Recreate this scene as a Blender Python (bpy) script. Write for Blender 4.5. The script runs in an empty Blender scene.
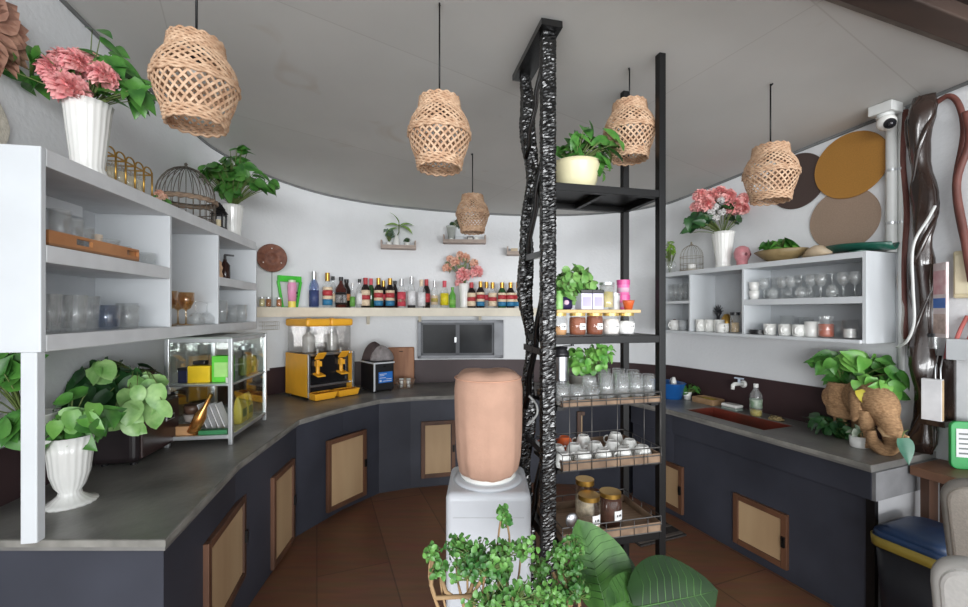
import bpy, math, random
from mathutils import Vector, Matrix
PI = math.pi
sc = bpy.context.scene
col = sc.collection

# ------------------------------------------------------------------ camera, light, exposure
FLOOR_Y = -1.5
F = 430.0            # focal length in pixels of a 968 x 607 frame
HZ = 312.0           # row of the horizon
EYE = 1.55
cam_d = bpy.data.cameras.new('camera')
cam_d.sensor_width = 36.0
cam_d.lens = 36.0 * F / 968.0
cam_d.shift_y = (HZ - 303.5) / 968.0
cam_d.clip_start = 0.05
cam = bpy.data.objects.new('camera', cam_d)
cam.location = (0, 0, EYE)
cam.rotation_euler = (PI / 2, 0, 0)
col.objects.link(cam)
sc.camera = cam

w = bpy.data.worlds.new('overcast_sky')
sc.world = w
w.use_nodes = True
bg = w.node_tree.nodes['Background']
bg.inputs['Color'].default_value = (0.93, 0.97, 1.0, 1)
bg.inputs['Strength'].default_value = 1.0

def area(name, loc, target, sx, sy, power, color):
    d = bpy.data.lights.new(name, 'AREA')
    d.shape = 'RECTANGLE'; d.size = sx; d.size_y = sy; d.energy = power; d.color = color
    o = bpy.data.objects.new(name, d); col.objects.link(o)
    o.location = loc
    o.rotation_euler = (Vector(target) - Vector(loc)).to_track_quat('-Z', 'Y').to_euler()
    return o
area('terrace_daylight', (13.0, -30.0, 1.0), (0.0, 4.2, 1.6), 22.0, 5.0, 3900, (0.97, 0.985, 1.0))
area('right_wall_fill', (-10.0, -30.0, 2.0), (0.0, 4.2, 1.6), 16.0, 5.0, 2200, (0.97, 0.985, 1.0))  # added fill light that brightens the right wall

vs = sc.view_settings
vs.view_transform = 'Standard'; vs.look = 'None'; vs.gamma = 1.0; vs.use_curve_mapping = False
vs.exposure = 0.98

# ------------------------------------------------------------------ helpers
def at(px, py, Y):
    return Vector(((px - 484.0) / F * Y, Y, EYE - (py - HZ) / F * Y))
def on(px, py, Z):
    Y = F * (EYE - Z) / (py - HZ)
    return Vector(((px - 484.0) / F * Y, Y, Z))
def lin(c):
    r = []
    for v in c[:3]:
        v = v / 255.0
        r.append(v / 12.92 if v <= 0.04045 else ((v + 0.055) / 1.055) ** 2.4)
    return (r[0], r[1], r[2], 1.0)

_m = {}
def mat(name, c, rough=0.6, metal=0.0, var=0.12, scale=8.0, bump=0.0, bscale=None, spec=0.5, c2=None, stretch=None, emit=0.0, trans=0.0, coat=0.0):
    if name in _m: return _m[name]
    m = bpy.data.materials.new(name); m.use_nodes = True
    nt = m.node_tree; b = nt.nodes['Principled BSDF']
    b.inputs['Roughness'].default_value = rough
    b.inputs['Metallic'].default_value = metal
    b.inputs['Specular IOR Level'].default_value = spec
    b.inputs['Coat Weight'].default_value = coat
    b.inputs['Transmission Weight'].default_value = trans
    tc = nt.nodes.new('ShaderNodeTexCoord'); mp = nt.nodes.new('ShaderNodeMapping')
    nt.links.new(tc.outputs['Object'], mp.inputs['Vector'])
    if stretch: mp.inputs['Scale'].default_value = stretch
    n = nt.nodes.new('ShaderNodeTexNoise'); n.inputs['Scale'].default_value = scale; n.inputs['Detail'].default_value = 4
    nt.links.new(mp.outputs['Vector'], n.inputs['Vector'])
    r = nt.nodes.new('ShaderNodeValToRGB')
    L = lin(c)
    if c2: A, B = L, lin(c2)
    else:
        A = tuple(x * (1 - var) for x in L[:3]) + (1,); B = tuple(min(1, x * (1 + var)) for x in L[:3]) + (1,)
    r.color_ramp.elements[0].color = A; r.color_ramp.elements[0].position = 0.35
    r.color_ramp.elements[1].color = B; r.color_ramp.elements[1].position = 0.65
    nt.links.new(n.outputs['Fac'], r.inputs['Fac']); nt.links.new(r.outputs['Color'], b.inputs['Base Color'])
    if bump:
        n2 = nt.nodes.new('ShaderNodeTexNoise'); n2.inputs['Scale'].default_value = bscale or scale * 3; n2.inputs['Detail'].default_value = 3
        nt.links.new(mp.outputs['Vector'], n2.inputs['Vector'])
        bp = nt.nodes.new('ShaderNodeBump'); bp.inputs['Strength'].default_value = bump; bp.inputs['Distance'].default_value = 0.01
        nt.links.new(n2.outputs['Fac'], bp.inputs['Height']); nt.links.new(bp.outputs['Normal'], b.inputs['Normal'])
    if emit:
        b.inputs['Emission Color'].default_value = L; b.inputs['Emission Strength'].default_value = emit
    _m[name] = m
    return m

def glass(name, tint=(1, 1, 1), refl=0.95, base=0.03, edge=0.30, rough=0.03, milky=0.0, mcol=(0.9, 0.93, 0.93, 1)):
    """thin-walled glass: clear face-on, mirror-like and a little darker at the grazing edges"""
    if name in _m: return _m[name]
    m = bpy.data.materials.new(name); m.use_nodes = True
    nt = m.node_tree; nt.nodes.clear()
    out = nt.nodes.new('ShaderNodeOutputMaterial')
    lw = nt.nodes.new('ShaderNodeLayerWeight'); lw.inputs['Blend'].default_value = 0.35
    mr = nt.nodes.new('ShaderNodeMapRange'); mr.inputs['To Min'].default_value = base; mr.inputs['To Max'].default_value = edge
    nt.links.new(lw.outputs['Facing'], mr.inputs['Value'])
    t = nt.nodes.new('ShaderNodeBsdfTransparent'); t.inputs['Color'].default_value = (*tint, 1)
    g = nt.nodes.new('ShaderNodeBsdfGlossy'); g.inputs['Color'].default_value = (refl, refl, refl, 1); g.inputs['Roughness'].default_value = rough
    mx = nt.nodes.new('ShaderNodeMixShader')
    nt.links.new(mr.outputs['Result'], mx.inputs['Fac']); nt.links.new(t.outputs[0], mx.inputs[1]); nt.links.new(g.outputs[0], mx.inputs[2])
    last = mx
    if milky:   # a little pale diffuse haze mixed into the glass to brighten it
        df = nt.nodes.new('ShaderNodeBsdfDiffuse'); df.inputs['Color'].default_value = mcol
        m2 = nt.nodes.new('ShaderNodeMixShader'); m2.inputs['Fac'].default_value = milky
        nt.links.new(mx.outputs[0], m2.inputs[1]); nt.links.new(df.outputs[0], m2.inputs[2]); last = m2
    nt.links.new(last.outputs[0], out.inputs['Surface'])
    _m[name] = m
    return m

class MB:
    def __init__(s): s.v = []; s.f = []; s.s = []; s.M = Matrix.Identity(4)
    def add(s, vs, fs, smooth=True):
        o = len(s.v); M = s.M
        s.v += [tuple(M @ Vector(p)) for p in vs]
        s.f += [tuple(i + o for i in f) for f in fs]; s.s += [smooth] * len(fs)
        return s
    def box(s, x0, x1, y0, y1, z0, z1):
        return s.add([(x0,y0,z0),(x1,y0,z0),(x1,y1,z0),(x0,y1,z0),(x0,y0,z1),(x1,y0,z1),(x1,y1,z1),(x0,y1,z1)],
              [(3,2,1,0),(4,5,6,7),(0,1,5,4),(1,2,6,5),(2,3,7,6),(3,0,4,7)], False)
    def bar(s, a, b, wd, ht, up=(0, 0, 1)):
        """a box beam from a to b, wd across and ht along up"""
        a = Vector(a); b = Vector(b); d = (b - a).normalized(); up = Vector(up)
        if abs(d.dot(up)) > 0.98: up = Vector((0, 1, 0))
        x = d.cross(up).normalized() * wd / 2; u = x.cross(d).normalized() * ht / 2
        vs = [a-x-u, a+x-u, a+x+u, a-x+u, b-x-u, b+x-u, b+x+u, b-x+u]
        return s.add(vs, [(0,1,2,3),(7,6,5,4),(0,4,5,1),(1,5,6,2),(2,6,7,3),(3,7,4,0)], False)
    def tube(s, pts, r, n=8, closed=False, smooth=True, flat=1.0):
        pts = [Vector(p) for p in pts]; m = len(pts)
        rs = list(r) if isinstance(r, (list, tuple)) else [r] * m
        vs = []; prev = None
        for i, p in enumerate(pts):
            if closed: d = pts[(i + 1) % m] - pts[i - 1]
            else: d = pts[min(i + 1, m - 1)] - pts[max(i - 1, 0)]
            d = d.normalized() if d.length > 1e-9 else Vector((0, 0, 1))
            if prev is None:
                u = Vector((0, 0, 1)) if abs(d.z) < 0.9 else Vector((1, 0, 0))
                x = d.cross(u).normalized()
            else:
                x = (prev - d * prev.dot(d)); x = x.normalized() if x.length > 1e-6 else d.orthogonal().normalized()
            prev = x; y = d.cross(x)
            for k in range(n):
                a = 2 * PI * k / n
                vs.append(p + x * math.cos(a) * rs[i] + y * math.sin(a) * rs[i] * flat)
        fs = []
        for i in range(m if closed else m - 1):
            j = (i + 1) % m
            for k in range(n):
                l = (k + 1) % n
                fs.append((i*n+k, i*n+l, j*n+l, j*n+k))
        if not closed: fs += [tuple(range(n))[::-1], tuple((m-1)*n+k for k in range(n))]
        return s.add(vs, fs, smooth)
    def lathe(s, prof, n=24, c=(0, 0, 0), smooth=True, flute=0.0, nf=0, sx=1.0, sy=1.0):
        vs = []; fs = []; m = len(prof)
        for (r, z) in prof:
            for k in range(n):
                a = 2 * PI * k / n
                rr = r * (1 + (flute * math.cos(nf * a) if flute else 0))
                vs.append((c[0] + rr * math.cos(a) * sx, c[1] + rr * math.sin(a) * sy, c[2] + z))
        for i in range(m - 1):
            for k in range(n):
                l = (k + 1) % n
                fs.append((i*n+k, i*n+l, (i+1)*n+l, (i+1)*n+k))
        if prof[0][0] > 1e-4: fs.append(tuple(range(n))[::-1])
        return s.add(vs, fs, smooth)
    def cyl(s, c, r, h, n=20, r2=None):
        r2 = r if r2 is None else r2
        o = [(c[0]+q*math.cos(2*PI*k/n), c[1]+q*math.sin(2*PI*k/n), c[2]+z) for q, z in ((r, 0), (r2, h)) for k in range(n)]
        s.add(o, [(k, (k+1) % n, n+(k+1) % n, n+k) for k in range(n)], True)
        return s.add(o, [tuple(range(n))[::-1], tuple(range(n, 2*n))], False)
    def sphere(s, c, rx, ry=None, rz=None, n=14, m=8):
        ry = rx if ry is None else ry; rz = rx if rz is None else rz
        vs = [(c[0], c[1], c[2]-rz)]
        for i in range(1, m):
            t = PI * i / m - PI / 2
            for k in range(n):
                a = 2*PI*k/n
                vs.append((c[0]+rx*math.cos(t)*math.cos(a), c[1]+ry*math.cos(t)*math.sin(a), c[2]+rz*math.sin(t)))
        vs.append((c[0], c[1], c[2]+rz)); T = len(vs)-1
        fs = [(0, 1+(k+1) % n, 1+k) for k in range(n)]
        for i in range(m-2):
            for k in range(n):
                l = (k+1) % n
                fs.append((1+i*n+k, 1+i*n+l, 1+(i+1)*n+l, 1+(i+1)*n+k))
        fs += [(1+(m-2)*n+k, 1+(m-2)*n+(k+1) % n, T) for k in range(n)]
        return s.add(vs, fs)
    def prism(s, poly, z0, z1, smooth=False):
        n = len(poly)
        zz0 = z0 if callable(z0) else (lambda x, y: z0); zz1 = z1 if callable(z1) else (lambda x, y: z1)
        vs = [(x, y, zz0(x, y)) for x, y in poly] + [(x, y, zz1(x, y)) for x, y in poly]
        a = sum(poly[i][0]*poly[(i+1) % n][1]-poly[(i+1) % n][0]*poly[i][1] for i in range(n))
        fs = [tuple(range(n)), tuple(range(n, 2*n))[::-1]] + [(i, n+i, n+(i+1) % n, (i+1) % n) for i in range(n)]
        if a > 0: fs = [f[::-1] for f in fs]
        return s.add(vs, fs, smooth)
    def leaf(s, p, d, up, L, W, droop=0.3, fold=0.15, kind='heart', seg=6, wave=0.0):
        p = Vector(p); d = Vector(d).normalized(); up = Vector(up)
        x = d.cross(up)
        x = x.normalized() if x.length > 1e-5 else d.orthogonal().normalized()
        vs = []; pos = p.copy(); a = 0.0
        nrm = x.cross(d).normalized(); dd = d.copy()
        for i in range(seg + 1):
            t = i / seg
            if kind == 'heart': wd = W/2 * math.sin(PI * min(1, (0.10 + 0.90*t)) ** 0.62)
            elif kind == 'round': wd = W/2 * math.sin(PI * (0.06 + 0.94*t) ** 0.85) ** 0.7
            else: wd = W/2 * math.sin(PI * (0.04 + 0.96*t) ** 0.95)
            wd = max(wd, 0.0004)
            wv = wave * math.sin(t * 9 + W * 100) * wd
            vs += [pos - x*wd + nrm*(wd*fold*2 + wv), pos - x*wd*0.5 + nrm*wd*fold*0.8, pos, pos + x*wd*0.5 + nrm*wd*fold*0.8, pos + x*wd + nrm*(wd*fold*2 - wv)]
            dd = (dd - nrm * droop / seg).normalized(); nrm = x.cross(dd).normalized()
            pos = pos + dd * L / seg
        fs = []
        for i in range(seg):
            for k in range(4): fs.append((i*5+k, i*5+k+1, (i+1)*5+k+1, (i+1)*5+k))
        return s.add(vs, fs)

def link(name, data=None, loc=(0, 0, 0), rz=0.0, parent=None):
    o = bpy.data.objects.new(name, data); col.objects.link(o)
    o.location = loc; o.rotation_euler = (0, 0, rz)
    if parent is not None: o.parent = parent
    return o
def obj(name, mb, m, parent=None, bevel=0.0, seg=2, loc=(0, 0, 0), rz=0.0, sub=0, sol=0.0):
    me = bpy.data.meshes.new(name)
    me.from_pydata(mb.v, [], mb.f); me.update()
    me.polygons.foreach_set('use_smooth', mb.s)
    me.materials.append(m)
    o = link(name, me, loc, rz, parent)
    if sol:
        q = o.modifiers.new('thickness', 'SOLIDIFY'); q.thickness = sol; q.offset = 0
    if bevel:
        q = o.modifiers.new('edges', 'BEVEL'); q.width = bevel; q.segments = seg; q.limit_method = 'ANGLE'; q.angle_limit = 0.7
        q.harden_normals = False
    if sub:
        q = o.modifiers.new('smooth', 'SUBSURF'); q.levels = sub; q.render_levels = sub
    return o
def tag(o, label, cat, group=None):
    o['label'] = label; o['category'] = cat
    if group: o['group'] = group
    return o
def thing(name, label, cat, loc=(0, 0, 0), rz=0.0, group=None):
    return tag(link(name, None, loc, rz), label, cat, group)
def local(root, mb):
    """bring a mesh laid out in world coordinates into the root's own frame"""
    if root.get('category') in ('plant', 'vase'): clamp_wall(mb)
    M = (Matrix.Translation(root.location) @ Matrix.Rotation(root.rotation_euler.z, 4, 'Z')).inverted()
    mb.v = [tuple(M @ Vector(p)) for p in mb.v]
    return mb
def clamp_wall(mb, d=0.012):
    """keep a mesh laid out in world coordinates on the room's side of the wall"""
    import numpy as np
    if not mb.v: return mb
    V = np.array(mb.v); C = np.array(WC); A_ = C[:-1]; B_ = C[1:]; T = B_-A_; L = np.linalg.norm(T, axis=1); T = T/L[:, None]; Nn = np.stack([T[:, 1], -T[:, 0]], 1)
    best = np.full(len(V), 1e9); sd = np.zeros(len(V)); nn = np.zeros((len(V), 2))
    for a, t, n, l in zip(A_, T, Nn, L):
        r = V[:, :2]-a; u = np.clip(r@t, 0, l); q = r-u[:, None]*t; dd = np.linalg.norm(q, axis=1); m = dd < best
        best[m] = dd[m]; sd[m] = (r@n)[m]; nn[m] = n
    k = sd < d
    V[k, :2] += nn[k]*(d-sd[k])[:, None]
    mb.v = [tuple(p) for p in V]
    return mb
def struct(name, mb, m, **k):
    o = obj(name, mb, m, **k); o['kind'] = 'structure'; return o
def copy_tree(o, loc, rz=None, label=None):
    c = o.copy(); col.objects.link(c); c.location = loc
    if rz is not None: c.rotation_euler = (0, 0, rz)
    if label: c['label'] = label
    for ch in list(o.children):
        d = ch.copy(); col.objects.link(d); d.parent = c
        for g in list(ch.children):
            e = g.copy(); col.objects.link(e); e.parent = d
    return c

# ------------------------------------------------------------------ materials
M_wall = mat('white_plaster', (226, 228, 230), 0.85, var=0.035, scale=2.2, bump=0.25, bscale=40)
M_white = mat('white_paint', (208, 212, 215), 0.45, var=0.03, scale=5)
M_grayedge = mat('grey_white_paint', (216, 218, 220), 0.5, var=0.05, scale=9)
M_dark = mat('charcoal_paint', (56, 58, 67), 0.5, var=0.25, scale=1.6, bump=0.1, spec=0.3)
M_top = mat('worn_grey_cement', (100, 99, 97), 0.36, scale=3.2, c2=(138, 136, 132), bump=0.15, bscale=30)
M_edge = mat('pale_cement_edge', (128, 126, 120), 0.7, var=0.25, scale=10)
M_band = mat('dark_maroon_paint', (58, 40, 42), 0.5, var=0.15, scale=3)
M_black = mat('black_metal', (12, 12, 13), 0.42, var=0.2, scale=12, spec=0.35)
M_blackplastic = mat('black_plastic', (30, 30, 33), 0.35, var=0.1)
M_wicker = mat('natural_wicker', (176, 138, 108), 0.65, c2=(210, 178, 148), scale=30)
M_wickerdark = mat('brown_wicker', (150, 108, 72), 0.7, c2=(190, 146, 104), scale=22, bump=0.6, bscale=90)
M_ply = mat('plywood', (168, 138, 104), 0.55, c2=(186, 158, 122), scale=4, stretch=(1, 1, 0.15))
M_frame = mat('stained_wood', (74, 50, 37), 0.5, c2=(104, 70, 50), scale=6, stretch=(1, 1, 0.2))
M_wood = mat('oiled_wood', (134, 92, 58), 0.5, c2=(160, 114, 76), scale=7, stretch=(0.3, 1, 1))
M_pale = mat('pale_cream_wood', (222, 214, 196), 0.5, var=0.06, scale=6)
M_brownbeam = mat('dark_brown_timber', (58, 44, 38), 0.6, c2=(84, 66, 56), scale=4, stretch=(0.2, 1, 1))
M_glass = glass('clear_glass')
M_glass2 = glass('clear_glass_heavy', (0.99, 0.995, 0.995), 1.0, 0.05, 0.38, 0.06, 0.09)
M_amber = glass('amber_glass', (0.93, 0.76, 0.52), 0.9, 0.10, 0.5, 0.05, 0.04, (0.8, 0.5, 0.2, 1))
M_pane = glass('window_pane', (0.94, 0.975, 0.955), 0.9, 0.05, 0.4)
M_steel = mat('brushed_steel', (180, 182, 185), 0.3, 1.0, var=0.08)
M_alu = mat('aluminium', (205, 208, 210), 0.35, 0.8, var=0.05)
M_gold = mat('gold_metal', (190, 150, 74), 0.35, 0.9, var=0.15)
M_ceramic = mat('white_ceramic', (236, 236, 232), 0.18, var=0.02, coat=0.4)
M_cream = mat('cream_ceramic', (226, 218, 178), 0.3, var=0.05)
M_yellow = mat('yellow_plastic', (242, 176, 48), 0.35, var=0.05)
def green(name, c, c2, rough=0.38): return mat(name, c, rough, c2=c2, scale=14, spec=0.5)
G_mid = green('leaf_green', (46, 98, 38), (86, 142, 60))
G_dark = green('leaf_dark_green', (26, 62, 32), (54, 98, 50))
G_lite = green('leaf_light_green', (108, 158, 82), (160, 198, 128))
G_lime = green('leaf_lime', (96, 146, 40), (150, 190, 70))
G_deep = green('leaf_deep_green', (22, 54, 28), (40, 84, 40), 0.32)  # deep green of the broad leaves themselves
M_stem = mat('plant_stem', (96, 112, 60), 0.6)
M_twig = mat('woody_twig', (150, 122, 88), 0.8, var=0.25)
M_soil = mat('potting_soil', (46, 36, 30), 0.95, var=0.3, scale=40)
M_pink = mat('pink_petals', (230, 146, 150), 0.7, c2=(244, 188, 184), scale=25)
M_peach = mat('peach_petals', (226, 170, 146), 0.7, c2=(240, 204, 182), scale=25)

# ------------------------------------------------------------------ plan of the room
def zc(x, y): return 3.0645 - 0.05 * x - 0.1 * y
WP = [(-1.60, -0.50), (-1.70, 0.60), (-1.815, 1.36), (-1.955, 2.2), (-2.10, 3.05), (-2.10, 3.45), (-1.93, 3.87), (-1.62, 4.22), (-1.2, 4.43), (-0.7, 4.54), (-0.1, 4.59),
      (0.5, 4.57), (1.0, 4.47), (1.4, 4.30), (1.65, 4.1), (1.778, 3.928), (2.10, 3.11), (2.42, 2.30), (3.10, 0.57)]
def catmull(P, n=6):
    out = []
    for i in range(len(P) - 1):
        p0 = P[max(i-1, 0)]; p1 = P[i]; p2 = P[i+1]; p3 = P[min(i+2, len(P)-1)]
        for k in range(n):
            t = k / n
            out.append(tuple(0.5*((2*p1[j])+(-p0[j]+p2[j])*t+(2*p0[j]-5*p1[j]+4*p2[j]-p3[j])*t*t+(-p0[j]+3*p1[j]-3*p2[j]+p3[j])*t**3) for j in range(len(p1))))
    out.append(tuple(P[-1]))
    return out
WC = catmull(WP, 6)
def offset(C, d):
    out = []
    for i, p in enumerate(C):
        a = C[max(i-1, 0)]; b = C[min(i+1, len(C)-1)]
        dx, dy = b[0]-a[0], b[1]-a[1]; L = math.hypot(dx, dy)
        out.append((p[0] + dy/L*d, p[1] - dx/L*d))
    return out
def wall_hit(px, d):
    """point at distance d inside the wall that lies in the direction of column px, and the angle the wall faces"""
    C = offset(WC, d); k = (px - 484.0) / F
    for i in range(len(C)-1):
        a, b = C[i], C[i+1]
        fa = a[0]-k*a[1]; fb = b[0]-k*b[1]
        if fa <= 0 < fb or fb <= 0 < fa:
            t = fa/(fa-fb); x = a[0]+(b[0]-a[0])*t; y = a[1]+(b[1]-a[1])*t
            if y > 0.5: return x, y, math.atan2(-(b[0]-a[0]), (b[1]-a[1]))
    raise ValueError(px)
U = Vector((-0.3666, 0.9304)); N = Vector((-0.9304, -0.3666)); R0 = Vector((2.42, 2.30))
def RW(s, d, z=None):
    p = R0 + U*s + N*d
    return (p.x, p.y) if z is None else (p.x, p.y, z)
RWA = math.atan2(U.y, U.x)        # heading along the right wall, away from the camera
LU = Vector((-0.1677, 0.9858)); LN = Vector((-0.9858, -0.1677)); L0 = Vector((-1.43, 1.405))
def LS(s, d, z=None):
    p = L0 + LU*s + LN*d
    return (p.x, p.y) if z is None else (p.x, p.y, z)
LSA = math.atan2(LU.y, LU.x)
TOP = 0.805

# ------------------------------------------------------------------ structure
def wall_piece(name, i0, i1):
    C = WC[i0:i1+1]; O = offset(WC, -0.12)[i0:i1+1]; n = len(C); mb = MB()
    vs = []
    for (p, q) in zip(C, O):
        vs += [(p[0], p[1], 0), (p[0], p[1], zc(*p)+0.02), (q[0], q[1], zc(*p)+0.02), (q[0], q[1], 0)]
    fs = []; 
    for i in range(n-1):
        for k in range(4): fs.append((i*4+k, i*4+(k+1) % 4, (i+1)*4+(k+1) % 4, (i+1)*4+k))
    fs += [(3, 2, 1, 0), tuple((n-1)*4+k for k in range(4))]
    mb.add(vs, fs, True)
    o = struct(name, mb, M_wall)
    q = o.modifiers.new('split', 'EDGE_SPLIT'); q.split_angle = 0.6
    return o
NW = len(WC)
wall_piece('wall_left', 0, 36); wall_piece('wall_back', 36, 84); wall_piece('wall_right', 84, NW-1)
def strip(name, m, i0, i1, d0, d1, z0, z1):
    A = offset(WC, d0)[i0:i1+1]; B = offset(WC, d1)[i0:i1+1]; mb = MB(); n = len(A); vs = []; fs = []
    for p, q in zip(A, B):
        g0 = z0(*p) if callable(z0) else z0; g1 = z1(*p) if callable(z1) else z1
        vs += [(p[0], p[1], g0), (q[0], q[1], g0), (q[0], q[1], g1), (p[0], p[1], g1)]
    for i in range(n-1):
        for k in range(4): fs.append((i*4+k, (i+1)*4+k, (i+1)*4+(k+1) % 4, i*4+(k+1) % 4))
    fs += [(0, 1, 2, 3), tuple((n-1)*4+k for k in range(4))[::-1]]
    return mb.add(vs, fs, False)
struct('baseboard_left', strip('a', None, 8, 36, 0.0, 0.012, TOP, TOP+0.22), M_band)
struct('baseboard_back', strip('a', None, 36, 84, 0.0, 0.012, TOP, TOP+0.24), M_band)
struct('baseboard_right', strip('a', None, 84, 101, 0.0, 0.012, TOP, TOP+0.25), M_band)
M_joint = mat('grey_joint', (120, 122, 122), 0.8)
struct('trim_1', strip('a', None, 2, NW-2, 0.0, 0.014, lambda x, y: zc(x, y)-0.016, lambda x, y: zc(x, y)), M_joint)

def floor_mat():
    m = bpy.data.materials.new('brown_plank_floor'); m.use_nodes = True
    nt = m.node_tree; b = nt.nodes['Principled BSDF']; b.inputs['Roughness'].default_value = 0.42
    tc = nt.nodes.new('ShaderNodeTexCoord')
    mp = nt.nodes.new('ShaderNodeMapping'); mp.inputs['Rotation'].default_value = (0, 0, 1.2)
    nt.links.new(tc.outputs['Object'], mp.inputs['Vector'])
    br = nt.nodes.new('ShaderNodeTexBrick'); br.inputs['Scale'].default_value = 1.0
    br.inputs['Brick Width'].default_value = 1.8; br.inputs['Row Height'].default_value = 0.42; br.inputs['Mortar Size'].default_value = 0.004
    br.inputs['Color1'].default_value = lin((104, 68, 46)); br.inputs['Color2'].default_value = lin((118, 80, 56)); br.inputs['Mortar'].default_value = lin((84, 56, 40))
    nt.links.new(mp.outputs['Vector'], br.inputs['Vector'])
    mp2 = nt.nodes.new('ShaderNodeMapping'); mp2.inputs['Scale'].default_value = (2, 14, 1); mp2.inputs['Rotation'].default_value = (0, 0, 1.2)
    nt.links.new(tc.outputs['Object'], mp2.inputs['Vector'])
    n = nt.nodes.new('ShaderNodeTexNoise'); n.inputs['Scale'].default_value = 1.6; n.inputs['Detail'].default_value = 6
    nt.links.new(mp2.outputs['Vector'], n.inputs['Vector'])
    mx = nt.nodes.new('ShaderNodeMixRGB'); mx.blend_type = 'MULTIPLY'; mx.inputs['Fac'].default_value = 0.55
    nt.links.new(br.outputs['Color'], mx.inputs['Color1']); nt.links.new(n.outputs['Color'], mx.inputs['Color2'])
    hs = nt.nodes.new('ShaderNodeHueSaturation'); hs.inputs['Saturation'].default_value = 0.95; hs.inputs['Value'].default_value = 1.75
    nt.links.new(mx.outputs['Color'], hs.inputs['Color'])
    nt.links.new(hs.outputs['Color'], b.inputs['Base Color'])
    return m
struct('floor', MB().box(-4.5, 4.5, FLOOR_Y, 5.4, -0.1, 0), floor_mat())

def ceil_mat():
    m = bpy.data.materials.new('grey_white_ceiling_board'); m.use_nodes = True
    nt = m.node_tree; b = nt.nodes['Principled BSDF']; b.inputs['Roughness'].default_value = 0.8
    tc = nt.nodes.new('ShaderNodeTexCoord'); mp = nt.nodes.new('ShaderNodeMapping')
    mp.inputs['Rotation'].default_value = (0, 0, -0.5); mp.inputs['Location'].default_value = (0.35, 0.3, 0)
    nt.links.new(tc.outputs['Object'], mp.inputs['Vector'])
    br = nt.nodes.new('ShaderNodeTexBrick'); br.inputs['Scale'].default_value = 1; br.offset = 0.0
    br.inputs['Brick Width'].default_value = 2.4; br.inputs['Row Height'].default_value = 1.2; br.inputs['Mortar Size'].default_value = 0.005; br.inputs['Mortar Smooth'].default_value = 1.0
    br.inputs['Color1'].default_value = lin((206, 205, 201)); br.inputs['Color2'].default_value = lin((210, 209, 205)); br.inputs['Mortar'].default_value = lin((192, 190, 185))
    nt.links.new(mp.outputs['Vector'], br.inputs['Vector'])
    n = nt.nodes.new('ShaderNodeTexNoise'); n.inputs['Scale'].default_value = 1.4; n.inputs['Detail'].default_value = 5
    nt.links.new(tc.outputs['Object'], n.inputs['Vector'])
    r = nt.nodes.new('ShaderNodeValToRGB'); r.color_ramp.elements[0].position = 0.3; r.color_ramp.elements[0].color = (0.88, 0.88, 0.88, 1); r.color_ramp.elements[1].position = 0.7
    nt.links.new(n.outputs['Fac'], r.inputs['Fac'])
    n2 = nt.nodes.new('ShaderNodeTexNoise'); n2.inputs['Scale'].default_value = 2.6; n2.inputs['Detail'].default_value = 2; n2.inputs['Distortion'].default_value = 1.2
    nt.links.new(tc.outputs['Object'], n2.inputs['Vector'])
    r2 = nt.nodes.new('ShaderNodeValToRGB'); r2.color_ramp.elements[0].position = 0.68; r2.color_ramp.elements[0].color = (1, 1, 1, 1); r2.color_ramp.elements[1].position = 0.78; r2.color_ramp.elements[1].color = (0.90, 0.85, 0.80, 1)
    nt.links.new(n2.outputs['Fac'], r2.inputs['Fac'])
    a = nt.nodes.new('ShaderNodeMixRGB'); a.blend_type = 'MULTIPLY'; a.inputs['Fac'].default_value = 1
    c = nt.nodes.new('ShaderNodeMixRGB'); c.blend_type = 'MULTIPLY'; c.inputs['Fac'].default_value = 0.8
    nt.links.new(br.outputs['Color'], a.inputs['Color1']); nt.links.new(r.outputs['Color'], a.inputs['Color2'])
    nt.links.new(a.outputs['Color'], c.inputs['Color1']); nt.links.new(r2.outputs['Color'], c.inputs['Color2'])
    nt.links.new(c.outputs['Color'], b.inputs['Base Color'])
    return m
def edge_y(x): return 1.735 + 0.28 * (x - 1.41)
struct('ceiling', MB().prism([(-3.2, edge_y(-3.2)), (3.6, edge_y(3.6)), (3.6, 5.3), (-3.2, 5.3)], zc, lambda x, y: zc(x, y)+0.08), ceil_mat())
# timber beam along the open edge of the ceiling, and the dark terrace roof beyond it
def beam(y_off, wd, drop, name, m):
    mb = MB(); P = [(-3.2, edge_y(-3.2)-y_off), (3.6, edge_y(3.6)-y_off), (3.6, edge_y(3.6)-y_off-wd), (-3.2, edge_y(-3.2)-y_off-wd)]
    mb.prism(P, lambda x, y: zc(x, edge_y(x))-drop, lambda x, y: zc(x, edge_y(x))+0.08)
    return struct(name, mb, m, bevel=0.006)
beam(0.0, 0.05, 0.03, 'trim_2', mat('weathered_grey_timber', (104, 96, 90), 0.8, c2=(134, 126, 118), scale=6))
beam(0.05, 0.11, 0.06, 'trim_3', M_brownbeam)
struct('ceiling_terrace', MB().prism([(-3.2, edge_y(-3.2)-0.16), (3.6, edge_y(3.6)-0.16), (3.6, -0.6), (-3.2, -0.6)], lambda x, y: zc(x, edge_y(x))+0.0, lambda x, y: zc(x, edge_y(x))+0.06), mat('dark_timber_roof', (52, 40, 34), 0.7))

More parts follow.
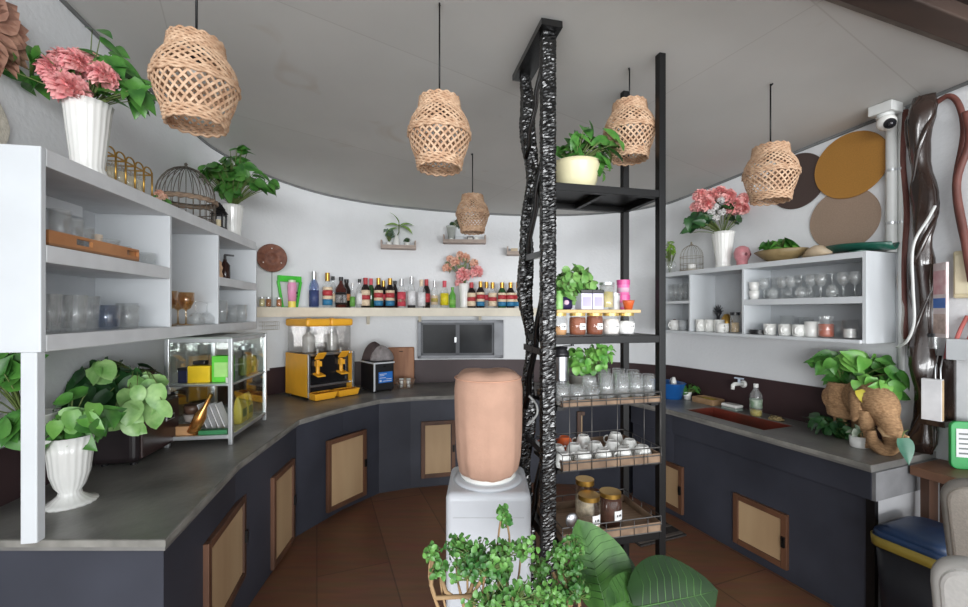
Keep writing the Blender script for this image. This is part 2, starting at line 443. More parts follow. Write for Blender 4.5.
# sliding window in the back wall
def window(px0, px1, py0, py1):
    xa, ya, _ = wall_hit(px0, 0.005); xb, yb, _ = wall_hit(px1, 0.005)
    Ym = (ya+yb)/2
    a = Vector((xa, ya, 0)); b = Vector((xb, yb, 0)); L = (b-a).length; ang = math.atan2(b.y-a.y, b.x-a.x)
    z1 = EYE-(py0-HZ)/F*Ym; z0 = EYE-(py1-HZ)/F*Ym
    root = link('window_1', None, (xa, ya, z0), ang); root['kind'] = 'structure'
    H = z1-z0; f = MB(); d0, d1 = -0.045, -0.005
    for (x0, x1, q0, q1) in ((0, L, 0, 0.035), (0, L, H-0.03, H), (0, 0.035, 0, H), (L-0.10, L, 0, H)): f.box(x0, x1, d0, d1, q0, q1)
    obj('window_frame', f, mat('grey_window_frame', (108, 110, 114), 0.4, 0.3), root, bevel=0.003)
    for k in range(2):
        x0 = 0.035 + k*(L-0.135)/2; x1 = x0 + (L-0.135)/2
        s = MB()
        for (u0, u1, q0, q1) in ((x0, x1, 0.035, 0.055), (x0, x1, H-0.048, H-0.03), (x0, x0+0.02, 0.035, H-0.03), (x1-0.02, x1, 0.035, H-0.03)): s.box(u0, u1, -0.035+k*0.008, -0.018+k*0.008, q0, q1)
        sash = obj('window_sash', s, mat('dark_window_sash', (62, 64, 68), 0.4, 0.3), root)
        obj('window_pane', MB().box(x0+0.02, x1-0.02, -0.026, -0.022, 0.055, H-0.048), mat('dark_window_glass', (22, 24, 27), 0.22, var=0.6, scale=3, spec=0.15), root)
    obj('window_latch', MB().box(L/2-0.065, L/2-0.045, -0.05, -0.03, H*0.42, H*0.55), M_alu, root)
window(418, 503, 320, 358)
# ------------------------------------------------------------------ counters
A = (-1.042, 1.405); B = (-1.21, 2.13); C_ = (-1.276, 2.966); D = (-1.09, 3.372); E = (-0.885, 3.66); E2 = (-0.64, 3.765); F1 = (-0.39, 3.825)
F2 = (0.3, 3.90); F3 = (0.85, 3.84); S1 = (1.2, 3.62); S2 = (1.64, 4.085)
wl = [p for p in WC if 1.405 < p[1]]
iS = min(range(len(WC)), key=lambda i: (WC[i][0]-S2[0])**2+(WC[i][1]-S2[1])**2)
i0 = next(i for i, p in enumerate(WC) if p[1] > 1.43)
S2 = offset(WC, 0.003)[iS]
front_left = [A, B, C_, D, E, E2, F1, F2, F3, S1]
WI = offset(WC, 0.003)
back_left = [(-1.814, 1.405)] + WI[i0:iS+1]
def inset(P, d):
    """front edge moved towards the wall (to the left of the way A..S1 runs)"""
    out = []
    for i, p in enumerate(P):
        a = P[max(i-1, 0)]; b = P[min(i+1, len(P)-1)]; dx, dy = b[0]-a[0], b[1]-a[1]; L = math.hypot(dx, dy)
        out.append((p[0]-dy/L*d, p[1]+dx/L*d))
    return out
wt = thing('worktop', 'curved dark grey cement worktop carrying the toaster oven, glass showcase and juice dispenser', 'worktop', (*A, TOP-0.035))
obj('slab', local(wt, MB().prism(front_left + back_left[::-1], TOP-0.035, TOP)), M_top, wt)
def edging(root, P, z0, z1, out=0.004):
    mb = MB(); vs = []; fs = []; Q = inset(P, -out); R = inset(P, 0.006)
    for p, q in zip(Q, R): vs += [(p[0], p[1], z0), (p[0], p[1], z1), (q[0], q[1], z1+0.0015), (q[0], q[1], z0)]
    for i in range(len(P)-1):
        for k in range(4): fs.append((i*4+k, (i+1)*4+k, (i+1)*4+(k+1) % 4, i*4+(k+1) % 4))
    fs += [(0, 1, 2, 3), tuple((len(P)-1)*4+k for k in (3, 2, 1, 0))]
    return obj('edge_trim', local(root, mb.add(vs, fs, False)), M_edge, root)
edging(wt, [(-1.81, 1.405)] + front_left, TOP-0.022, TOP)

bc = thing('bar_counter', 'curved charcoal painted bar counter with wood framed plywood doors beneath the cement worktop', 'counter', (*A, 0))
ins = inset(front_left, 0.02); ins[0] = (A[0]-0.02, A[1]+0.02)
obj('body', local(bc, MB().prism(ins + offset(back_left, 0.004)[::-1], 0, TOP-0.035)), M_dark, bc)
FRONT = ins
def door_on(root, p, q, pxl, pxr, ytop, ybot, side_hinge=1, fw=0.035):
    """a framed door set on the counter face p-q between two pixel columns"""
    p = Vector(p); q = Vector(q); d = (q-p)
    def hit(px):
        k = (px-484.0)/F; t = (k*p.y-p.x)/(d.x-k*d.y); return p+d*t
    a = hit(pxl); b = hit(pxr); L = (b-a).length; u = (b-a).normalized(); n = Vector((u.y, -u.x))
    z1 = EYE-(ytop-HZ)/F*a.y; z0 = max(0.02, EYE-(ybot-HZ)/F*a.y)
    M = Matrix(((u.x, n.x, 0, a.x), (u.y, n.y, 0, a.y), (0, 0, 1, 0), (0, 0, 0, 1)))
    mb = MB(); mb.M = M
    for bx in ((0, fw, z0, z1), (L-fw, L, z0, z1), (fw, L-fw, z0, z0+fw), (fw, L-fw, z1-fw, z1)): mb.box(bx[0], bx[1], -0.004, 0.022, bx[2], bx[3])
    dr = obj('door', local(root, mb), M_frame, root, bevel=0.003)
    pm = MB(); pm.M = M; pm.box(fw, L-fw, -0.002, 0.012, z0+fw, z1-fw)
    pn = obj('door_panel', local(root, pm), M_ply, dr)
    h = MB(); h.M = M; h.box(L-fw*0.75, L-fw*0.25, 0.022, 0.034, (z0+z1)/2-0.03, (z0+z1)/2+0.03)
    obj('door_latch', local(root, h), M_black, dr)
door_on(bc, FRONT[0], FRONT[1], 203, 242, 545, 650)
door_on(bc, FRONT[1], FRONT[2], 270.5, 292, 478, 573)
# the face between the two knees of the counter is nearly flat: its door spans it on one plane
door_on(bc, (FRONT[2][0]*0.35+FRONT[3][0]*0.65+0.012, FRONT[2][1]*0.35+FRONT[3][1]*0.65-0.012), (FRONT[3][0]*0.45+FRONT[4][0]*0.55+0.014, FRONT[3][1]*0.45+FRONT[4][1]*0.55-0.014), 326, 365, 441, 513)
door_on(bc, FRONT[5], FRONT[6], 421, 455, 421.5, 478)
door_on(bc, FRONT[7], FRONT[8], 577, 607, 411, 452)

# straight counter along the other wall, with the sink
H0 = RW(0.0, 0.58); G0 = RW(1.276, 0.58)
def toG(t): return (S1[0]+(G0[0]-S1[0])*t, S1[1]+(G0[1]-S1[1])*t)
S2b = offset(WC, 0.012)[iS+1]; S2c = (S2[0]+0.0006, S2[1]-0.0012)
SK = (0.62, 1.24, 0.17, 0.46)      # the basin's opening: s0, s1, d0, d1
wr = thing('worktop', 'straight grey cement worktop with a sunken red basin and an elephant planter at its end', 'worktop', (*H0, TOP-0.035))
mb = MB()
def rprism(mb, s0, s1, d0, d1, z0, z1):
    return mb.prism([RW(s0, d0), RW(s1, d0), RW(s1, d1), RW(s0, d1)], z0, z1)
rprism(mb, 0, SK[0], 0.004, 0.58, TOP-0.035, TOP); rprism(mb, SK[0], SK[1], 0.004, SK[2], TOP-0.035, TOP); rprism(mb, SK[0], SK[1], SK[3], 0.58, TOP-0.035, TOP)
mb.prism([RW(SK[1], 0.004), RW(SK[1], 0.58), G0, toG(.004), S2c] + [WI[i] for i in range(iS+1, 97)], TOP-0.035, TOP)
obj('slab', local(wr, mb), M_top, wr)
edging(wr, [toG(.03), G0, H0], TOP-0.022, TOP)
bk = thing('sink_basin', 'shallow red brown basin sunk into the grey worktop below the white tap', 'sink', RW(0.93, 0.315, TOP-0.16))
mb = MB(); t = 0.012; s0, s1, d0, d1 = SK[0]+.001, SK[1]-.001, SK[2]+.001, SK[3]-.001
rprism(mb, s0, s1, d0, d1, TOP-0.16, TOP-0.148)
for q in ((s0, s0+t, d0, d1), (s1-t, s1, d0, d1), (s0+t, s1-t, d0, d0+t), (s0+t, s1-t, d1-t, d1)): rprism(mb, *q, TOP-0.148, TOP-0.004)
obj('bowl', local(bk, mb), mat('red_brown_basin', (92, 54, 42), 0.4, c2=(128, 58, 46), scale=4), bk)
obj('drain', local(bk, MB().cyl(RW(0.95, 0.31, TOP-0.148), 0.025, 0.004)), M_steel, bk)
br = thing('bar_counter', 'straight charcoal painted counter with an apron and framed doors under the sink worktop', 'counter', (*H0, 0))
mb = MB(); mb.prism([RW(0.02, 0.004), RW(0.02, 0.55), RW(1.22, 0.55), RW(1.22, 0.004)], 0, TOP-0.17)
obj('body', local(br, mb), M_dark, br)
mb = MB(); sp = inset([toG(.09), G0, H0], 0.012)
mb.prism([RW(0.006, 0.568), RW(1.26, 0.568), sp[0], (sp[0][0]+0.02, sp[0][1]+0.02), RW(1.25, 0.545), RW(0.006, 0.545)], TOP-0.175, TOP-0.035)
obj('apron', local(br, mb), M_dark, br, bevel=0.002)
mb = MB(); mb.prism([RW(1.22, 0.02), RW(1.22, 0.55), RW(1.262, 0.55), (toG(.12)[0]+0.02, toG(.12)[1]+0.02), S2b] + [offset(WC, 0.012)[i] for i in range(iS+2, 96)], 0, TOP-0.18)
obj('corner_body', local(br, mb), M_dark, br)
mb = MB(); rprism(mb, -0.012, 0.006, 0.006, 0.565, TOP-0.175, TOP-0.035)
obj('end_apron', local(br, mb), mat('grey_cement', (120, 120, 122), 0.75, var=0.2, scale=5), br, bevel=0.002)
mb = MB(); rprism(mb, -0.004, 0.02, 0.004, 0.535, 0, TOP-0.175)
obj('end_panel', local(br, mb), mat('pale_grey_plaster', (166, 166, 168), 0.7, var=0.15, scale=3), br)
mb = MB(); rprism(mb, -0.006, 0.03, 0.535, 0.565, 0, TOP-0.175)
obj('corner_post', local(br, mb), M_black, br)
RF = (RW(1.22, 0.55), RW(0.02, 0.55))
door_on(br, RF[0], RF[1], 662, 684, 458, 503)
door_on(br, RF[0], RF[1], 735, 789, 492, 541)

# ------------------------------------------------------------------ display shelves
sh = thing('display_shelf', 'white open display shelf of glasses standing over the toaster oven and pothos', 'shelf', LS(0, 0, TOP), LSA)
# own frame: x along the front away from the camera, y towards the wall
W_ = 0.33
def lb(name, m, x0, x1, y0, y1, z0, z1, b=0.003): return obj(name, MB().box(x0, x1, y0, y1, z0-TOP, z1-TOP), m, sh, bevel=b)
lb('side_panel', M_white, -0.022, 0, 0.0, W_, 1.42, 2.085); lb('side_panel', M_white, 1.93, 1.952, 0, W_, 1.42, 2.06)
lb('shelf_board', M_grayedge, 0, 1.93, 0, W_, 1.42, 1.476); lb('shelf_board', M_grayedge, 0, 1.93, 0, W_, 2.026, 2.085)
lb('shelf_board', M_grayedge, 0, 0.73, 0, W_, 1.712, 1.77); lb('shelf_board', M_grayedge, 1.29, 1.93, 0, W_, 1.715, 1.77)
lb('divider', M_white, 0.73, 0.75, 0, W_, 1.476, 2.026); lb('divider', M_white, 1.27, 1.29, 0, W_, 1.476, 2.026)
lb('leg', M_white, -0.020, 0.014, 0.012, 0.058, TOP+.0006, 1.42); lb('leg', M_white, -0.022, 0.035, W_-0.05, W_, TOP+.0006, 1.42)
lb('leg', M_white, 1.90, 1.952, W_-0.05, W_, TOP+.0006, 1.42)
lb('back_panel', mat('grey_white_board', (196, 199, 202), 0.6, var=0.04), 0.0, 1.93, W_-0.006, W_, 1.476, 2.026, 0)
lb('batten', M_grayedge, 0.0, 0.60, W_-0.04, W_-0.006, 1.975, 2.026)

rs = thing('display_shelf', 'white open wall shelf of wine glasses and cups above the sink counter', 'shelf', RW(0.172, 0.28, 1.375), RWA)
# own frame: x along the wall away from the camera, y from the shelf's front (0) back to the wall (-0.28)
def rb(name, m, s0, s1, d0, d1, z0, z1, b=0.002):
    return obj(name, MB().box(s0-0.172, s1-0.172, d0-0.28, d1-0.28, z0-1.375, z1-1.375), m, rs, bevel=b)
SE = 1.72
rb('side_panel', M_white, 0.172, 0.192, 0.002, 0.28, 1.375, 1.887)
rb('side_panel', M_white, SE-0.02, SE, 0.002, 0.28, 1.375, 1.887)
rb('shelf_board', M_white, 0.192, SE-0.02, 0.002, 0.28, 1.852, 1.887); rb('shelf_board', M_white, 0.192, SE-0.02, 0.002, 0.30, 1.375, 1.395)
rb('shelf_board', M_white, 0.192, 0.893, 0.002, 0.28, 1.598, 1.637); rb('shelf_board', M_white, 1.376, SE-0.02, 0.002, 0.28, 1.620, 1.642)
rb('divider', M_white, 0.893, 0.911, 0.002, 0.28, 1.395, 1.852); rb('divider', M_white, 1.358, 1.376, 0.002, 0.28, 1.395, 1.852)
rb('back_panel', mat('pale_grey_board', (184, 187, 190), 0.6, var=0.04), 0.192, SE-0.02, 0.002, 0.008, 1.395, 1.852, 0)
# long bottle shelf along the back wall
def arc_shelf(px0, px1, d1, z0, z1):
    xa, ya, _ = wall_hit(px0, d1); xb, yb, _ = wall_hit(px1, d1)
    P = [p for p in offset(WC, d1) if (p[0] > xa and p[0] < xb and p[1] > 3.3)]
    P = [(xa, ya)] + P + [(xb, yb)]
    Q = []
    for i, p in enumerate(P):
        a = P[max(i-1, 0)]; b = P[min(i+1, len(P)-1)]; dx, dy = b[0]-a[0], b[1]-a[1]; L = math.hypot(dx, dy)
        Q.append((p[0]-dy/L*(d1-0.002), p[1]+dx/L*(d1-0.002)))
    return P, Q
BZ = 1.592
P, Q = arc_shelf(255, 545, 0.19, 0, 0)
bs = thing('bottle_shelf', 'long cream wooden shelf of liquor bottles curving along the white back wall', 'shelf', (-0.7, 4.4, BZ-0.03))
obj('shelf_board', local(bs, MB().prism(P + Q[::-1], BZ-0.03, BZ)), M_pale, bs)
P2, _ = arc_shelf(255, 545, 0.192, 0, 0); _, Q2 = arc_shelf(255, 545, 0.172, 0, 0)
R = []
for p, q in zip(P, Q): R.append((p[0]+(q[0]-p[0])*0.1, p[1]+(q[1]-p[1])*0.1))
obj('front_lip', local(bs, MB().prism(P2 + R[::-1], BZ-0.085, BZ-0.002)), M_pale, bs)
for px in (368, 420, 480):
    x, y, a = wall_hit(px, 0.0)
    mb = MB(); n = Vector((math.cos(a), math.sin(a), 0)); p = Vector((x, y, 0))
    mb.bar(p+n*0.015+Vector((0, 0, BZ-0.03)), p+n*0.015+Vector((0, 0, BZ-0.17)), 0.03, 0.028, up=n)
    mb.bar(p+n*0.02+Vector((0, 0, BZ-0.16)), p+n*0.15+Vector((0, 0, BZ-0.035)), 0.03, 0.02)
    obj('bracket', local(bs, mb), M_pale, bs)

# ------------------------------------------------------------------ black rack
RK0 = Vector((0.287, 1.96)); RKA = math.atan2(0.14, 0.573)
RX = Vector((math.cos(RKA), math.sin(RKA))); RY = Vector((-RX.y, RX.x))
def RK(x, y, z=None):
    p = RK0 + RX*x + RY*y
    return (p.x, p.y) if z is None else (p.x, p.y, z)
RL, RD = 0.592, 0.315
rk = thing('storage_rack', 'tall black metal rack from floor to ceiling with baskets of cups and jars', 'rack', RK(0, 0, 0), RKA)
def ztop(x, y): q = RK(x, y); return zc(*q) - 0.004
M_rough = mat('lumpy_black_paint', (9, 9, 10), 0.24, var=0.3, scale=40, spec=0.8)
rnd = random.Random(3)
# fat, bark-textured front post
def lumpy(name, x, y, wx, wy, z0, z1, n=150, amp=0.006, path=None):
    mb = MB(); vs = []; K = 22
    for i in range(n+1):
        t = i/n; z = z0+(z1-z0)*t; ox, oy, sc_ = path(t) if path else (0, 0, 1)
        for k in range(K):
            a = 2*PI*(k+0.5)/K; c, s = math.cos(a), math.sin(a); q = 1/max(abs(c), abs(s))
            q = min(q, 1.28)
            vs.append((x+ox+c*q*wx/2*sc_+rnd.uniform(-amp, amp), y+oy+s*q*wy/2*sc_+rnd.uniform(-amp, amp), z))
    fs = [(i*K+k, i*K+(k+1) % K, (i+1)*K+(k+1) % K, (i+1)*K+k) for i in range(n) for k in range(K)]
    fs += [tuple(range(K))[::-1], tuple(n*K+k for k in range(K))]
    return obj(name, mb.add(vs, fs, False), M_rough, rk)
lumpy('post', 0.004, 0, 0.066, 0.05, 0.0, ztop(0, 0), n=420, amp=0.0020)
lumpy('post', 0.018, RD, 0.058, 0.056, 0.0, ztop(0, RD), n=400, amp=0.0024,
      path=lambda t: (0.016*math.sin(t*17)+0.008*math.sin(t*41), 0.01*math.cos(t*13), 1+0.25*math.sin(t*23)))
obj('post', MB().box(RL-0.018, RL+0.018, -0.018, 0.018, 0, ztop(RL, 0)), M_black, rk, bevel=0.003)
obj('post', MB().box(RL-0.018, RL+0.018, RD-0.018, RD+0.018, 0, ztop(RL, RD)), M_black, rk, bevel=0.003)
# head plate joining the two rough posts, and the leaning braces between them
obj('head_plate', MB().bar((0, -0.06, ztop(0, 0)-0.02), (0, RD+0.05, ztop(0, RD)-0.02), 0.10, 0.03), M_rough, rk)
for (za, zb, r) in ((1.78, 2.35, 0.016), (2.35, 2.78, 0.013), (1.05, 1.72, 0.016), (0.3, 0.95, 0.016)):
    pts = [(0.0+0.006*math.sin(i*2.1), 0.02+(RD-0.04)*(1-i/8), za+(zb-za)*i/8) for i in range(9)]
    obj('brace', MB().tube(pts, r, 7), M_rough, rk)
for z in (1.82, 1.36, 0.9): obj('rung', MB().bar((0, 0.02, z), (0, RD-0.02, z+0.01), 0.022, 0.03), M_rough, rk)
def tier(z, th=0.035, slab=True):
    mb = MB()
    mb.box(0.03, RL-0.018, -0.016, 0.016, z-th, z); mb.box(0.03, RL-0.018, RD-0.016, RD+0.016, z-th, z)
    mb.box(0.02, 0.05, 0.016, RD-0.016, z-th, z); mb.box(RL-0.016, RL+0.016, 0.018, RD-0.018, z-th, z)
    mb.box(RL*0.5-0.012, RL*0.5+0.012, 0.016, RD-0.016, z-th, z-0.008)
    obj('shelf_frame', mb, M_black, rk, bevel=0.002)
    if slab: obj('shelf_board', MB().box(0.05, RL-0.016, 0.016, RD-0.016, z-0.008, z-0.001), M_black, rk)
L1, L2 = 2.14, 1.437
tier(L1); tier(L2); tier(0.50, 0.05)
for z in (1.117, 0.828): # side rails the baskets sit on
    for q in ((RL-0.060, RL-0.020), (0.045, 0.085)): obj('side_rail', MB().box(q[0], q[1], -0.012, RD-0.02, z-0.018, z), M_black, rk)

M_wire = mat('dull_grey_wire', (96, 94, 92), 0.45, 0.7)
def wire_basket(label, z, h, x0=0.058, x1=RL-0.026, y0=-0.04, y1=RD-0.035, rods=True):
    b = thing('wire_basket', label, 'basket', RK((x0+x1)/2, (y0+y1)/2, z), RKA, None)
    lx, ly = (x1-x0)/2, (y1-y0)/2
    obj('base', MB().box(-lx+0.004, lx-0.004, -ly+0.004, ly-0.004, 0, 0.008), mat('split_bamboo_mat', (132, 106, 84), 0.7, c2=(164, 136, 110), scale=12, stretch=(0.1, 6, 1)), b)
    side = MB()
    for (xa, xb, ya, yb) in ((-lx, lx, -ly, -ly+0.005), (-lx, lx, ly-0.005, ly), (-lx, -lx+0.005, -ly, ly), (lx-0.005, lx, -ly, ly)): side.box(xa, xb, ya, yb, 0.004, h*0.62)
    obj('woven_side', side, mat('split_bamboo_side', (110, 88, 70), 0.7, c2=(142, 118, 96), scale=12), b)
    w_ = MB()
    for q, e in ((h, 0), (0.002, 0.001), (h*0.5, 0.002)):
        w_.tube([(-lx-e, -ly-e, q), (lx+e, -ly-e, q), (lx+e, ly+e, q), (-lx-e, ly+e, q)], 0.003, 6, closed=True, smooth=False)
    n = 7
    for i in range(n+1):
        x = -lx + 2*lx*i/n
        for y in (-ly-0.002, ly+0.002): w_.tube([(x, y, 0), (x, y, h)], 0.0018, 5)
    for i in range(1, 4):
        y = -ly + 2*ly*i/4
        for x in (-lx-0.002, lx+0.002): w_.tube([(x, y, 0), (x, y, h)], 0.0018, 5)
    obj('wire_frame', w_, M_wire, b)
    return b
wire_basket('wire basket of upturned clear glasses on the black rack', 1.1176, 0.05)
wire_basket('wire basket of upturned white cups on the black rack', 0.8286, 0.075)
wire_basket('lowest wire basket on the black rack, holding lidded jars', 0.5006, 0.075)
# hanging wires that tie the baskets together
hw = MB()
for x in (0.09, 0.2, 0.33, 0.47, 0.56): hw.tube([RK(x, -0.0465, 0.828), RK(x, -0.0465, 1.117+0.05)], 0.0016, 5)
tw = thing('hanging_wires', 'thin grey wires tying the glass basket to the cup basket below', 'wire', RK(0.3, -0.03, 0.828), RKA)
obj('wire', local(tw, hw), M_wire, tw)

# ------------------------------------------------------------------ pendant lamps
def ribbon(mb, prof, a0, turn, n, wd, th):
    """a flat cane strip wound on the surface of revolution prof(t)->(r,z)"""
    vs = []
    for i in range(n+1):
        t = i/n; r, z = prof(t); a = a0+turn*t
        p = Vector((r*math.cos(a), r*math.sin(a), z))
        r2, z2 = prof(min(1, t+0.02)); a2 = a0+turn*min(1, t+0.02); r1, z1 = prof(max(0, t-0.02)); a1 = a0+turn*max(0, t-0.02)
        d = (Vector((r2*math.cos(a2), r2*math.sin(a2), z2))-Vector((r1*math.cos(a1), r1*math.sin(a1), z1))).normalized()
        o = Vector((math.cos(a), math.sin(a), 0)); x = d.cross(o).normalized()*wd/2; o = o*th/2
        vs += [p-x-o, p+x-o, p+x+o, p-x+o]
    fs = [(i*4+k, i*4+(k+1) % 4, (i+1)*4+(k+1) % 4, (i+1)*4+k) for i in range(n) for k in range(4)]
    mb.add(vs, fs, False)
def braid(mb, r0, z0, r1, z1, rows, th, amp=0.0018, nb=30):
    for j in range(rows):
        t = (j+0.5)/rows; r = r0+(r1-r0)*t; z = z0+(z1-z0)*t; s = -1 if j % 2 else 1
        pts = [((r+amp*math.sin(nb*a/2+j*1.6))*math.cos(a), (r+amp*math.sin(nb*a/2+j*1.6))*math.sin(a), z+0.0035*math.sin(nb*a/2+j*2.3)) for a in [2*PI*k/72 for k in range(72)]]
        mb.tube(pts, th, 6, closed=True)
def make_lamp(label):
    t = thing('pendant_lamp', label, 'lamp', (0, 0, 0), 0, 'woven pendant lamps')
    # origin at the middle of the shade; rims at +-0.18
    up = lambda t: (0.092 + 0.043*math.sin(t*PI/2)**0.9, 0.125 - 0.105*t)
    lo = lambda t: (0.134 - 0.034*t**1.6, 0.0 - 0.125*t)
    wv = MB()
    for k in range(26):
        a = 2*PI*k/26
        ribbon(wv, up, a, 0.95, 8, 0.0075, 0.0022); ribbon(wv, up, a+0.06, -0.95, 8, 0.0075, 0.0022)
        ribbon(wv, lo, a, 0.85, 8, 0.0085, 0.0022); ribbon(wv, lo, a+0.1, -0.85, 8, 0.0085, 0.0022)
    for k in range(13):
        a = 2*PI*(k+0.4)/13; ribbon(wv, up, a, 1.05, 8, 0.009, 0.004)
    obj('lamp_shade', wv, M_wicker, t)
    rm = MB()
    braid(rm, 0.086, 0.180, 0.093, 0.122, 8, 0.0052, 0.0008); obj('top_rim', rm, M_wicker, t)
    md = MB(); braid(md, 0.134, 0.026, 0.138, -0.006, 4, 0.006); obj('belt', md, M_wicker, t)
    bt = MB(); braid(bt, 0.102, -0.118, 0.094, -0.165, 5, 0.0062); obj('bottom_rim', bt, M_wicker, t)
    sp = MB()
    for k in range(3):
        a = PI*k/3; sp.bar((0.084*math.cos(a), 0.084*math.sin(a), 0.172), (-0.084*math.cos(a), -0.084*math.sin(a), 0.172), 0.008, 0.004)
    obj('spider', sp, M_wickerdark, t)
    obj('socket', MB().cyl((0, 0, 0.09), 0.02, 0.085), M_blackplastic, t)
    obj('bulb', MB().lathe([(0.0, 0.0), (0.018, 0.004), (0.030, 0.022), (0.030, 0.04), (0.016, 0.066), (0.014, 0.075)], 16, (0, 0, 0.02)), mat('frosted_bulb', (236, 234, 226), 0.3), t)
    return t
lamp0 = None
LAMPS = [(196.5, 86, 1.48, 0.94, 'largest woven pendant lamp, hanging over the shelf beside the pink flowers'),
         (439.5, 136, 1.86, 0.97, 'woven pendant lamp on a long black cord over the water dispenser'),
         (472.5, 215, 3.24, 0.90, 'smallest woven pendant lamp, in front of the white back wall'),
         (629.5, 133, 2.215, 0.93, 'woven pendant lamp hanging inside the black rack beside the cream pot'),
         (770.5, 175.5, 2.28, 0.93, 'woven pendant lamp in front of the dark round placemat')]
for i, (px, py, Y, s, lab) in enumerate(LAMPS):
    p = at(px, py, Y)
    if i == 0: lamp0 = make_lamp(lab); t = lamp0; t.location = p
    else: t = copy_tree(lamp0, p, i*1.3, lab)
    t.scale = (s, s, s*0.9)
for t in [o for o in list(col.objects) if o.name.startswith('pendant_lamp')]:
    h = zc(t.location.x, t.location.y) - t.location.z; s = t.scale.z
    mb = MB().tube([(0, 0, 0.17), (0, 0, h/s-0.002)], 0.0035/s, 6)
    obj('cord', mb, M_black, t); obj('ceiling_hook', MB().tube([(0, 0, h/s-0.014), (0.012, 0.003, h/s-0.004)], 0.004/s, 6), M_black, t)

# ------------------------------------------------------------------ plants and flowers
def foliage(origin, blobs, n, L, W, seed, kind='heart', droop=0.5, stems=True, sr=0.003, tilt=0.5, lift=0.3, wave=0.0, minr=0.45):
    """leaves on stems that fan out from origin into the ellipsoids of blobs (centre, radii); returns (leaves, stems)"""
    R = random.Random(seed); lf = MB(); st = MB(); o = Vector(origin)
    tot = sum(b[2] if len(b) > 2 else 1 for b in blobs)
    for i in range(n):
        x = R.uniform(0, tot); b = blobs[-1]
        for q in blobs:
            x -= q[2] if len(q) > 2 else 1
            if x <= 0: b = q; break
        c = Vector(b[0]); r = b[1]
        while True:
            d = Vector((R.uniform(-1, 1), R.uniform(-1, 1), R.uniform(-1, 1)))
            if 0.05 < d.length < 1: break
        d = d.normalized() * R.uniform(minr, 1)
        p = c + Vector((d.x*r[0], d.y*r[1], d.z*r[2]))
        out = (p - o); out.z *= 0.5
        out = out.normalized() if out.length > 1e-3 else Vector((0, -1, 0))
        rv = lambda k: Vector((R.uniform(-k, k), R.uniform(-k, k), R.uniform(-k, k)))
        up = (Vector((out.x*0.55, out.y*0.55-0.55, 0.55)) + rv(0.55)).normalized()      # blades turn to the daylight
        dr = out*0.8 + rv(0.8) + Vector((0, 0, -0.45*tilt*2+0.15))
        dr = dr - up*dr.dot(up)*0.9
        dr = dr.normalized() if dr.length > 1e-3 else up.orthogonal().normalized()
        s = R.uniform(0.7, 1.12)
        lf.leaf(p - dr*L*s*0.4, dr, up, L*s, W*s, droop*R.uniform(0.4, 1.4), 0.12, kind, 6, wave)
        if stems:
            e = p - dr*L*s*0.4; m = (o+e)/2 + Vector((0, 0, lift*(e-o).length*0.5))
            pts = [o*(1-t)**2 + m*2*t*(1-t) + e*t*t for t in (0, .25, .5, .75, 1)]
            st.tube(pts, [sr, sr, sr*0.9, sr*0.8, sr*0.6], 5)
    return lf, st
def bloom(c, r, seed, n=110):
    R = random.Random(seed); mb = MB(); c = Vector(c)
    for i in range(n):
        z = 1 - 1.7*(i+0.5)/n; a = i*2.399963; q = math.sqrt(max(0, 1-z*z)); d = Vector((q*math.cos(a), q*math.sin(a), z))
        d = (d + Vector((R.uniform(-.2, .2), R.uniform(-.2, .2), R.uniform(-.2, .2)))).normalized()
        mb.leaf(c + d*r*0.4, d, Vector((-d.y+R.uniform(-.5, .5), d.x+R.uniform(-.5, .5), 0.6)), r*0.62, r*0.46, R.uniform(0.2, 1.0), 0.3, 'round', 3, 0.3)
    mb.sphere(c, r*0.5, n=8, m=5)
    return mb
def fluted_vase(root, h, rb, rt, foot=False, m=None, nf=20):
    prof = [(rb*0.9, 0), (rb*1.15, 0.01), (rb, 0.03*h/0.25), (rb*1.02, 0.2*h), (rb+(rt-rb)*0.55, 0.6*h), (rt*0.96, 0.9*h), (rt*1.04, h), (rt*0.96, h), (rt*0.9, 0.9*h), (rb*0.85, 0.3*h), (0.0, 0.28*h)]
    if foot: prof = [(rb*1.75, 0), (rb*1.8, 0.008), (rb*1.35, 0.05*h), (rb*0.8, 0.13*h), (rb*0.72, 0.19*h), (rb*1.0, 0.27*h), (rb*1.3, 0.45*h), (rt*0.93, 0.75*h), (rt*1.05, h), (rt*0.97, h), (rt*0.85, 0.8*h), (rb*0.9, 0.4*h), (0, 0.38*h)]
    mb = MB().lathe(prof, nf*4, flute=0.02, nf=nf)
    return obj('vase', mb, m or M_ceramic, root)
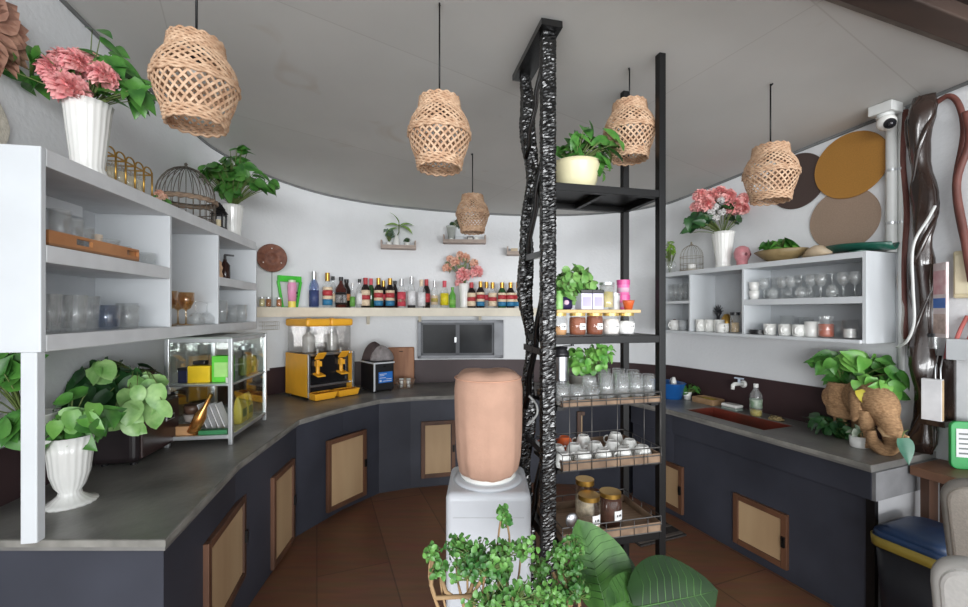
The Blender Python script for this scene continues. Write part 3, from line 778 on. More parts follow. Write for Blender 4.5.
# ------------------------------------------------------------------ glassware and crockery
def tumbler(loc, label, r0, r1, h, m=None, cat='glass', group=None, name='drinking_glass', ribs=0, inv=False, rz=0):
    th = 0.003
    prof = [(r0, 0), (r1, h), (r1-th, h), (r0-th, 0.012), (0.0, 0.010)]
    if inv: prof = [(r, h-z) for r, z in prof][::-1]; prof = [(0.0, h-0.010), (r0-th, h-0.012), (r1-th, 0), (r1, 0), (r0, h), (0.0, h)]
    mb = MB().lathe(prof, 48 if ribs else 24, flute=0.035 if ribs else 0, nf=ribs)
    o = obj(name, mb, m or M_glass2, None, loc=loc, rz=rz)
    return tag(o, label, cat, group)
def wine(loc, label, s=1.0, m=None, inv=False, group=None, bowl=(0.032, 0.04, 0.036), name='wine_glass', h=0.15):
    t = thing(name, label, 'glass', loc, 0, group); m = m or M_glass2
    b = [(0.004, h*0.45), (bowl[0]*0.75, h*0.52), (bowl[1], h*0.72), (bowl[2], h), (bowl[2]-0.002, h), (bowl[1]-0.002, h*0.72), (bowl[0]*0.7, h*0.54), (0, h*0.48)]
    st = [(0.0045, 0.006), (0.0035, h*0.25), (0.0045, h*0.46)]
    ft = [(0.034, 0), (0.034, 0.002), (0.012, 0.006), (0.004, 0.010), (0, 0.010)]
    f = (lambda P: [(r*s, (h-z)*s) for r, z in P][::-1]) if inv else (lambda P: [(r*s, z*s) for r, z in P])
    obj('bowl', MB().lathe(f(b), 20), m, t); obj('stem', MB().lathe(f(st), 10), m, t); obj('foot', MB().lathe(f(ft), 20), m, t)
    return t
def mug(loc, label, r=0.04, h=0.085, m=None, rz=0, name='mug', cat='mug', group=None, taper=1.0, hollow=True):
    t = thing(name, label, cat, loc, rz, group); m = m or M_ceramic
    obj('body', MB().lathe([(r*0.85*taper, 0), (r*0.95*taper, 0.006), (r, h*0.5), (r*1.02, h), (r*0.95, h), (r*0.9, 0.01), (0, 0.01)], 24), m, t)
    pts = [(r*0.97+0.028*math.sin(a)*1.0, 0, h*0.5+h*0.3*math.cos(a)) for a in [PI*k/10 for k in range(11)]]
    obj('handle', MB().tube(pts, 0.005, 8), m, t)
    return t
def cup_up(loc, label, m=None, r=0.044, h=0.055, rz=0.0, group=None):
    """an upturned cup: foot ring on top, wide lip below"""
    t = thing('cup', label, 'cup', loc, rz, group); m = m or M_ceramic
    obj('body', MB().lathe([(r, 0), (r*1.0, 0.006), (r*0.93, h*0.45), (r*0.72, h*0.86), (r*0.60, h*0.93), (r*0.58, h), (r*0.50, h), (r*0.47, h*0.93), (0, h*0.93)], 28), m, t)
    pts = [(r*0.9+0.022*math.sin(a), 0, h*0.45+h*0.28*math.cos(a)) for a in [PI*k/8 for k in range(9)]]
    obj('handle', MB().tube(pts, 0.004, 8), m, t)
    return t
def jar(loc, label, r, h, fill, fcol, lid, tagged=True, lidm=None, rz=0.0, name='jar', body=None):
    t = thing(name, label, 'jar', loc, rz)
    obj('glass_body', MB().lathe([(r*0.9, 0), (r, 0.008), (r*1.02, h*0.4), (r, h*0.72), (r*0.86, h*0.86), (r*0.86, h*0.9)], 28), body or M_glass, t)
    if fill: obj('contents', MB().lathe([(0, 0.006), (r*0.86, 0.006), (r*0.94, 0.02), (r*0.95, h*fill*0.75), (r*0.90, h*fill), (0, h*fill+0.004)], 24), fcol, t)
    obj('lid', MB().cyl((0, 0, h*0.875), r*0.92, h*0.125, 28), lidm or M_gold, t, bevel=0.002)
    if tagged:
        lb_ = MB(); vs = []; fs = []
        for i in range(9):
            a = -PI/2 - 0.42 + 0.84*i/8 + 0.25
            for z in (h*0.28, h*0.55): vs.append((r*1.035*math.cos(a), r*1.035*math.sin(a), z))
        fs = [(i*2, i*2+2, i*2+3, i*2+1) for i in range(8)]
        lo_ = obj('paper_label', lb_.add(vs, fs, True), mat('white_label_paper', (240, 240, 238), 0.7, var=0.02), t)
        wr_ = MB()
        for j, (b0, b1) in enumerate(((2, 4), (4, 7))):
            vs = [(r*1.042*math.cos(-PI/2-0.42+0.84*i/8+0.25), r*1.042*math.sin(-PI/2-0.42+0.84*i/8+0.25), z) for i in range(b0, b1) for z in (h*0.385, h*0.44)]
            wr_.add(vs, [(i*2, i*2+2, i*2+3, i*2+1) for i in range(b1-b0-1)])
        obj('lettering', wr_, mat('label_ink', (40, 40, 44), 0.8), lo_)
    return t

# --- glasses on the shelf over the toaster oven
S1Z, S2Z = 1.478, 1.772
def ls_px(px, d, z):
    k = (px-484.0)/F; b = L0+LN*d; s = (k*b.y-b.x)/(LU.x-k*LU.y)
    return LS(s, d, z)
for i, px in enumerate((49, 61, 76, 89)):
    tumbler(ls_px(px, 0.05+0.035*(i % 2), S1Z), ['tall ribbed glass at the near end of the lowest shelf', 'second tall ribbed glass from the near end of the lowest shelf',
            'third tall ribbed glass from the near end of the lowest shelf', 'tall ribbed glass next to the short blue tinted glass mug'][i], 0.028, 0.034, 0.135, M_glass2, ribs=18)
M_bluish = glass('bluish_glass', (0.86, 0.90, 0.97), 0.85, 0.10, 0.65)
for px, d, lab, m in ((107, 0.07, 'short blue tinted glass mug beside the tall ribbed glasses', M_bluish), (128, 0.08, 'clear round glass mug with its handle turned out, on the lowest shelf', M_glass2), (127, 0.17, 'clear glass mug standing behind the round glass mug', M_glass2)):
    mug(ls_px(px, d, S1Z), lab, 0.042, 0.10 if d < 0.15 else 0.115, m, -0.9, 'glass_mug', 'mug')
for px, d, lab in ((169, 0.05, 'amber goblet against the divider, nearest of the three amber goblets'), (178, 0.14, 'amber goblet standing behind the two front amber goblets'), (186, 0.05, 'amber goblet next to the clear upturned glasses')):
    wine(ls_px(px, d, S1Z), lab, 1.0, M_amber, bowl=(0.03, 0.038, 0.040), name='goblet', h=0.18)
for px, d, lab in ((196, 0.06, 'upturned clear goblet beside the amber goblets'), (207, 0.06, 'upturned clear goblet beside the second divider')):
    wine(ls_px(px, d, S1Z), lab, 1.0, M_glass2, True, bowl=(0.032, 0.046, 0.044), name='goblet', h=0.135)
for px, d, h, lab in ((222, 0.05, 0.15, 'tall clear glass just past the second divider on the lowest shelf'), (232, 0.08, 0.12, 'upturned clear glass between two others in the end bay'), (242, 0.05, 0.125, 'clear flared glass at the far end of the lowest shelf')):
    tumbler(ls_px(px, d, S1Z), lab, 0.03, 0.038, h, inv=px == 232)
# wooden tray of small glasses on the middle shelf
a = ls_px(49, 0.01, S2Z); b = ls_px(139, 0.01, S2Z)
tl = (Vector(b)-Vector(a)).length
ty = thing('wooden_tray', 'long brown wooden tray holding small glasses on the middle shelf', 'tray', a, LSA)
obj('base', MB().box(0, tl, 0, 0.17, 0.001, 0.009), M_wood, ty)
f = MB(); fh = 0.052
for q in ((0, tl, 0.158, 0.17, 0.009, fh), (0, 0.012, 0.012, 0.158, 0.009, fh), (tl-0.012, tl, 0.012, 0.158, 0.009, fh)): f.box(*q)
# the long front rail has two hand slots
for q in ((0, 0.12, 0.009, fh), (0.12, 0.20, 0.009, 0.020), (0.12, 0.20, 0.042, fh), (0.20, 0.40, 0.009, fh), (0.40, 0.48, 0.009, 0.020), (0.40, 0.48, 0.042, fh), (0.48, tl, 0.009, fh)): f.box(q[0], q[1], 0, 0.012, q[2], q[3])
obj('rail', f, mat('orange_brown_wood', (170, 112, 66), 0.5, c2=(190, 132, 84), scale=6), ty)
for px, h, r, lab in ((60, 0.135, 0.032, 'tall clear glass at the near end of the wooden tray'), (74, 0.115, 0.03, 'second clear glass from the near end of the wooden tray'), (85, 0.095, 0.029, 'third clear glass in the wooden tray, beside the candle')):
    tumbler(ls_px(px, 0.07, S2Z+0.009), lab, r*0.9, r, h)
tag(obj('candle', MB().cyl((0, 0, 0), 0.018, 0.085), mat('beige_wax', (214, 196, 176), 0.6), None, loc=ls_px(97, 0.09, S2Z+0.009)), 'beige pillar candle standing among the glasses in the tray', 'candle')
tumbler(ls_px(108, 0.07, S2Z+0.009), 'squat clear glass bowl at the middle of the wooden tray', 0.03, 0.042, 0.07, name='glass_bowl', cat='bowl')
tumbler(ls_px(122, 0.07, S2Z+0.009), 'short clear glass at the far end of the wooden tray', 0.03, 0.034, 0.055)
tumbler(ls_px(147, 0.07, S2Z), 'short clear glass standing alone past the wooden tray', 0.034, 0.036, 0.06)
# end bay, upper shelf
p = ls_px(225, 0.09, S2Z)
t = thing('pump_bottle', 'dark brown pump bottle in the far end bay of the shelf', 'bottle', p, 0.4)
obj('body', MB().lathe([(0.028, 0), (0.032, 0.01), (0.032, 0.10), (0.012, 0.128), (0.012, 0.14)], 20), mat('dark_brown_glass', (52, 30, 24), 0.15), t)
pm = MB().cyl((0, 0, 0.14), 0.009, 0.03, 12); pm.bar((-0.005, 0, 0.172), (0.055, 0, 0.168), 0.014, 0.012)
obj('pump', pm, M_blackplastic, t)
p = ls_px(219.5, 0.05, S2Z)
tag(obj('figurine', MB().lathe([(0.018, 0), (0.022, 0.01), (0.014, 0.04), (0.020, 0.065), (0.012, 0.085), (0.015, 0.10), (0, 0.115)], 16), mat('beige_figurine', (196, 160, 128), 0.5, var=0.3, scale=30), None, loc=p), 'small beige figurine beside the dark pump bottle', 'figurine')

# --- on top of that shelf
TZ = 2.087
def flowers(root, c, blooms, leaf_blobs, nl, L, W, seed, lm, pet, origin):
    for i, (bx, by, bz, r) in enumerate(blooms): obj('blossom', local(root, bloom(Vector(c)+Vector((bx, by, bz)), r, seed+i)), pet, root)
    lf, st = foliage(origin, leaf_blobs, nl, L, W, seed, sr=0.0025)
    obj('foliage', local(root, lf), lm, root); obj('stem', local(root, st), M_stem, root)
    st = MB()
    for (bx, by, bz, r) in blooms: st.tube([origin, (Vector(origin)+Vector(c)+Vector((bx, by, bz)))/2+Vector((0, 0, 0.01)), Vector(c)+Vector((bx, by, bz))], 0.003, 5)
    obj('flower_stem', local(root, st), M_stem, root)
p = Vector(ls_px(88, 0.09, TZ))
v = thing('flower_vase', 'fluted white vase of pink flowers at the near end of the shelf top', 'vase', p)
fluted_vase(v, 0.29, 0.052, 0.076)
Y = p.y
fl = lambda px, py, r, dy=0: tuple(at(px, py, Y+dy)-p) + (r,)
flowers(v, p, [fl(70, 90, .07, -.06), fl(52, 70, .055, -.02), fl(78, 64, .06, -.05), fl(92, 66, .055, -.01), fl(104, 76, .055, -.05), fl(62, 60, .05, .04), fl(58, 80, .05, -.03)],
        [(at(35, 75, Y), (.08, .08, .08), 1.4), (at(118, 85, Y), (.10, .08, .10), 2), (at(108, 50, Y), (.05, .06, .08), 1), (at(140, 95, Y), (.06, .06, .05), 1), (at(75, 78, Y), (.1, .09, .05), .6)], 46, 0.12, 0.075, 5, G_mid, M_pink, p+Vector((0, 0, 0.26)))
# gilt candle rack: jars in a wire frame
a = Vector(ls_px(105, 0.045, TZ)); b = Vector(ls_px(152, 0.045, TZ)); L = (b-a).length
t = thing('candle_rack', 'gilt wire rack of little glass candle cups beside the pink flower vase', 'candle holder', a, LSA)
fr = MB()
for z in (0.012, 0.115):
    fr.tube([(0, 0, z), (L, 0, z), (L, 0.09, z), (0, 0.09, z)], 0.0035, 6, closed=True, smooth=False)
n = 5
for i in range(n+1):
    for y in (0, 0.09): fr.tube([(L*i/n, y, 0.0), (L*i/n, y, 0.128)], 0.0042, 6)
    fr.tube([(L*i/n, 0, 0.115), (L*i/n, 0.09, 0.115)], 0.004, 6)
for i in range(n):
    x = L*(i+0.5)/n
    fr.tube([(x+0.03*math.cos(q), 0.0, 0.117+0.026*math.sin(q)) for q in [PI*k/8 for k in range(9)]], 0.0035, 5)
obj('wire_frame', fr, M_gold, t)
ordc = ('next to the pink flower vase', 'second from the pink flower vase', 'in the middle of the gilt rack', 'fourth from the pink flower vase', 'next to the bird cage')
for i in range(n):
    q = Vector(a) + LU.to_3d()*(L*(i+0.5)/n) + LN.to_3d()*0.045
    t = thing('candle_cup', 'glass candle cup in the gilt wire rack, ' + ordc[i], 'candle', q, LSA, 'candle cups in the gilt rack')
    obj('glass_cup', MB().lathe([(0.028, 0.001), (0.032, 0.105), (0.029, 0.105), (0.025, 0.006), (0, 0.006)], 18), M_glass2, t)
    obj('wax', MB().cyl((0, 0, 0.007), 0.024, 0.07, 14), mat('ivory_wax', (220, 206, 170), 0.5), t)
# bird cage
def bird_cage(label, p, r, hc, hd, m, bars=26, rz=0):
    t = thing('bird_cage', label, 'bird cage', p, rz)
    obj('base', MB().cyl((0, 0, 0), r*1.04, 0.012, 32), m, t, bevel=0.002)
    g = MB()
    for k in range(bars):
        a = 2*PI*k/bars; c, s = math.cos(a), math.sin(a)
        pts = [(r*c, r*s, 0.01), (r*c, r*s, hc)] + [(r*math.cos(q)*c, r*math.cos(q)*s, hc+hd*math.sin(q)) for q in [PI/2*j/7 for j in range(1, 8)]]
        g.tube(pts, 0.0017*r/0.12, 5)
    obj('bars', g, m, t)
    rg = MB()
    for z in (0.02, hc*0.5, hc): rg.tube([(r*1.01*math.cos(2*PI*k/32), r*1.01*math.sin(2*PI*k/32), z) for k in range(32)], 0.003*r/0.12, 6, closed=True)
    obj('ring', rg, m, t)
    obj('finial', MB().lathe([(0.012, 0), (0.016, 0.006), (0.006, 0.014), (0.010, 0.024), (0, 0.034)], 12, (0, 0, hc+hd-0.004)), m, t)
    return t
M_cage = mat('antique_wire', (112, 104, 94), 0.5, 0.4)
p = Vector(ls_px(186, 0.17, TZ))
cg = bird_cage('large antique wire bird cage with a domed top standing on the shelf', p, 0.152, 0.15, 0.19, M_cage)
br_ = MB(); braid(br_, 0.158, 0.145, 0.158, 0.125, 2, 0.009, 0.004, 40)
obj('wicker_belt', br_, mat('greyed_wicker', (150, 128, 108), 0.7, var=0.2, scale=40), cg)
q = p + Vector((-0.03, -0.175, 0.09))
t = thing('flower_spray', 'small spray of pale artificial blossoms tied to the large bird cage', 'flowers', q)
for i, (x, y, z, r) in enumerate(((0, 0, .04, .028), (.03, -.01, .02, .025), (-.03, 0, .02, .024), (.01, -.02, 0, .022))): obj('blossom', bloom((x, y, z), r, 70+i, 40), M_peach, t)
lf, st = foliage((0, 0.02, -0.03), [((0, 0, 0.01), (.07, .04, .05))], 18, 0.045, 0.022, 9, 'long')
obj('foliage', lf, G_mid, t); obj('stem', st, M_stem, t)
# little black lantern house
p = ls_px(219, 0.042, TZ)
t = thing('lantern', 'little black lantern with a gabled roof beside the bird cage', 'lantern', p, LSA)
f = MB()
for x in (-0.03, 0.03):
    for y in (-0.03, 0.03): f.box(x-0.004, x+0.004, y-0.004, y+0.004, 0.008, 0.085)
f.box(-0.036, 0.036, -0.036, 0.036, 0, 0.008); f.box(-0.036, 0.036, -0.036, 0.036, 0.085, 0.091)
obj('frame', f, M_black, t)
obj('roof', MB().lathe([(0.056, 0.0), (0.036, 0.025), (0.040, 0.028), (0.016, 0.062), (0.006, 0.075), (0, 0.078)], 4, (0, 0, 0.091), smooth=False), M_black, t)
obj('candle', MB().cyl((0, 0, 0.009), 0.022, 0.045), mat('ivory_wax', (220, 206, 170), 0.5), t)
# trailing plant in a white vase at the far end
p = Vector(ls_px(233, 0.10, TZ)); Y = p.y
v = thing('potted_plant', 'bushy green trailing plant in a white vase at the far end of the shelf top', 'plant', p)
fluted_vase(v, 0.235, 0.05, 0.068)
lf, st = foliage(p+Vector((0, 0, .22)), [(at(232, 172, Y), (.17, .12, .11), 3), (at(212, 172, Y), (.10, .1, .08), 1.2), (at(262, 182, Y), (.12, .1, .07), 1.4), (at(240, 155, Y), (.05, .05, .07), .5), (at(228, 192, Y-.05), (.10, .05, .05), .8)], 120, 0.105, 0.075, 12, droop=0.6)
obj('foliage', local(v, lf), G_mid, v); obj('stem', local(v, st), M_stem, v)
# wall decorations at the left edge of the frame
Ys = 1.62
x0, y0, an = wall_hit(-26, 0.03); c = at(-26, 22, y0)
t = thing('shell_ornament', 'brown layered leaf ornament high on the white wall above the shelf', 'ornament', (x0, y0, c.z), an-PI/2)
f = MB()
R = random.Random(4)
for ring, (rr, n, L) in enumerate(((0.02, 10, .13), (0.015, 12, .155), (0.01, 14, .175))):
    for k in range(n):
        a = 2*PI*(k+0.5*ring)/n
        f.leaf((rr*math.cos(a), 0.02-0.008*ring, rr*math.sin(a)), (math.cos(a), 0.12, math.sin(a)), (0, 1, 0), L, 0.085, -0.2, 0.25, 'long', 5)
obj('petals', f, mat('rose_brown_fibre', (148, 108, 92), 0.45, c2=(182, 140, 120), scale=30, stretch=(1, 1, 1)), t)
obj('centre', MB().sphere((0, 0.03, 0), 0.03, 0.015, 0.03), mat('rose_brown_fibre_dark', (120, 84, 70), 0.5), t)
x0, y0, an = wall_hit(-15, 0.012); c = at(-15, 118, y0)
t = thing('wall_ornament', 'cream leaf shaped woven hanging on the white wall above the shelf side', 'ornament', (x0, y0, c.z), an-PI/2)
f = MB()
pol = [(0.095*math.sin(a)*(1 if math.cos(a) < 0.2 else 1-0.3*math.cos(a)), 0.115*math.cos(a)) for a in [2*PI*k/28 for k in range(28)]]
f.M = Matrix.Rotation(PI/2, 4, 'X'); f.prism([(x, z) for x, z in pol], -0.006, 0.008)
obj('panel', f, mat('cream_fibre', (204, 198, 184), 0.8, var=0.1, scale=40, bump=0.4), t, bevel=0.003)
# ------------------------------------------------------------------ on the curved worktop
# pedestal vase with leaves, by the shelf leg
p = on(70, 503, TOP)
v = thing('potted_plant', 'white pedestal vase of green leaves beside the shelf leg on the cement worktop', 'plant', p)
fluted_vase(v, 0.265, 0.047, 0.074, True, nf=20)
Y = p.y
lf, st = foliage(p+Vector((0, 0, .255)), [(at(72, 425, Y), (.12, .10, .06), 3), (at(58, 438, Y-.03), (.06, .06, .06), 1), (at(92, 420, Y), (.08, .07, .05), 1.3), (at(70, 402, Y), (.07, .06, .05), .8)], 40, 0.11, 0.07, 21, droop=0.7, lift=0.7)
obj('foliage', local(v, lf), G_mid, v); obj('stem', local(v, st), M_stem, v)
lf, st = foliage(p+Vector((0, 0, .255)), [(at(66, 420, Y-.05), (.07, .05, .06), 1), (at(88, 415, Y-.04), (.06, .05, .03), 1)], 8, 0.10, 0.062, 22, droop=0.6, lift=0.7)
obj('young_foliage', local(v, lf), green('leaf_bright_green', (88, 148, 60), (124, 178, 86)), v)
# toaster oven
p = on(139, 467, TOP); q = on(186, 440, TOP)
ov = thing('toaster_oven', 'black countertop oven under the trailing pothos leaves', 'oven', p+Vector((0, 0, .0006)), math.atan2(LU.y, LU.x))
L = 0.385; D_ = 0.215; Hh = 0.30
bx = MB().box(0, L, 0.012, D_, 0.012, Hh)
obj('body', bx, mat('dark_brown_enamel', (36, 30, 32), 0.3, var=0.2), ov, bevel=0.03, seg=4)
obj('front_panel', MB().box(0.03, L-0.02, 0.002, 0.014, 0.03, Hh-0.03), mat('dark_brown_panel', (52, 36, 34), 0.3), ov, bevel=0.004)
b = MB(); b.box(L*0.62, L*0.62+0.075, -0.001, 0.003, 0.16, 0.19)
bd = obj('badge', b, M_alu, ov)
obj('badge_face', MB().box(L*0.62+0.006, L*0.62+0.069, -0.003, -0.0005, 0.166, 0.184), M_blackplastic, bd)
hd = MB(); hd.tube([(0.06, 0.003, Hh-0.055), (0.06, -0.025, Hh-0.055), (L*0.55, -0.025, Hh-0.055), (L*0.55, 0.003, Hh-0.055)], 0.007, 8)
obj('handle', hd, M_blackplastic, ov)
for x in (0.05, L-0.05):
    for y in (0.05, D_-0.04): obj('foot', MB().cyl((x, y, 0), 0.015, 0.014, 12), M_blackplastic, ov)
# big-leaved pothos on the oven
ovp = Vector((p.x, p.y, 0))
pp = ovp + (LU*0.22 + LN*0.13).to_3d() + Vector((0, 0, TOP+Hh))
pt = thing('potted_plant', 'large leaved plant trailing over the black oven', 'plant', pp)
obj('pot', MB().lathe([(0.055, 0), (0.075, 0.13), (0.08, 0.135), (0.07, 0.135), (0.06, 0.12), (0, 0.118)], 24), mat('brown_pot', (70, 52, 44), 0.5), pt)
lf, st = foliage(pp+Vector((0, 0, .1)), [(at(90, 375, 2.15), (.16, .12, .06), 2.2), (at(75, 392, 2.0), (.10, .10, .12), 1.6), (at(120, 395, 2.05), (.12, .10, .08), 1.6), (at(140, 375, 2.3), (.08, .08, .06), .5)], 60, 0.165, 0.09, 31, droop=0.7, wave=0.05)
obj('foliage', local(pt, lf), G_dark, pt); obj('stem', local(pt, st), M_stem, pt)
lf, st = foliage(pp+Vector((0, 0, .1)), [(at(140, 406, 1.95), (.13, .06, .10), 3), (at(150, 390, 2.05), (.08, .06, .05), 1), (at(98, 372, 2.0), (.06, .06, .03), .3)], 34, 0.115, 0.08, 33, 'round', droop=0.5, lift=0.5)
obj('pale_foliage', local(pt, lf), G_lite, pt); obj('pale_stem', local(pt, st), M_stem, pt)
lf = MB()
for (a, b, L_, W_2) in (((72, 375), (118, 425), .34, .15), ((60, 385), (95, 430), .26, .13)):
    A_ = at(*a, 2.0); B_ = at(*b, 1.9); lf.leaf(A_, B_-A_, (0.4, -1, 0.6), L_, W_2, 0.5, 0.18, 'long', 8)
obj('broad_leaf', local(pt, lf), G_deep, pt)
# wall planter behind the leg
x0, y0, an = wall_hit(-6, 0.0); z0 = at(0, 440, y0).z
wp = thing('wall_planter', 'white wall planter of green leaves on the white wall behind the shelf leg', 'plant', (x0, y0, z0), an-PI/2)
obj('planter', MB().lathe([(0.02, 0), (0.07, 0.01), (0.095, 0.09), (0.10, 0.095), (0.085, 0.095), (0.06, 0.03), (0, 0.03)], 24, (0, 0.103, 0)), M_ceramic, wp)
oo = Vector((x0+0.10*math.cos(an), y0+0.10*math.sin(an), z0+0.07))
lf, st = foliage(oo, [(at(2, 375, y0-.05), (.10, .08, .09), 3), (at(10, 430, y0-.1), (.05, .05, .05), .7), (at(18, 368, y0-.05), (.05, .06, .05), 1)], 30, 0.12, 0.08, 41)
obj('foliage', local(wp, lf), G_mid, wp); obj('stem', local(wp, st), M_stem, wp)

# glass showcase
P0 = Vector((-1.412, 2.41)); sx = Vector((-0.158, 0.9874)); sy = Vector((-0.9874, -0.158))
SL, SD, SH = 0.575, 0.345, 0.595
sh2 = thing('glass_showcase', 'small aluminium framed glass showcase of tea boxes and jars on the worktop', 'showcase', (*P0, TOP+.0006), math.atan2(sx.y, sx.x))
def SC(x, y, z): q = P0+sx*x+sy*y; return (q.x, q.y, TOP+z)
f = MB(); w2 = 0.022
for x in (0, SL-w2):
    for y in (0, SD-w2): f.box(x, x+w2, y, y+w2, 0, SH)
for z in (0.035, SH-w2):
    f.box(w2, SL-w2, 0.001, w2-0.001, z, z+w2); f.box(w2, SL-w2, SD-w2+0.001, SD-0.001, z, z+w2); f.box(0.001, w2-0.001, w2, SD-w2, z, z+w2); f.box(SL-w2+0.001, SL-0.001, w2, SD-w2, z, z+w2)
f.box(w2, SL-w2, 0.004, 0.014, 0.33, 0.34); f.box(0.004, 0.014, w2, SD-w2, 0.33, 0.34); f.box(SL-0.014, SL-0.004, w2, SD-w2, 0.33, 0.34)
obj('frame', f, M_alu, sh2, bevel=0.002)
obj('base_board', MB().box(w2, SL-w2, w2, SD-w2, 0.04, 0.05), mat('white_board', (222, 224, 224), 0.5), sh2)
obj('top_board', MB().box(0.002, SL-0.002, 0.002, SD-0.002, SH, SH+0.008), mat('grey_green_glass_top', (150, 158, 152), 0.15), sh2)
obj('glass_shelf', MB().box(0.015, SL-0.015, 0.015, SD-0.015, 0.334, 0.342), mat('frosted_glass_shelf', (196, 206, 206), 0.2), sh2)
for q in ((w2, SL-w2, 0.008, 0.011), (w2, SL-w2, SD-0.011, SD-0.008)): obj('pane', MB().box(q[0], q[1], q[2], q[3], 0.057, SH-w2), M_pane, sh2)
obj('pane', MB().box(SL-0.011, SL-0.008, w2, SD-w2, 0.057, SH-w2), M_pane, sh2)
SB, SS = 0.0515, 0.3435
def box_thing(name, label, cat, loc, rz, sx_, sy_, sz, m, lid=None, bevel=0.003, group=None, panel=None):
    t = thing(name, label, cat, loc, rz, group)
    hh = sz*0.82 if lid else sz
    obj('body', MB().box(-sx_/2, sx_/2, -sy_/2, sy_/2, 0, hh), m, t, bevel=bevel)
    if lid: obj('lid', MB().box(-sx_/2-0.002, sx_/2+0.002, -sy_/2-0.002, sy_/2+0.002, hh, sz), lid, t, bevel=bevel)
    if panel: obj('label_panel', MB().box(-sx_*0.36, sx_*0.36, -sy_/2-0.0015, -sy_/2, hh*0.2, hh*0.75), panel, t)
    return t
sa = math.atan2(sx.y, sx.x)-PI/2
box_thing('tea_box', 'yellow box on the upper glass shelf of the showcase', 'box', SC(0.09, 0.20, SS), sa, 0.115, 0.06, 0.095, mat('yellow_card', (232, 196, 30), 0.5))
box_thing('tea_box', 'bright green tea box on the upper glass shelf of the showcase', 'box', SC(0.10, 0.085, SS), sa, 0.10, 0.065, 0.15, mat('green_card', (96, 204, 60), 0.45), panel=mat('pale_green_print', (170, 226, 130), 0.5))
box_thing('tin', 'small navy blue tin beside the yellow box in the showcase', 'tin', SC(0.09, 0.285, SS), sa, 0.05, 0.05, 0.085, mat('navy_tin', (34, 38, 66), 0.4), M_blackplastic)
box_thing('tin', 'small navy tin standing behind the yellow box in the showcase', 'tin', SC(0.165, 0.235, SS), sa, 0.06, 0.05, 0.115, mat('navy_tin', (34, 38, 66), 0.4), M_blackplastic)
tag(obj('candle_cup', MB().cyl((0, 0, 0), 0.018, 0.03), M_ceramic, None, loc=SC(0.05, 0.035, SS)), 'tiny white cup at the corner of the showcase shelf', 'cup')
for i, (x, y, h) in enumerate(((0.30, 0.05, .19), (0.37, 0.06, .20), (0.44, 0.05, .19), (0.50, 0.10, .18))):
    jar(SC(x, y, SS), ['tall glass jar of green tea leaves, first along the upper shelf of the showcase', 'tall glass jar of green tea leaves, second along the upper shelf of the showcase', 'tall glass jar of green tea leaves, third along the upper shelf of the showcase', 'glass jar of green tea leaves at the far end of the upper showcase shelf'][i],
        0.031, h, 0.6, mat('olive_leaves', (120, 138, 64), 0.7, c2=(160, 170, 90), scale=30), None, False, M_alu, 0, 'tea_jar')
t = thing('bottle', 'copper gold bottle leaning inside the showcase', 'bottle', SC(0.046, 0.225, SB), sa)
mb = MB(); mb.M = Matrix.Translation((0, 0, 0.012)) @ Matrix.Rotation(0.42, 4, 'Y')
mb.lathe([(0, 0), (0.030, 0.004), (0.032, 0.10), (0.012, 0.16), (0.010, 0.215)], 18)
obj('body', mb, mat('copper_foil', (196, 124, 62), 0.25, 0.8, c2=(226, 170, 100), scale=18), t)
mb = MB(); mb.M = Matrix.Translation((0, 0, 0.012)) @ Matrix.Rotation(0.42, 4, 'Y'); mb.cyl((0, 0, 0.213), 0.012, 0.025, 14)
obj('cap', mb, M_gold, t)
box_thing('carton', 'brown carton lying flat at the front of the showcase floor', 'box', SC(0.06, 0.265, SB), sa, 0.11, 0.06, 0.055, mat('brown_card', (176, 134, 92), 0.7))
box_thing('tray', 'shallow green tray on the showcase floor', 'tray', SC(0.05, 0.112, SB), sa, 0.15, 0.05, 0.028, mat('green_tray', (46, 120, 74), 0.5))
for k in range(3):
    tag(obj('coffee_cup', MB().lathe([(0.036, 0), (0.046, 0.05), (0.043, 0.05), (0.034, 0.004), (0, 0.004)], 22), mat(('white_cup', 'grey_cup', 'dark_cup')[k], ((214, 212, 206), (150, 142, 136), (88, 66, 54))[k], 0.4), None,
        loc=SC(0.155, 0.275, SB+0.0505*k)), ('white cup at the bottom of the stack in the showcase', 'grey cup in the middle of the stack in the showcase', 'dark cup on top of the stack in the showcase')[k], 'cup')
for k in range(4):
    t = thing('menu_card', ['white card leaning in the showcase, next to the copper bottle', 'second white card leaning in the showcase', 'third white card leaning in the showcase', 'white card leaning in the showcase, next to the yellow pouch'][k], 'card', SC(0.135, 0.165-0.032*k, SB), sa)
    mb = MB(); mb.M = Matrix.Rotation(-0.36, 4, 'Y'); mb.box(0.0, 0.004, -0.04, 0.04, 0.002, 0.17)
    obj('sheet', mb, mat('white_card', (222, 222, 224), 0.6), t)
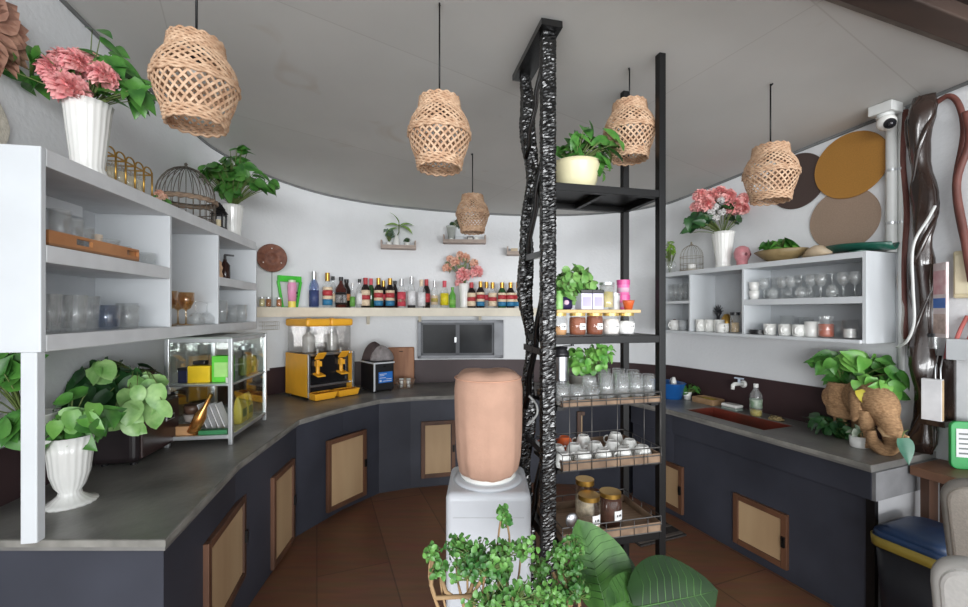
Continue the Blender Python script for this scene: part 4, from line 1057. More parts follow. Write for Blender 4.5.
for k, (x, y) in enumerate(((0.30, 0.07), (0.40, 0.07))):
    t = thing('pouch', ('yellow snack pouch at the near side of the showcase floor', 'yellow snack pouch at the far side of the showcase floor')[k], 'pouch', SC(x, y, SB), sa-PI/2)
    vs = []; fs = []
    for i, (q, z) in enumerate(((0.022, 0), (0.028, 0.03), (0.026, 0.09), (0.014, 0.145), (0.003, 0.17))):
        for s_ in ((-1, -1), (1, -1), (1, 1), (-1, 1)): vs.append((s_[0]*0.045, s_[1]*q, z))
    for i in range(4):
        for j in range(4): fs.append((i*4+j, i*4+(j+1) % 4, i*4+4+(j+1) % 4, i*4+4+j))
    fs += [(3, 2, 1, 0), (16, 17, 18, 19)]
    obj('body', MB().add(vs, fs, True), mat('yellow_foil', (216, 190, 44), 0.35, c2=(232, 214, 90), scale=12), t, bevel=0.004)
    obj('print_panel', MB().box(-0.03, 0.03, 0.026, 0.0285, 0.04, 0.09), mat('olive_print', (112, 130, 50), 0.5), t)
tag(obj('glass_bowl', MB().lathe([(0.03, 0), (0.06, 0.06), (0.057, 0.06), (0.028, 0.004), (0, 0.004)], 22), M_glass2, None, loc=SC(0.48, 0.26, SB)), 'clear glass bowl at the back of the showcase floor', 'bowl')

# juice dispenser: own frame x along its front, y into its depth
JP = Vector((-1.473, 3.60)); ja = math.atan2(0.35, 0.288)
jd = thing('juice_dispenser', 'yellow and black twin tank juice dispenser on the curved worktop', 'drink dispenser', (*JP, TOP+.0006), ja)
JW, JD, JB = 0.45, 0.40, 0.385
for x in (0, JW-0.02): obj('side_panel', MB().box(x, x+0.02, 0.015, JD, 0.02, JB), M_yellow, jd, bevel=0.006)
obj('chassis', MB().box(0.02, JW-0.02, 0.10, JD-0.01, 0.02, JB-0.01), M_blackplastic, jd)
obj('front_panel', MB().box(0.03, JW-0.03, 0.06, 0.10, 0.12, JB-0.02), mat('black_gloss', (20, 20, 22), 0.2), jd)
e = MB()
for x in (0.001, JW-0.021): e.box(x, x+0.02, 0.0, 0.016, 0.02, JB)
e.box(0.02, JW-0.02, 0.03, 0.11, JB-0.018, JB); e.box(0.02, JW-0.02, 0.03, 0.10, 0.10, 0.118); e.box(0.02, JW-0.02, 0.03, 0.10, 0.02, 0.04)
obj('steel_trim', e, M_steel, jd, bevel=0.002)
for x in (0.03, JW-0.03):
    for y in (0.04, JD-0.04): obj('foot', MB().cyl((x, y, 0), 0.016, 0.022, 12), M_blackplastic, jd)
for k in range(2):
    x0 = 0.005+k*(JW/2); x1 = x0+JW/2-0.01; xm = (x0+x1)/2
    obj('tank', MB().box(x0+0.006, x1-0.006, 0.035, JD-0.01, JB+0.002, JB+0.25), glass('smoky_tank', (0.86, 0.85, 0.84), 0.9, 0.14, 0.5), jd, bevel=0.02, seg=3)
    obj('cooling_column', MB().lathe([(0.052, 0), (0.052, 0.13), (0.044, 0.15), (0.018, 0.16), (0.014, 0.175), (0, 0.176)], 24, (xm, 0.20, JB+0.004)), mat('milky_plastic', (226, 226, 222), 0.35), jd)
    ld = obj('lid', MB().box(x0-0.004, x1+0.004, 0.018, JD+0.005, JB+0.235, JB+0.300), M_yellow, jd, bevel=0.018, seg=4)
    obj('lid_knob', MB().cyl((xm, 0.2, JB+0.298), 0.02, 0.008, 14), M_yellow, ld)
    tp = MB(); tp.cyl((xm, 0.045, 0.20), 0.017, 0.13, 14); tp.box(xm-0.022, xm+0.022, 0.012, 0.075, 0.275, 0.32); tp.bar((xm, 0.07, 0.215), (xm, -0.02, 0.195), 0.075, 0.014)
    t_ = obj('tap', tp, M_yellow, jd, bevel=0.003)
    obj('tap_lever', MB().bar((xm, 0.03, 0.34), (xm, -0.03, 0.395), 0.08, 0.012), M_yellow, t_, bevel=0.003)
    obj('spout', MB().cyl((xm, 0.05, 0.375), 0.010, 0.05, 10), mat('milky_plastic', (226, 226, 222), 0.35), t_)
    tr = MB(); a0, a1 = x0+0.002, x1-0.002; y0_, y1_ = -0.095, 0.03
    tr.add([(a0+.015, y0_+.015, .004), (a1-.015, y0_+.015, .004), (a1-.015, y1_, .004), (a0+.015, y1_, .004), (a0, y0_, .062), (a1, y0_, .062), (a1, y1_, .062), (a0, y1_, .062),
            (a0+.008, y0_+.008, .062), (a1-.008, y0_+.008, .062), (a1-.008, y1_-.006, .062), (a0+.008, y1_-.006, .062), (a0+.02, y0_+.02, .03), (a1-.02, y0_+.02, .03), (a1-.02, y1_-.01, .03), (a0+.02, y1_-.01, .03)],
           [(3, 2, 1, 0), (0, 1, 5, 4), (1, 2, 6, 5), (2, 3, 7, 6), (3, 0, 4, 7), (4, 5, 9, 8), (5, 6, 10, 9), (6, 7, 11, 10), (7, 4, 8, 11), (8, 9, 13, 12), (9, 10, 14, 13), (10, 11, 15, 14), (11, 8, 12, 15), (12, 13, 14, 15)], False)
    dt = obj('drip_tray', tr, M_yellow, jd, bevel=0.003)
    g = MB()
    for i in range(7): g.box(a0+0.014+(a1-a0-0.028)*i/6-0.002, a0+0.014+(a1-a0-0.028)*i/6+0.002, y0_+0.01, y1_-0.01, 0.052, 0.057)
    obj('drip_grille', g, mat('amber_grille', (196, 120, 26), 0.5), dt)
# table-top ice maker with a blue label and a folded grey cloth on its lid
IP = Vector((-1.01, 3.95)); ia = 0.70
im = thing('ice_maker', 'black box shaped ice maker with white edges and a blue label', 'ice maker', (*IP, TOP+.0006), ia)
obj('body', MB().box(0, 0.205, 0, 0.29, 0.012, 0.27), M_blackplastic, im, bevel=0.012)
e = MB(); e.box(-0.003, 0.012, -0.003, 0.008, 0.012, 0.268); e.box(-0.004, 0.209, -0.004, 0.008, 0.262, 0.276); e.box(-0.004, 0.006, 0.008, 0.294, 0.262, 0.276)
obj('white_trim', e, M_white, im, bevel=0.002)
obj('lid', MB().box(0.006, 0.205, 0.008, 0.29, 0.27, 0.29), M_blackplastic, im, bevel=0.006)
lp = obj('blue_label', MB().box(0.045, 0.185, -0.005, -0.0005, 0.085, 0.185), mat('blue_label_paper', (36, 116, 206), 0.5, var=0.03), im)
tx = MB()
for (x0, x1, z0, z1) in ((0.053, 0.125, 0.163, 0.169), (0.053, 0.10, 0.150, 0.155), (0.053, 0.115, 0.128, 0.134), (0.053, 0.072, 0.095, 0.113), (0.085, 0.175, 0.098, 0.103), (0.12, 0.175, 0.115, 0.121)): tx.box(x0, x1, -0.0065, -0.005, z0, z1)
obj('white_print', tx, M_white, lp)
obj('badge', MB().sphere((0.105, -0.002, 0.235), 0.018, 0.004, 0.008, 12, 6), M_black, im)
for x in (0.02, 0.185):
    for y in (0.02, 0.27): obj('foot', MB().cyl((x, y, 0), 0.012, 0.014, 10), M_black, im)
t = thing('folded_cloth', 'grey and brown folded cloth heaped on top of the black ice maker', 'cloth', (*(IP+Vector((math.cos(ia), math.sin(ia)))*0.10+Vector((-math.sin(ia), math.cos(ia)))*0.15), TOP+0.29), ia)
def drape(rx, ry, hh, seed, lo=0.0):
    R = random.Random(seed); mb = MB(); n, m_ = 28, 8; vs = []; ph = [R.uniform(0, 6) for _ in range(4)]
    for j in range(m_+1):
        u = j/m_
        for k in range(n):
            a = 2*PI*k/n; q = 1+0.10*math.sin(3*a+ph[0])*u+0.07*math.sin(7*a+ph[1])*u
            vs.append((rx*math.sin(u*PI/2)*math.cos(a)*q, ry*math.sin(u*PI/2)*math.sin(a)*q, hh*math.cos(u*PI/2)*(1+0.10*math.sin(5*a+ph[2])*(1-u))+0.002))
    fs = [(j*n+k, j*n+(k+1) % n, (j+1)*n+(k+1) % n, (j+1)*n+k)[::-1] for j in range(m_) for k in range(n)]
    fs.append(tuple(m_*n+k for k in range(n))[::-1])
    return mb.add(vs, fs)
obj('dark_fold', drape(0.10, 0.13, 0.155, 2), mat('dark_brown_cloth', (78, 66, 66), 0.9), t, loc=(-0.015, 0.02, 0))
obj('grey_fold', drape(0.105, 0.10, 0.125, 5), mat('grey_cloth', (142, 136, 136), 0.9, var=0.15, scale=30), t, loc=(0.02, -0.06, 0))
# cutting board leaning on the wall
x, y, an = wall_hit(401, 0.097)
cb = thing('cutting_board', 'brown wooden cutting board leaning against the wall beside the ice maker', 'board', (x, y, TOP), an+PI/2)
mb = MB(); mb.M = Matrix.Rotation(-0.16, 4, 'X'); mb.box(-0.135, 0.135, 0, 0.02, 0.004, 0.385)
obj('board', mb, mat('brown_board_wood', (142, 94, 64), 0.55, c2=(166, 116, 82), scale=5, stretch=(4, 1, 0.5)), cb, bevel=0.012)
mb = MB(); mb.M = Matrix.Rotation(-0.16, 4, 'X'); mb.tube([(-0.02, -0.002, 0.34), (0.02, -0.002, 0.34)], 0.004, 6)
obj('hanging_slot', mb, M_black, cb)
x, y, an = wall_hit(405, 0.30)
t = thing('wire_basket', 'small wire basket of tiny cups in front of the cutting board', 'basket', (x, y, TOP), an+PI/2)
f = MB()
for z, r in ((0.003, 0.07), (0.045, 0.085), (0.085, 0.098)): f.tube([(r*math.cos(2*PI*k/24), r*0.75*math.sin(2*PI*k/24), z) for k in range(24)], 0.003, 6, closed=True)
for k in range(18):
    a = 2*PI*k/18; f.tube([(0.07*math.cos(a), 0.0525*math.sin(a), 0.003), (0.098*math.cos(a), 0.0735*math.sin(a), 0.085)], 0.002, 5)
f.cyl((0, 0, 0.0), 0.05, 0.004, 20)
obj('wire_frame', f, mat('brownish_wire', (140, 120, 104), 0.5, 0.3), t)
for k, (dx, dy) in enumerate(((-0.035, 0.0), (0.0, 0.02), (0.035, -0.005))):
    q = Vector((x, y, TOP+0.0045)) + Matrix.Rotation(an+PI/2, 3, 'Z') @ Vector((dx, dy, 0))
    tag(obj('tiny_cup', MB().lathe([(0.014, 0), (0.018, 0.05), (0.022, 0.088), (0.019, 0.088), (0.014, 0.02), (0, 0.02)], 16), (M_ceramic, mat('tan_cup', (176, 150, 122), 0.5), M_ceramic)[k], None, loc=q),
        ('tiny white cup in the wire basket, on the side by the ice maker', 'tiny tan cup in the middle of the wire basket', 'tiny white cup in the wire basket, on the side of the window')[k], 'cup')

# ------------------------------------------------------------------ bottles on the long shelf
def bottle(px, off, label, h, r, bm, cap, bands, kind='round', neck=None, group=None):
    x, y, an = wall_hit(px, off)
    t = thing('bottle', label, 'bottle', (x, y, BZ), an+PI/2, 'bottles on the long shelf')
    sh_ = 0.60 if kind != 'long' else 0.5
    r *= 1.2
    nr = neck or r*0.40
    prof = [(r*0.92, 0), (r, h*0.02), (r, h*sh_), (r*0.9, h*(sh_+0.05)), (nr*1.15, h*(sh_+0.19)), (nr, h*(sh_+0.24)), (nr, h*0.9)]
    n = 4 if kind == 'square' else 20
    mb = MB()
    if kind == 'square':
        mb.M = Matrix.Rotation(PI/4, 4, 'Z'); mb.lathe([(q*1.3 if z < h*(sh_+0.06) else q, z) for q, z in prof], 16); 
    else: mb.lathe(prof, n)
    obj('body', mb, bm, t)
    obj('cap', MB().cyl((0, 0, h*(0.76 if cap[1] else 0.88)), nr*1.22, h*(0.24 if cap[1] else 0.12), 14), cap[0], t)
    for (z0, z1, c) in bands:
        q = r*1.3 if kind == 'square' else r
        obj('label_band', MB().lathe([(q*1.015, h*z0), (q*1.02, h*z0), (q*1.02, h*z1), (q*1.015, h*z1)], 20), c, t)
    return t
def pc(n, c, r=0.5): return mat('print_'+n, c, r, var=0.10, scale=60)
K_red = pc('red', (186, 62, 68)); K_cream = pc('cream', (234, 212, 182)); K_blue = pc('teal_blue', (52, 124, 166)); K_white = pc('white', (236, 236, 238)); K_pink = pc('rose', (214, 82, 96)); K_yel = pc('yellow', (228, 212, 40)); K_blk = pc('black', (34, 30, 32)); K_navy = pc('navy', (60, 74, 120)); K_org = pc('orange', (208, 138, 92)); K_grn = pc('green', (110, 170, 80))
def sld(n, c): return mat('bottle_'+n, c, 0.08, var=0.05, spec=0.7)
B_dark = sld('dark', (30, 20, 20)); B_brown = sld('brown', (74, 30, 26)); B_green = sld('green', (96, 168, 70)); B_dgreen = sld('dark_green', (40, 80, 44)); B_blue = glass('blue_glass', (0.66, 0.74, 0.92), 0.8, 0.12, 0.6); B_yel = sld('yellow', (222, 206, 50))
B_clear = M_glass2
gold, silver, red, black, white = (M_gold, True), (M_alu, True), (K_red, True), (M_blackplastic, False), (M_ceramic, False)
rum = [(0.07, 0.24, K_blue), (0.24, 0.34, K_cream), (0.34, 0.50, K_red), (0.50, 0.59, K_cream)]
redl = [(0.07, 0.27, K_cream), (0.27, 0.42, K_red), (0.42, 0.59, K_cream)]
FO, BO = 0.125, 0.05
BL = [(314, FO, 'clear blue tinted bottle at the start of the row beside the pink tumbler', .34, .036, B_blue, silver, [(0.04, 0.48, K_navy)], 'round'),
 (327.5, FO, 'gold capped bottle with a red over blue label, second in the row on the shelf', .335, .038, B_clear, gold, rum, 'round'),
 (333, BO, 'clear bottle with a small black cap tucked behind the second bottle of the row', .31, .028, B_clear, black, [(0.2, 0.45, K_cream)], 'round'),
 (341, FO, 'square brown bottle with a black and white label', .30, .034, B_brown, black, [(0.1, 0.5, K_blk), (0.16, 0.42, K_white)], 'square'),
 (346.5, BO, 'black bottle behind the square brown bottle, with an orange label', .285, .036, B_dark, black, [(0.25, 0.48, K_org)], 'round'),
 (352.5, FO, 'small slim clear bottle of green drink between brown and red labels', .245, .021, B_clear, white, [(0.05, 0.45, K_grn)], 'long'),
 (359.5, FO, 'slim clear bottle with a dark cap and white label', .285, .026, B_clear, black, [(0.12, 0.5, K_white)], 'round'),
 (365.5, FO-.005, 'dark bottle with a bright red neck and red and cream label, beside slim white one', .30, .037, B_dark, red, redl, 'round'),
 (371, BO, 'green bottle with a rose red neck half hidden behind the red necked bottle', .30, .03, B_dgreen, (K_pink, True), [], 'round'),
 (378.5, FO, 'gold capped dark bottle with a red over blue label, just past the red necked bottle', .30, .037, B_dark, gold, rum, 'round'),
 (383.5, BO, 'plain dark bottle behind the gold capped pair, the one nearer the red necked bottle', .28, .03, B_dark, gold, [(0.3, 0.5, K_pink)], 'round'),
 (390, FO, 'gold capped dark bottle with a red over blue label, second past the red necked bottle', .30, .037, B_dark, gold, rum, 'round'),
 (395, BO, 'plain dark bottle behind the gold capped pair, the one nearer the rose label bottle', .28, .03, B_dark, black, [(0.3, 0.5, K_blk)], 'round'),
 (401.5, FO, 'clear bottle with a rose red label beside the tall silver capped bottle', .295, .035, B_clear, silver, [(0.06, 0.55, K_pink), (0.2, 0.3, K_cream)], 'round'),
 (411.5, FO, 'tall silver capped clear bottle with a white label and dark base', .32, .033, B_clear, silver, [(0.0, 0.08, K_blk), (0.1, 0.55, K_white)], 'round'),
 (421.5, FO, 'clear bottle with a plain white label over the window', .29, .033, B_clear, (K_cream, True), [(0.06, 0.55, K_white)], 'round'),
 (426.5, BO, 'dark bottle with a red neck behind the plain white labelled bottle', .30, .033, B_dark, red, [(0.2, 0.5, K_red)], 'round'),
 (434.5, FO, 'slim clear bottle with a silver cap and yellowish label over the window', .28, .028, B_clear, silver, [(0.12, 0.46, K_cream), (0.22, 0.36, K_yel)], 'round'),
 (444.5, FO, 'bottle of yellow drink with a red and white cap', .28, .035, B_clear, (K_pink, True), [(0.10, 0.54, K_yel)], 'round'),
 (452.5, FO, 'small bright green beer bottle beside the white flower vase', .215, .028, B_green, (K_grn, False), [(0.15, 0.40, pc('leaf', (130, 190, 90)))], 'round'),
 (471.5, FO, 'red necked bottle with a red and cream label just past the white flower vase', .265, .036, B_dark, red, redl, 'round'),
 (480.5, FO, 'gold capped bottle with red over blue label, first after the vase and red necked bottle', .275, .035, B_dark, gold, rum, 'round'),
 (486.5, BO, 'gold capped bottle half hidden behind the row past the flower vase', .275, .032, B_clear, gold, [(0.3, 0.5, K_pink)], 'round'),
 (492.5, FO, 'gold capped bottle with a red and cream label, third past the flower vase', .265, .036, B_clear, gold, redl, 'round'),
 (502, FO, 'gold capped bottle with red over blue label and green tint, fourth past the flower vase', .265, .036, B_dgreen, gold, rum, 'round'),
 (510.5, FO, 'gold capped dark bottle with red over blue label, fifth past the flower vase', .265, .036, B_dark, gold, rum, 'round'),
 (518, FO, 'gold capped bottle with red over blue label, last before the black post', .265, .034, B_clear, gold, rum, 'round')]
for b in BL: bottle(*b)
# green stand holding a pink tumbler, the brown disc on a wire, small jars
x, y, an = wall_hit(292, 0.10)
t = thing('green_stand', 'bright green plastic stand around the pink tumbler on the long shelf', 'stand', (x, y, BZ), an+PI/2)
mb = MB(); M_gp = mat('bright_green_plastic', (72, 196, 62), 0.4)
mb.bar((-0.115, 0.03, 0.262), (0.10, 0.03, 0.262), 0.03, 0.055); 
for s_ in (-1, 1): mb.bar((s_*0.105-.008, 0.03, 0.24), (s_*0.065-.008, 0.03, 0.0), 0.025, 0.02, up=(1, 0, 0))
mb.bar((-0.075, 0.03, 0.004), (0.06, 0.03, 0.004), 0.03, 0.008)
obj('frame', mb, M_gp, t, bevel=0.003)
x, y, an = wall_hit(292, 0.155)
t = thing('tumbler', 'pink drinking tumbler with a yellow base in the green stand', 'tumbler', (x, y, BZ), an+PI/2)
obj('body', MB().lathe([(0.034, 0.055), (0.040, 0.20), (0.030, 0.225)], 24), mat('pink_plastic', (238, 160, 196), 0.4), t)
obj('base', MB().cyl((0, 0, 0), 0.033, 0.056, 24), mat('soft_yellow_plastic', (236, 214, 96), 0.4), t)
obj('lid', MB().cyl((0, 0, 0.224), 0.031, 0.022, 20), mat('pale_green_lid', (206, 226, 190), 0.4), t)
pr = MB()
for q in ((0.034, -0.024, 0.13, 0.012), (0.036, -0.022, 0.10, 0.009)): pr.sphere((q[0], q[1], q[2]), q[3]*0.6, q[3]*0.6, q[3], 8, 5)
obj('dark_print', pr, M_blackplastic, t)
x, y, an = wall_hit(272, 0.10); c = at(272, 258, y)
t = thing('woven_disc', 'round brown woven disc on a thin wire stand at the end of the long shelf', 'ornament', (x, y, BZ), 0.62)
mb = MB(); mb.M = Matrix.Translation((0, 0, c.z-BZ)) @ Matrix.Rotation(PI/2, 4, 'X')
mb.lathe([(0, 0.004), (0.03, 0.010), (0.034, 0.004), (0.075, 0.006), (0.08, 0.012), (0.11, 0.008), (0.118, 0.014), (0.124, 0.004), (0.12, -0.006), (0, -0.006)], 36)
obj('disc', mb, mat('dark_brown_cane', (104, 62, 46), 0.6, c2=(132, 84, 64), scale=30, bump=0.4), t)
mb = MB()
for k in range(3):
    a = 2*PI*k/3+1.6; mb.sphere((0.083*math.cos(a), -0.013, c.z-BZ+0.083*math.sin(a)), 0.006)
obj('bead', mb, M_ceramic, t)
obj('stand_wire', MB().tube([(0, 0, 0.0), (0, 0.004, c.z-BZ-0.118)], 0.0028, 6), M_black, t)
obj('stand_foot', MB().cyl((0, 0, 0), 0.03, 0.006), M_black, t)
for px, lab, c1 in ((262, 'small jar of pale spice at the end of the long shelf', (206, 196, 150)), (268.5, 'small jar of brown spice beside the wire stand of the woven disc', (150, 96, 56)), (279, 'small jar of red brown spice between the woven disc and the green stand', (168, 112, 74))):
    x, y, an = wall_hit(px, 0.135)
    jar((x, y, BZ), lab, 0.022, 0.085, 0.8, mat('spice_%d' % c1[2], c1, 0.8), None, False, M_alu, 0, 'spice_jar')
x, y, an = wall_hit(267, 0.0)
t = thing('wire_rack', 'small pale wire rack fixed to the wall under the end of the long shelf', 'rack', (x, y, BZ-0.20), an-PI/2)
f = MB()
for z in (0, 0.035, 0.07): f.tube([(-0.08, 0.006, z), (-0.08, 0.06, z), (0.08, 0.06, z), (0.08, 0.006, z)], 0.002, 5, closed=True, smooth=False)
for i in range(9): f.tube([(-0.08+0.02*i, 0.06, 0), (-0.08+0.02*i, 0.06, 0.07)], 0.0015, 5)
obj('wire_frame', f, mat('pale_wire', (196, 192, 182), 0.5), t)
# white vase of peach flowers
x, y, an = wall_hit(464, 0.10); p = Vector((x, y, BZ))
v = thing('flower_vase', 'slim white vase of peach and pink roses in the middle of the bottle row', 'vase', p)
fluted_vase(v, 0.255, 0.042, 0.058)
fl = lambda px, py, r, dy=0: tuple(at(px, py, y-0.03+dy)-p)+(r,)
cc = lambda px, py: at(px, py, y-0.03)
for i, (px, py, r, mm) in enumerate(((463, 275, .085, M_pink), (476, 272, .08, M_pink), (459, 283, .05, M_pink), (455, 262, .06, M_peach), (447, 268, .055, M_peach), (465, 258, .06, M_peach), (474, 263, .05, M_peach), (460, 255, .045, M_peach), (450, 259, .045, M_peach))):
    obj('blossom', local(v, bloom(at(px, py, y-0.05+0.02*(i % 3)), r, 200+i, 60)), mm, v)
lf, st = foliage(p+Vector((0, 0, .22)), [(cc(460, 264), (.16, .06, .08))], 22, 0.07, 0.03, 61, 'long')
obj('foliage', local(v, lf), mat('dusty_green_leaf', (120, 132, 96), 0.6), v); obj('stem', local(v, st), M_stem, v)

# ------------------------------------------------------------------ small wall shelves
M_taupe = mat('taupe_wood', (172, 156, 146), 0.6, var=0.08)
def wall_shelf(px, py, wpx, label):
    x, y, an = wall_hit(px, 0.0); c = at(px, py, y); L = wpx*y/F
    t = thing('wall_shelf', label, 'shelf', (x, y, c.z), an+PI/2)     # own frame: -y out of the wall
    obj('board', MB().box(-L/2, L/2, -0.12, -0.002, 0, 0.022), M_taupe, t, bevel=0.002)
    for s_ in (-1, 1): obj('end_block', MB().box(s_*(L/2-0.008)-0.008, s_*(L/2-0.008)+0.008, -0.12, -0.002, 0.022, 0.085), M_taupe, t, bevel=0.002)
    obj('front_rail', MB().box(-L/2+0.016, L/2-0.016, -0.12, -0.110, 0.022, 0.036), M_taupe, t)
    ca, sa_ = math.cos(an+PI/2), math.sin(an+PI/2)
    return lambda u, d, z=0.0225: (x+ca*u+sa_*d, y+sa_*u-ca*d, c.z+z)
g = wall_shelf(398.5, 250, 34, 'small taupe wall shelf of plants above the bottle row, with the lime leaved plant')
pz = Vector(g(-0.02, 0.05))
t = thing('potted_plant', 'lime green leafy cutting in a slim white vase on the small wall shelf', 'plant', pz)
obj('vase', MB().lathe([(0.03, 0), (0.036, 0.03), (0.03, 0.08), (0.016, 0.11), (0.02, 0.12), (0.014, 0.12), (0, 0.10)], 20), M_ceramic, t)
lf = MB(); st = MB()
for k, (a, b) in enumerate((((399, 226), (386, 219)), ((399, 226), (411, 219)), ((398, 228), (389, 228)), ((400, 226), (409, 227)), ((399, 224), (398, 218)))):
    A_ = at(*a, pz.y-.02); B_ = at(*b, pz.y-.05+.03*(k % 2)); lf.leaf(A_, B_-A_, (0, -0.5, 1), 0.16, 0.075, 0.9, 0.1, 'long', 6)
st.tube([pz+Vector((0, 0, .1)), at(399, 232, pz.y), at(399, 224, pz.y-.02)], 0.006, 6)
obj('foliage', local(t, lf), G_lime, t); obj('stem', local(t, st), M_stem, t)
for u, lab, gm in ((-0.095, 'tiny grey green succulent in a white pot on the small wall shelf', green('leaf_grey_green', (84, 112, 96), (120, 144, 124))), (0.09, 'tiny dark cactus in a white pot on the small wall shelf', G_dark)):
    q = Vector(g(u, 0.05)); t = thing('potted_plant', lab, 'plant', q)
    obj('pot', MB().lathe([(0.024, 0), (0.034, 0.05), (0.03, 0.05), (0.02, 0.04), (0, 0.04)], 18), M_ceramic, t)
    hz = 0.14 if u < 0 else 0.075
    lf, st = foliage((0, 0, .04), [((0, 0, hz), (.06 if u < 0 else .03, .04, .06 if u < 0 else .025))], 26, 0.05 if u < 0 else 0.035, 0.03 if u < 0 else 0.012, 80+int(u*100), 'round' if u < 0 else 'long')
    obj('foliage', lf, gm, t); obj('stem', st, M_stem, t)
g = wall_shelf(464.5, 244.5, 42, 'small taupe wall shelf behind the smallest pendant lamp')
pz = Vector(g(-0.14, 0.05))
t = thing('potted_plant', 'clear glass vase of dark leaves behind the smallest pendant lamp', 'plant', pz)
obj('vase', MB().lathe([(0.028, 0), (0.03, 0.02), (0.042, 0.12), (0.055, 0.16), (0.052, 0.16), (0.028, 0.01), (0, 0.01)], 20), mat('frosted_vase', (206, 212, 206), 0.2), t)
lf, st = foliage((0, 0, .10), [((0.07, 0, .20), (.08, .05, .05))], 14, 0.09, 0.055, 91)
obj('foliage', lf, G_dark, t); obj('stem', st, M_stem, t)
box_thing('alarm_clock', 'little dark framed clock on the wall shelf behind the smallest lamp', 'clock', g(0.06, 0.05), 0, 0.07, 0.03, 0.055, mat('dark_clock', (70, 66, 66), 0.4), panel=mat('clock_dial', (210, 206, 200), 0.5))
tag(obj('egg_cup', MB().lathe([(0.02, 0), (0.028, 0.02), (0.024, 0.045), (0.02, 0.05), (0, 0.05)], 16), M_ceramic, None, loc=g(0.125, 0.05)), 'little white cup at the end of the wall shelf, beside the dark framed clock', 'cup')
box_thing('photo_block', 'white block standing on the wall shelf behind the smallest lamp', 'block', g(-0.05, 0.05), 0, 0.09, 0.02, 0.06, M_white)
g = wall_shelf(517, 256, 20, 'small taupe wall shelf half hidden by the black post')
box_thing('trinket_box', 'pale tan trinket box on the small shelf beside the black post', 'box', g(-0.03, 0.05), 0, 0.07, 0.05, 0.05, mat('pale_tan', (196, 178, 150), 0.6))
# ------------------------------------------------------------------ water dispenser
wd = thing('water_dispenser', 'white floor standing water dispenser with a cloth covered bottle on top', 'water dispenser', (0.018, 1.72, 0), 0.0)
WDW, WDD, WDH = 0.345, 0.33, 0.822
obj('body', MB().box(-WDW/2, WDW/2, 0, WDD, 0.02, WDH), mat('white_plastic', (196, 199, 204), 0.32, var=0.02), wd, bevel=0.028, seg=5)
obj('seam', MB().box(-WDW/2+0.03, WDW/2-0.03, -0.0015, 0.004, 0.725, 0.729), mat('grey_seam', (180, 182, 186), 0.5), wd)
obj('side_grip', MB().box(-WDW/2-0.004, -WDW/2+0.004, 0.08, 0.26, 0.55, 0.68), mat('soft_grey_plastic', (186, 188, 192), 0.4), wd, bevel=0.004)
obj('top_plate', MB().lathe([(0.145, 0), (0.15, 0.006), (0.135, 0.014), (0.11, 0.016), (0, 0.016)], 40, (0, 0.165, WDH-0.002)), mat('white_plastic', (222, 224, 228), 0.32), wd)
obj('collar', MB().lathe([(0.118, 0), (0.122, 0.012), (0.10, 0.022), (0, 0.022)], 40, (0, 0.165, WDH+0.013)), M_ceramic, wd)
for x in (-0.13, 0.13):
    for y in (0.05, 0.28): obj('foot', MB().cyl((x, y, 0), 0.02, 0.024, 12), M_blackplastic, wd)
R = random.Random(8); n = 72; vs = []; prof = [(0.117, 0.03), (0.128, 0.045), (0.138, 0.10), (0.144, 0.2), (0.147, 0.32), (0.148, 0.40), (0.142, 0.445), (0.122, 0.468), (0.06, 0.474)]
ph = [R.uniform(0, 6) for _ in range(5)]
for r, z in prof:
    for k in range(n):
        a = 2*PI*k/n; t_ = max(0, 1-z/0.46)
        q = 1+0.026*t_*math.sin(9*a+ph[0]+2.5*z)+0.018*math.sin(5*a+ph[1]+6*z)*(0.3+t_)+0.012*math.sin(17*a+ph[2]+4*z)*(t_+.15)
        vs.append((r*q*math.cos(a), 0.165+r*q*math.sin(a), WDH+z+0.004*math.sin(4*a+ph[3])))
fs = [(i*n+k, i*n+(k+1) % n, (i+1)*n+(k+1) % n, (i+1)*n+k) for i in range(len(prof)-1) for k in range(n)] + [tuple((len(prof)-1)*n+k for k in range(n)), tuple(range(n))[::-1]]
cvr = obj('bottle_cover', MB().add(vs, fs), mat('peach_cloth', (180, 143, 123), 0.9, var=0.05, scale=14, bump=0.2, bscale=120), wd)
sm = MB(); sm.tube([(0.1445*math.cos(2*PI*k/48), 0.165+0.1445*math.sin(2*PI*k/48), WDH+0.443) for k in range(48)], 0.003, 6, closed=True)
obj('piped_seam', sm, mat('peach_piping', (196, 150, 126), 0.9), cvr)
obj('bottle_neck', MB().lathe([(0.03, 0.02), (0.05, 0.03), (0.11, 0.045)], 24, (0, 0.165, WDH)), M_bluish, wd)

# ------------------------------------------------------------------ things on the black rack
pz = RK(0.215, 0.15, L1)
t = thing('potted_plant', 'green plant in a cream bowl pot on the top shelf of the black rack', 'plant', pz)
obj('pot', MB().lathe([(0.07, 0), (0.078, 0.004), (0.105, 0.06), (0.118, 0.13), (0.122, 0.15), (0.112, 0.15), (0.10, 0.12), (0, 0.118)], 36), M_cream, t)
obj('soil', MB().cyl((0, 0, 0.118), 0.098, 0.012, 24), M_soil, t)
Yp = pz[1]
lf, st = foliage(Vector(pz)+Vector((0, 0, .13)), [(at(572, 152, Yp), (.08, .08, .07), 1.4), (at(588, 142, Yp), (.09, .09, .09), 2), (at(612, 148, Yp-.02), (.06, .08, .06), 1), (at(604, 166, Yp-.06), (.04, .05, .03), .3)], 60, 0.13, 0.05, 101, 'long', droop=0.6, tilt=-0.45)
obj('foliage', local(t, lf), G_mid, t); obj('stem', local(t, st), M_stem, t)
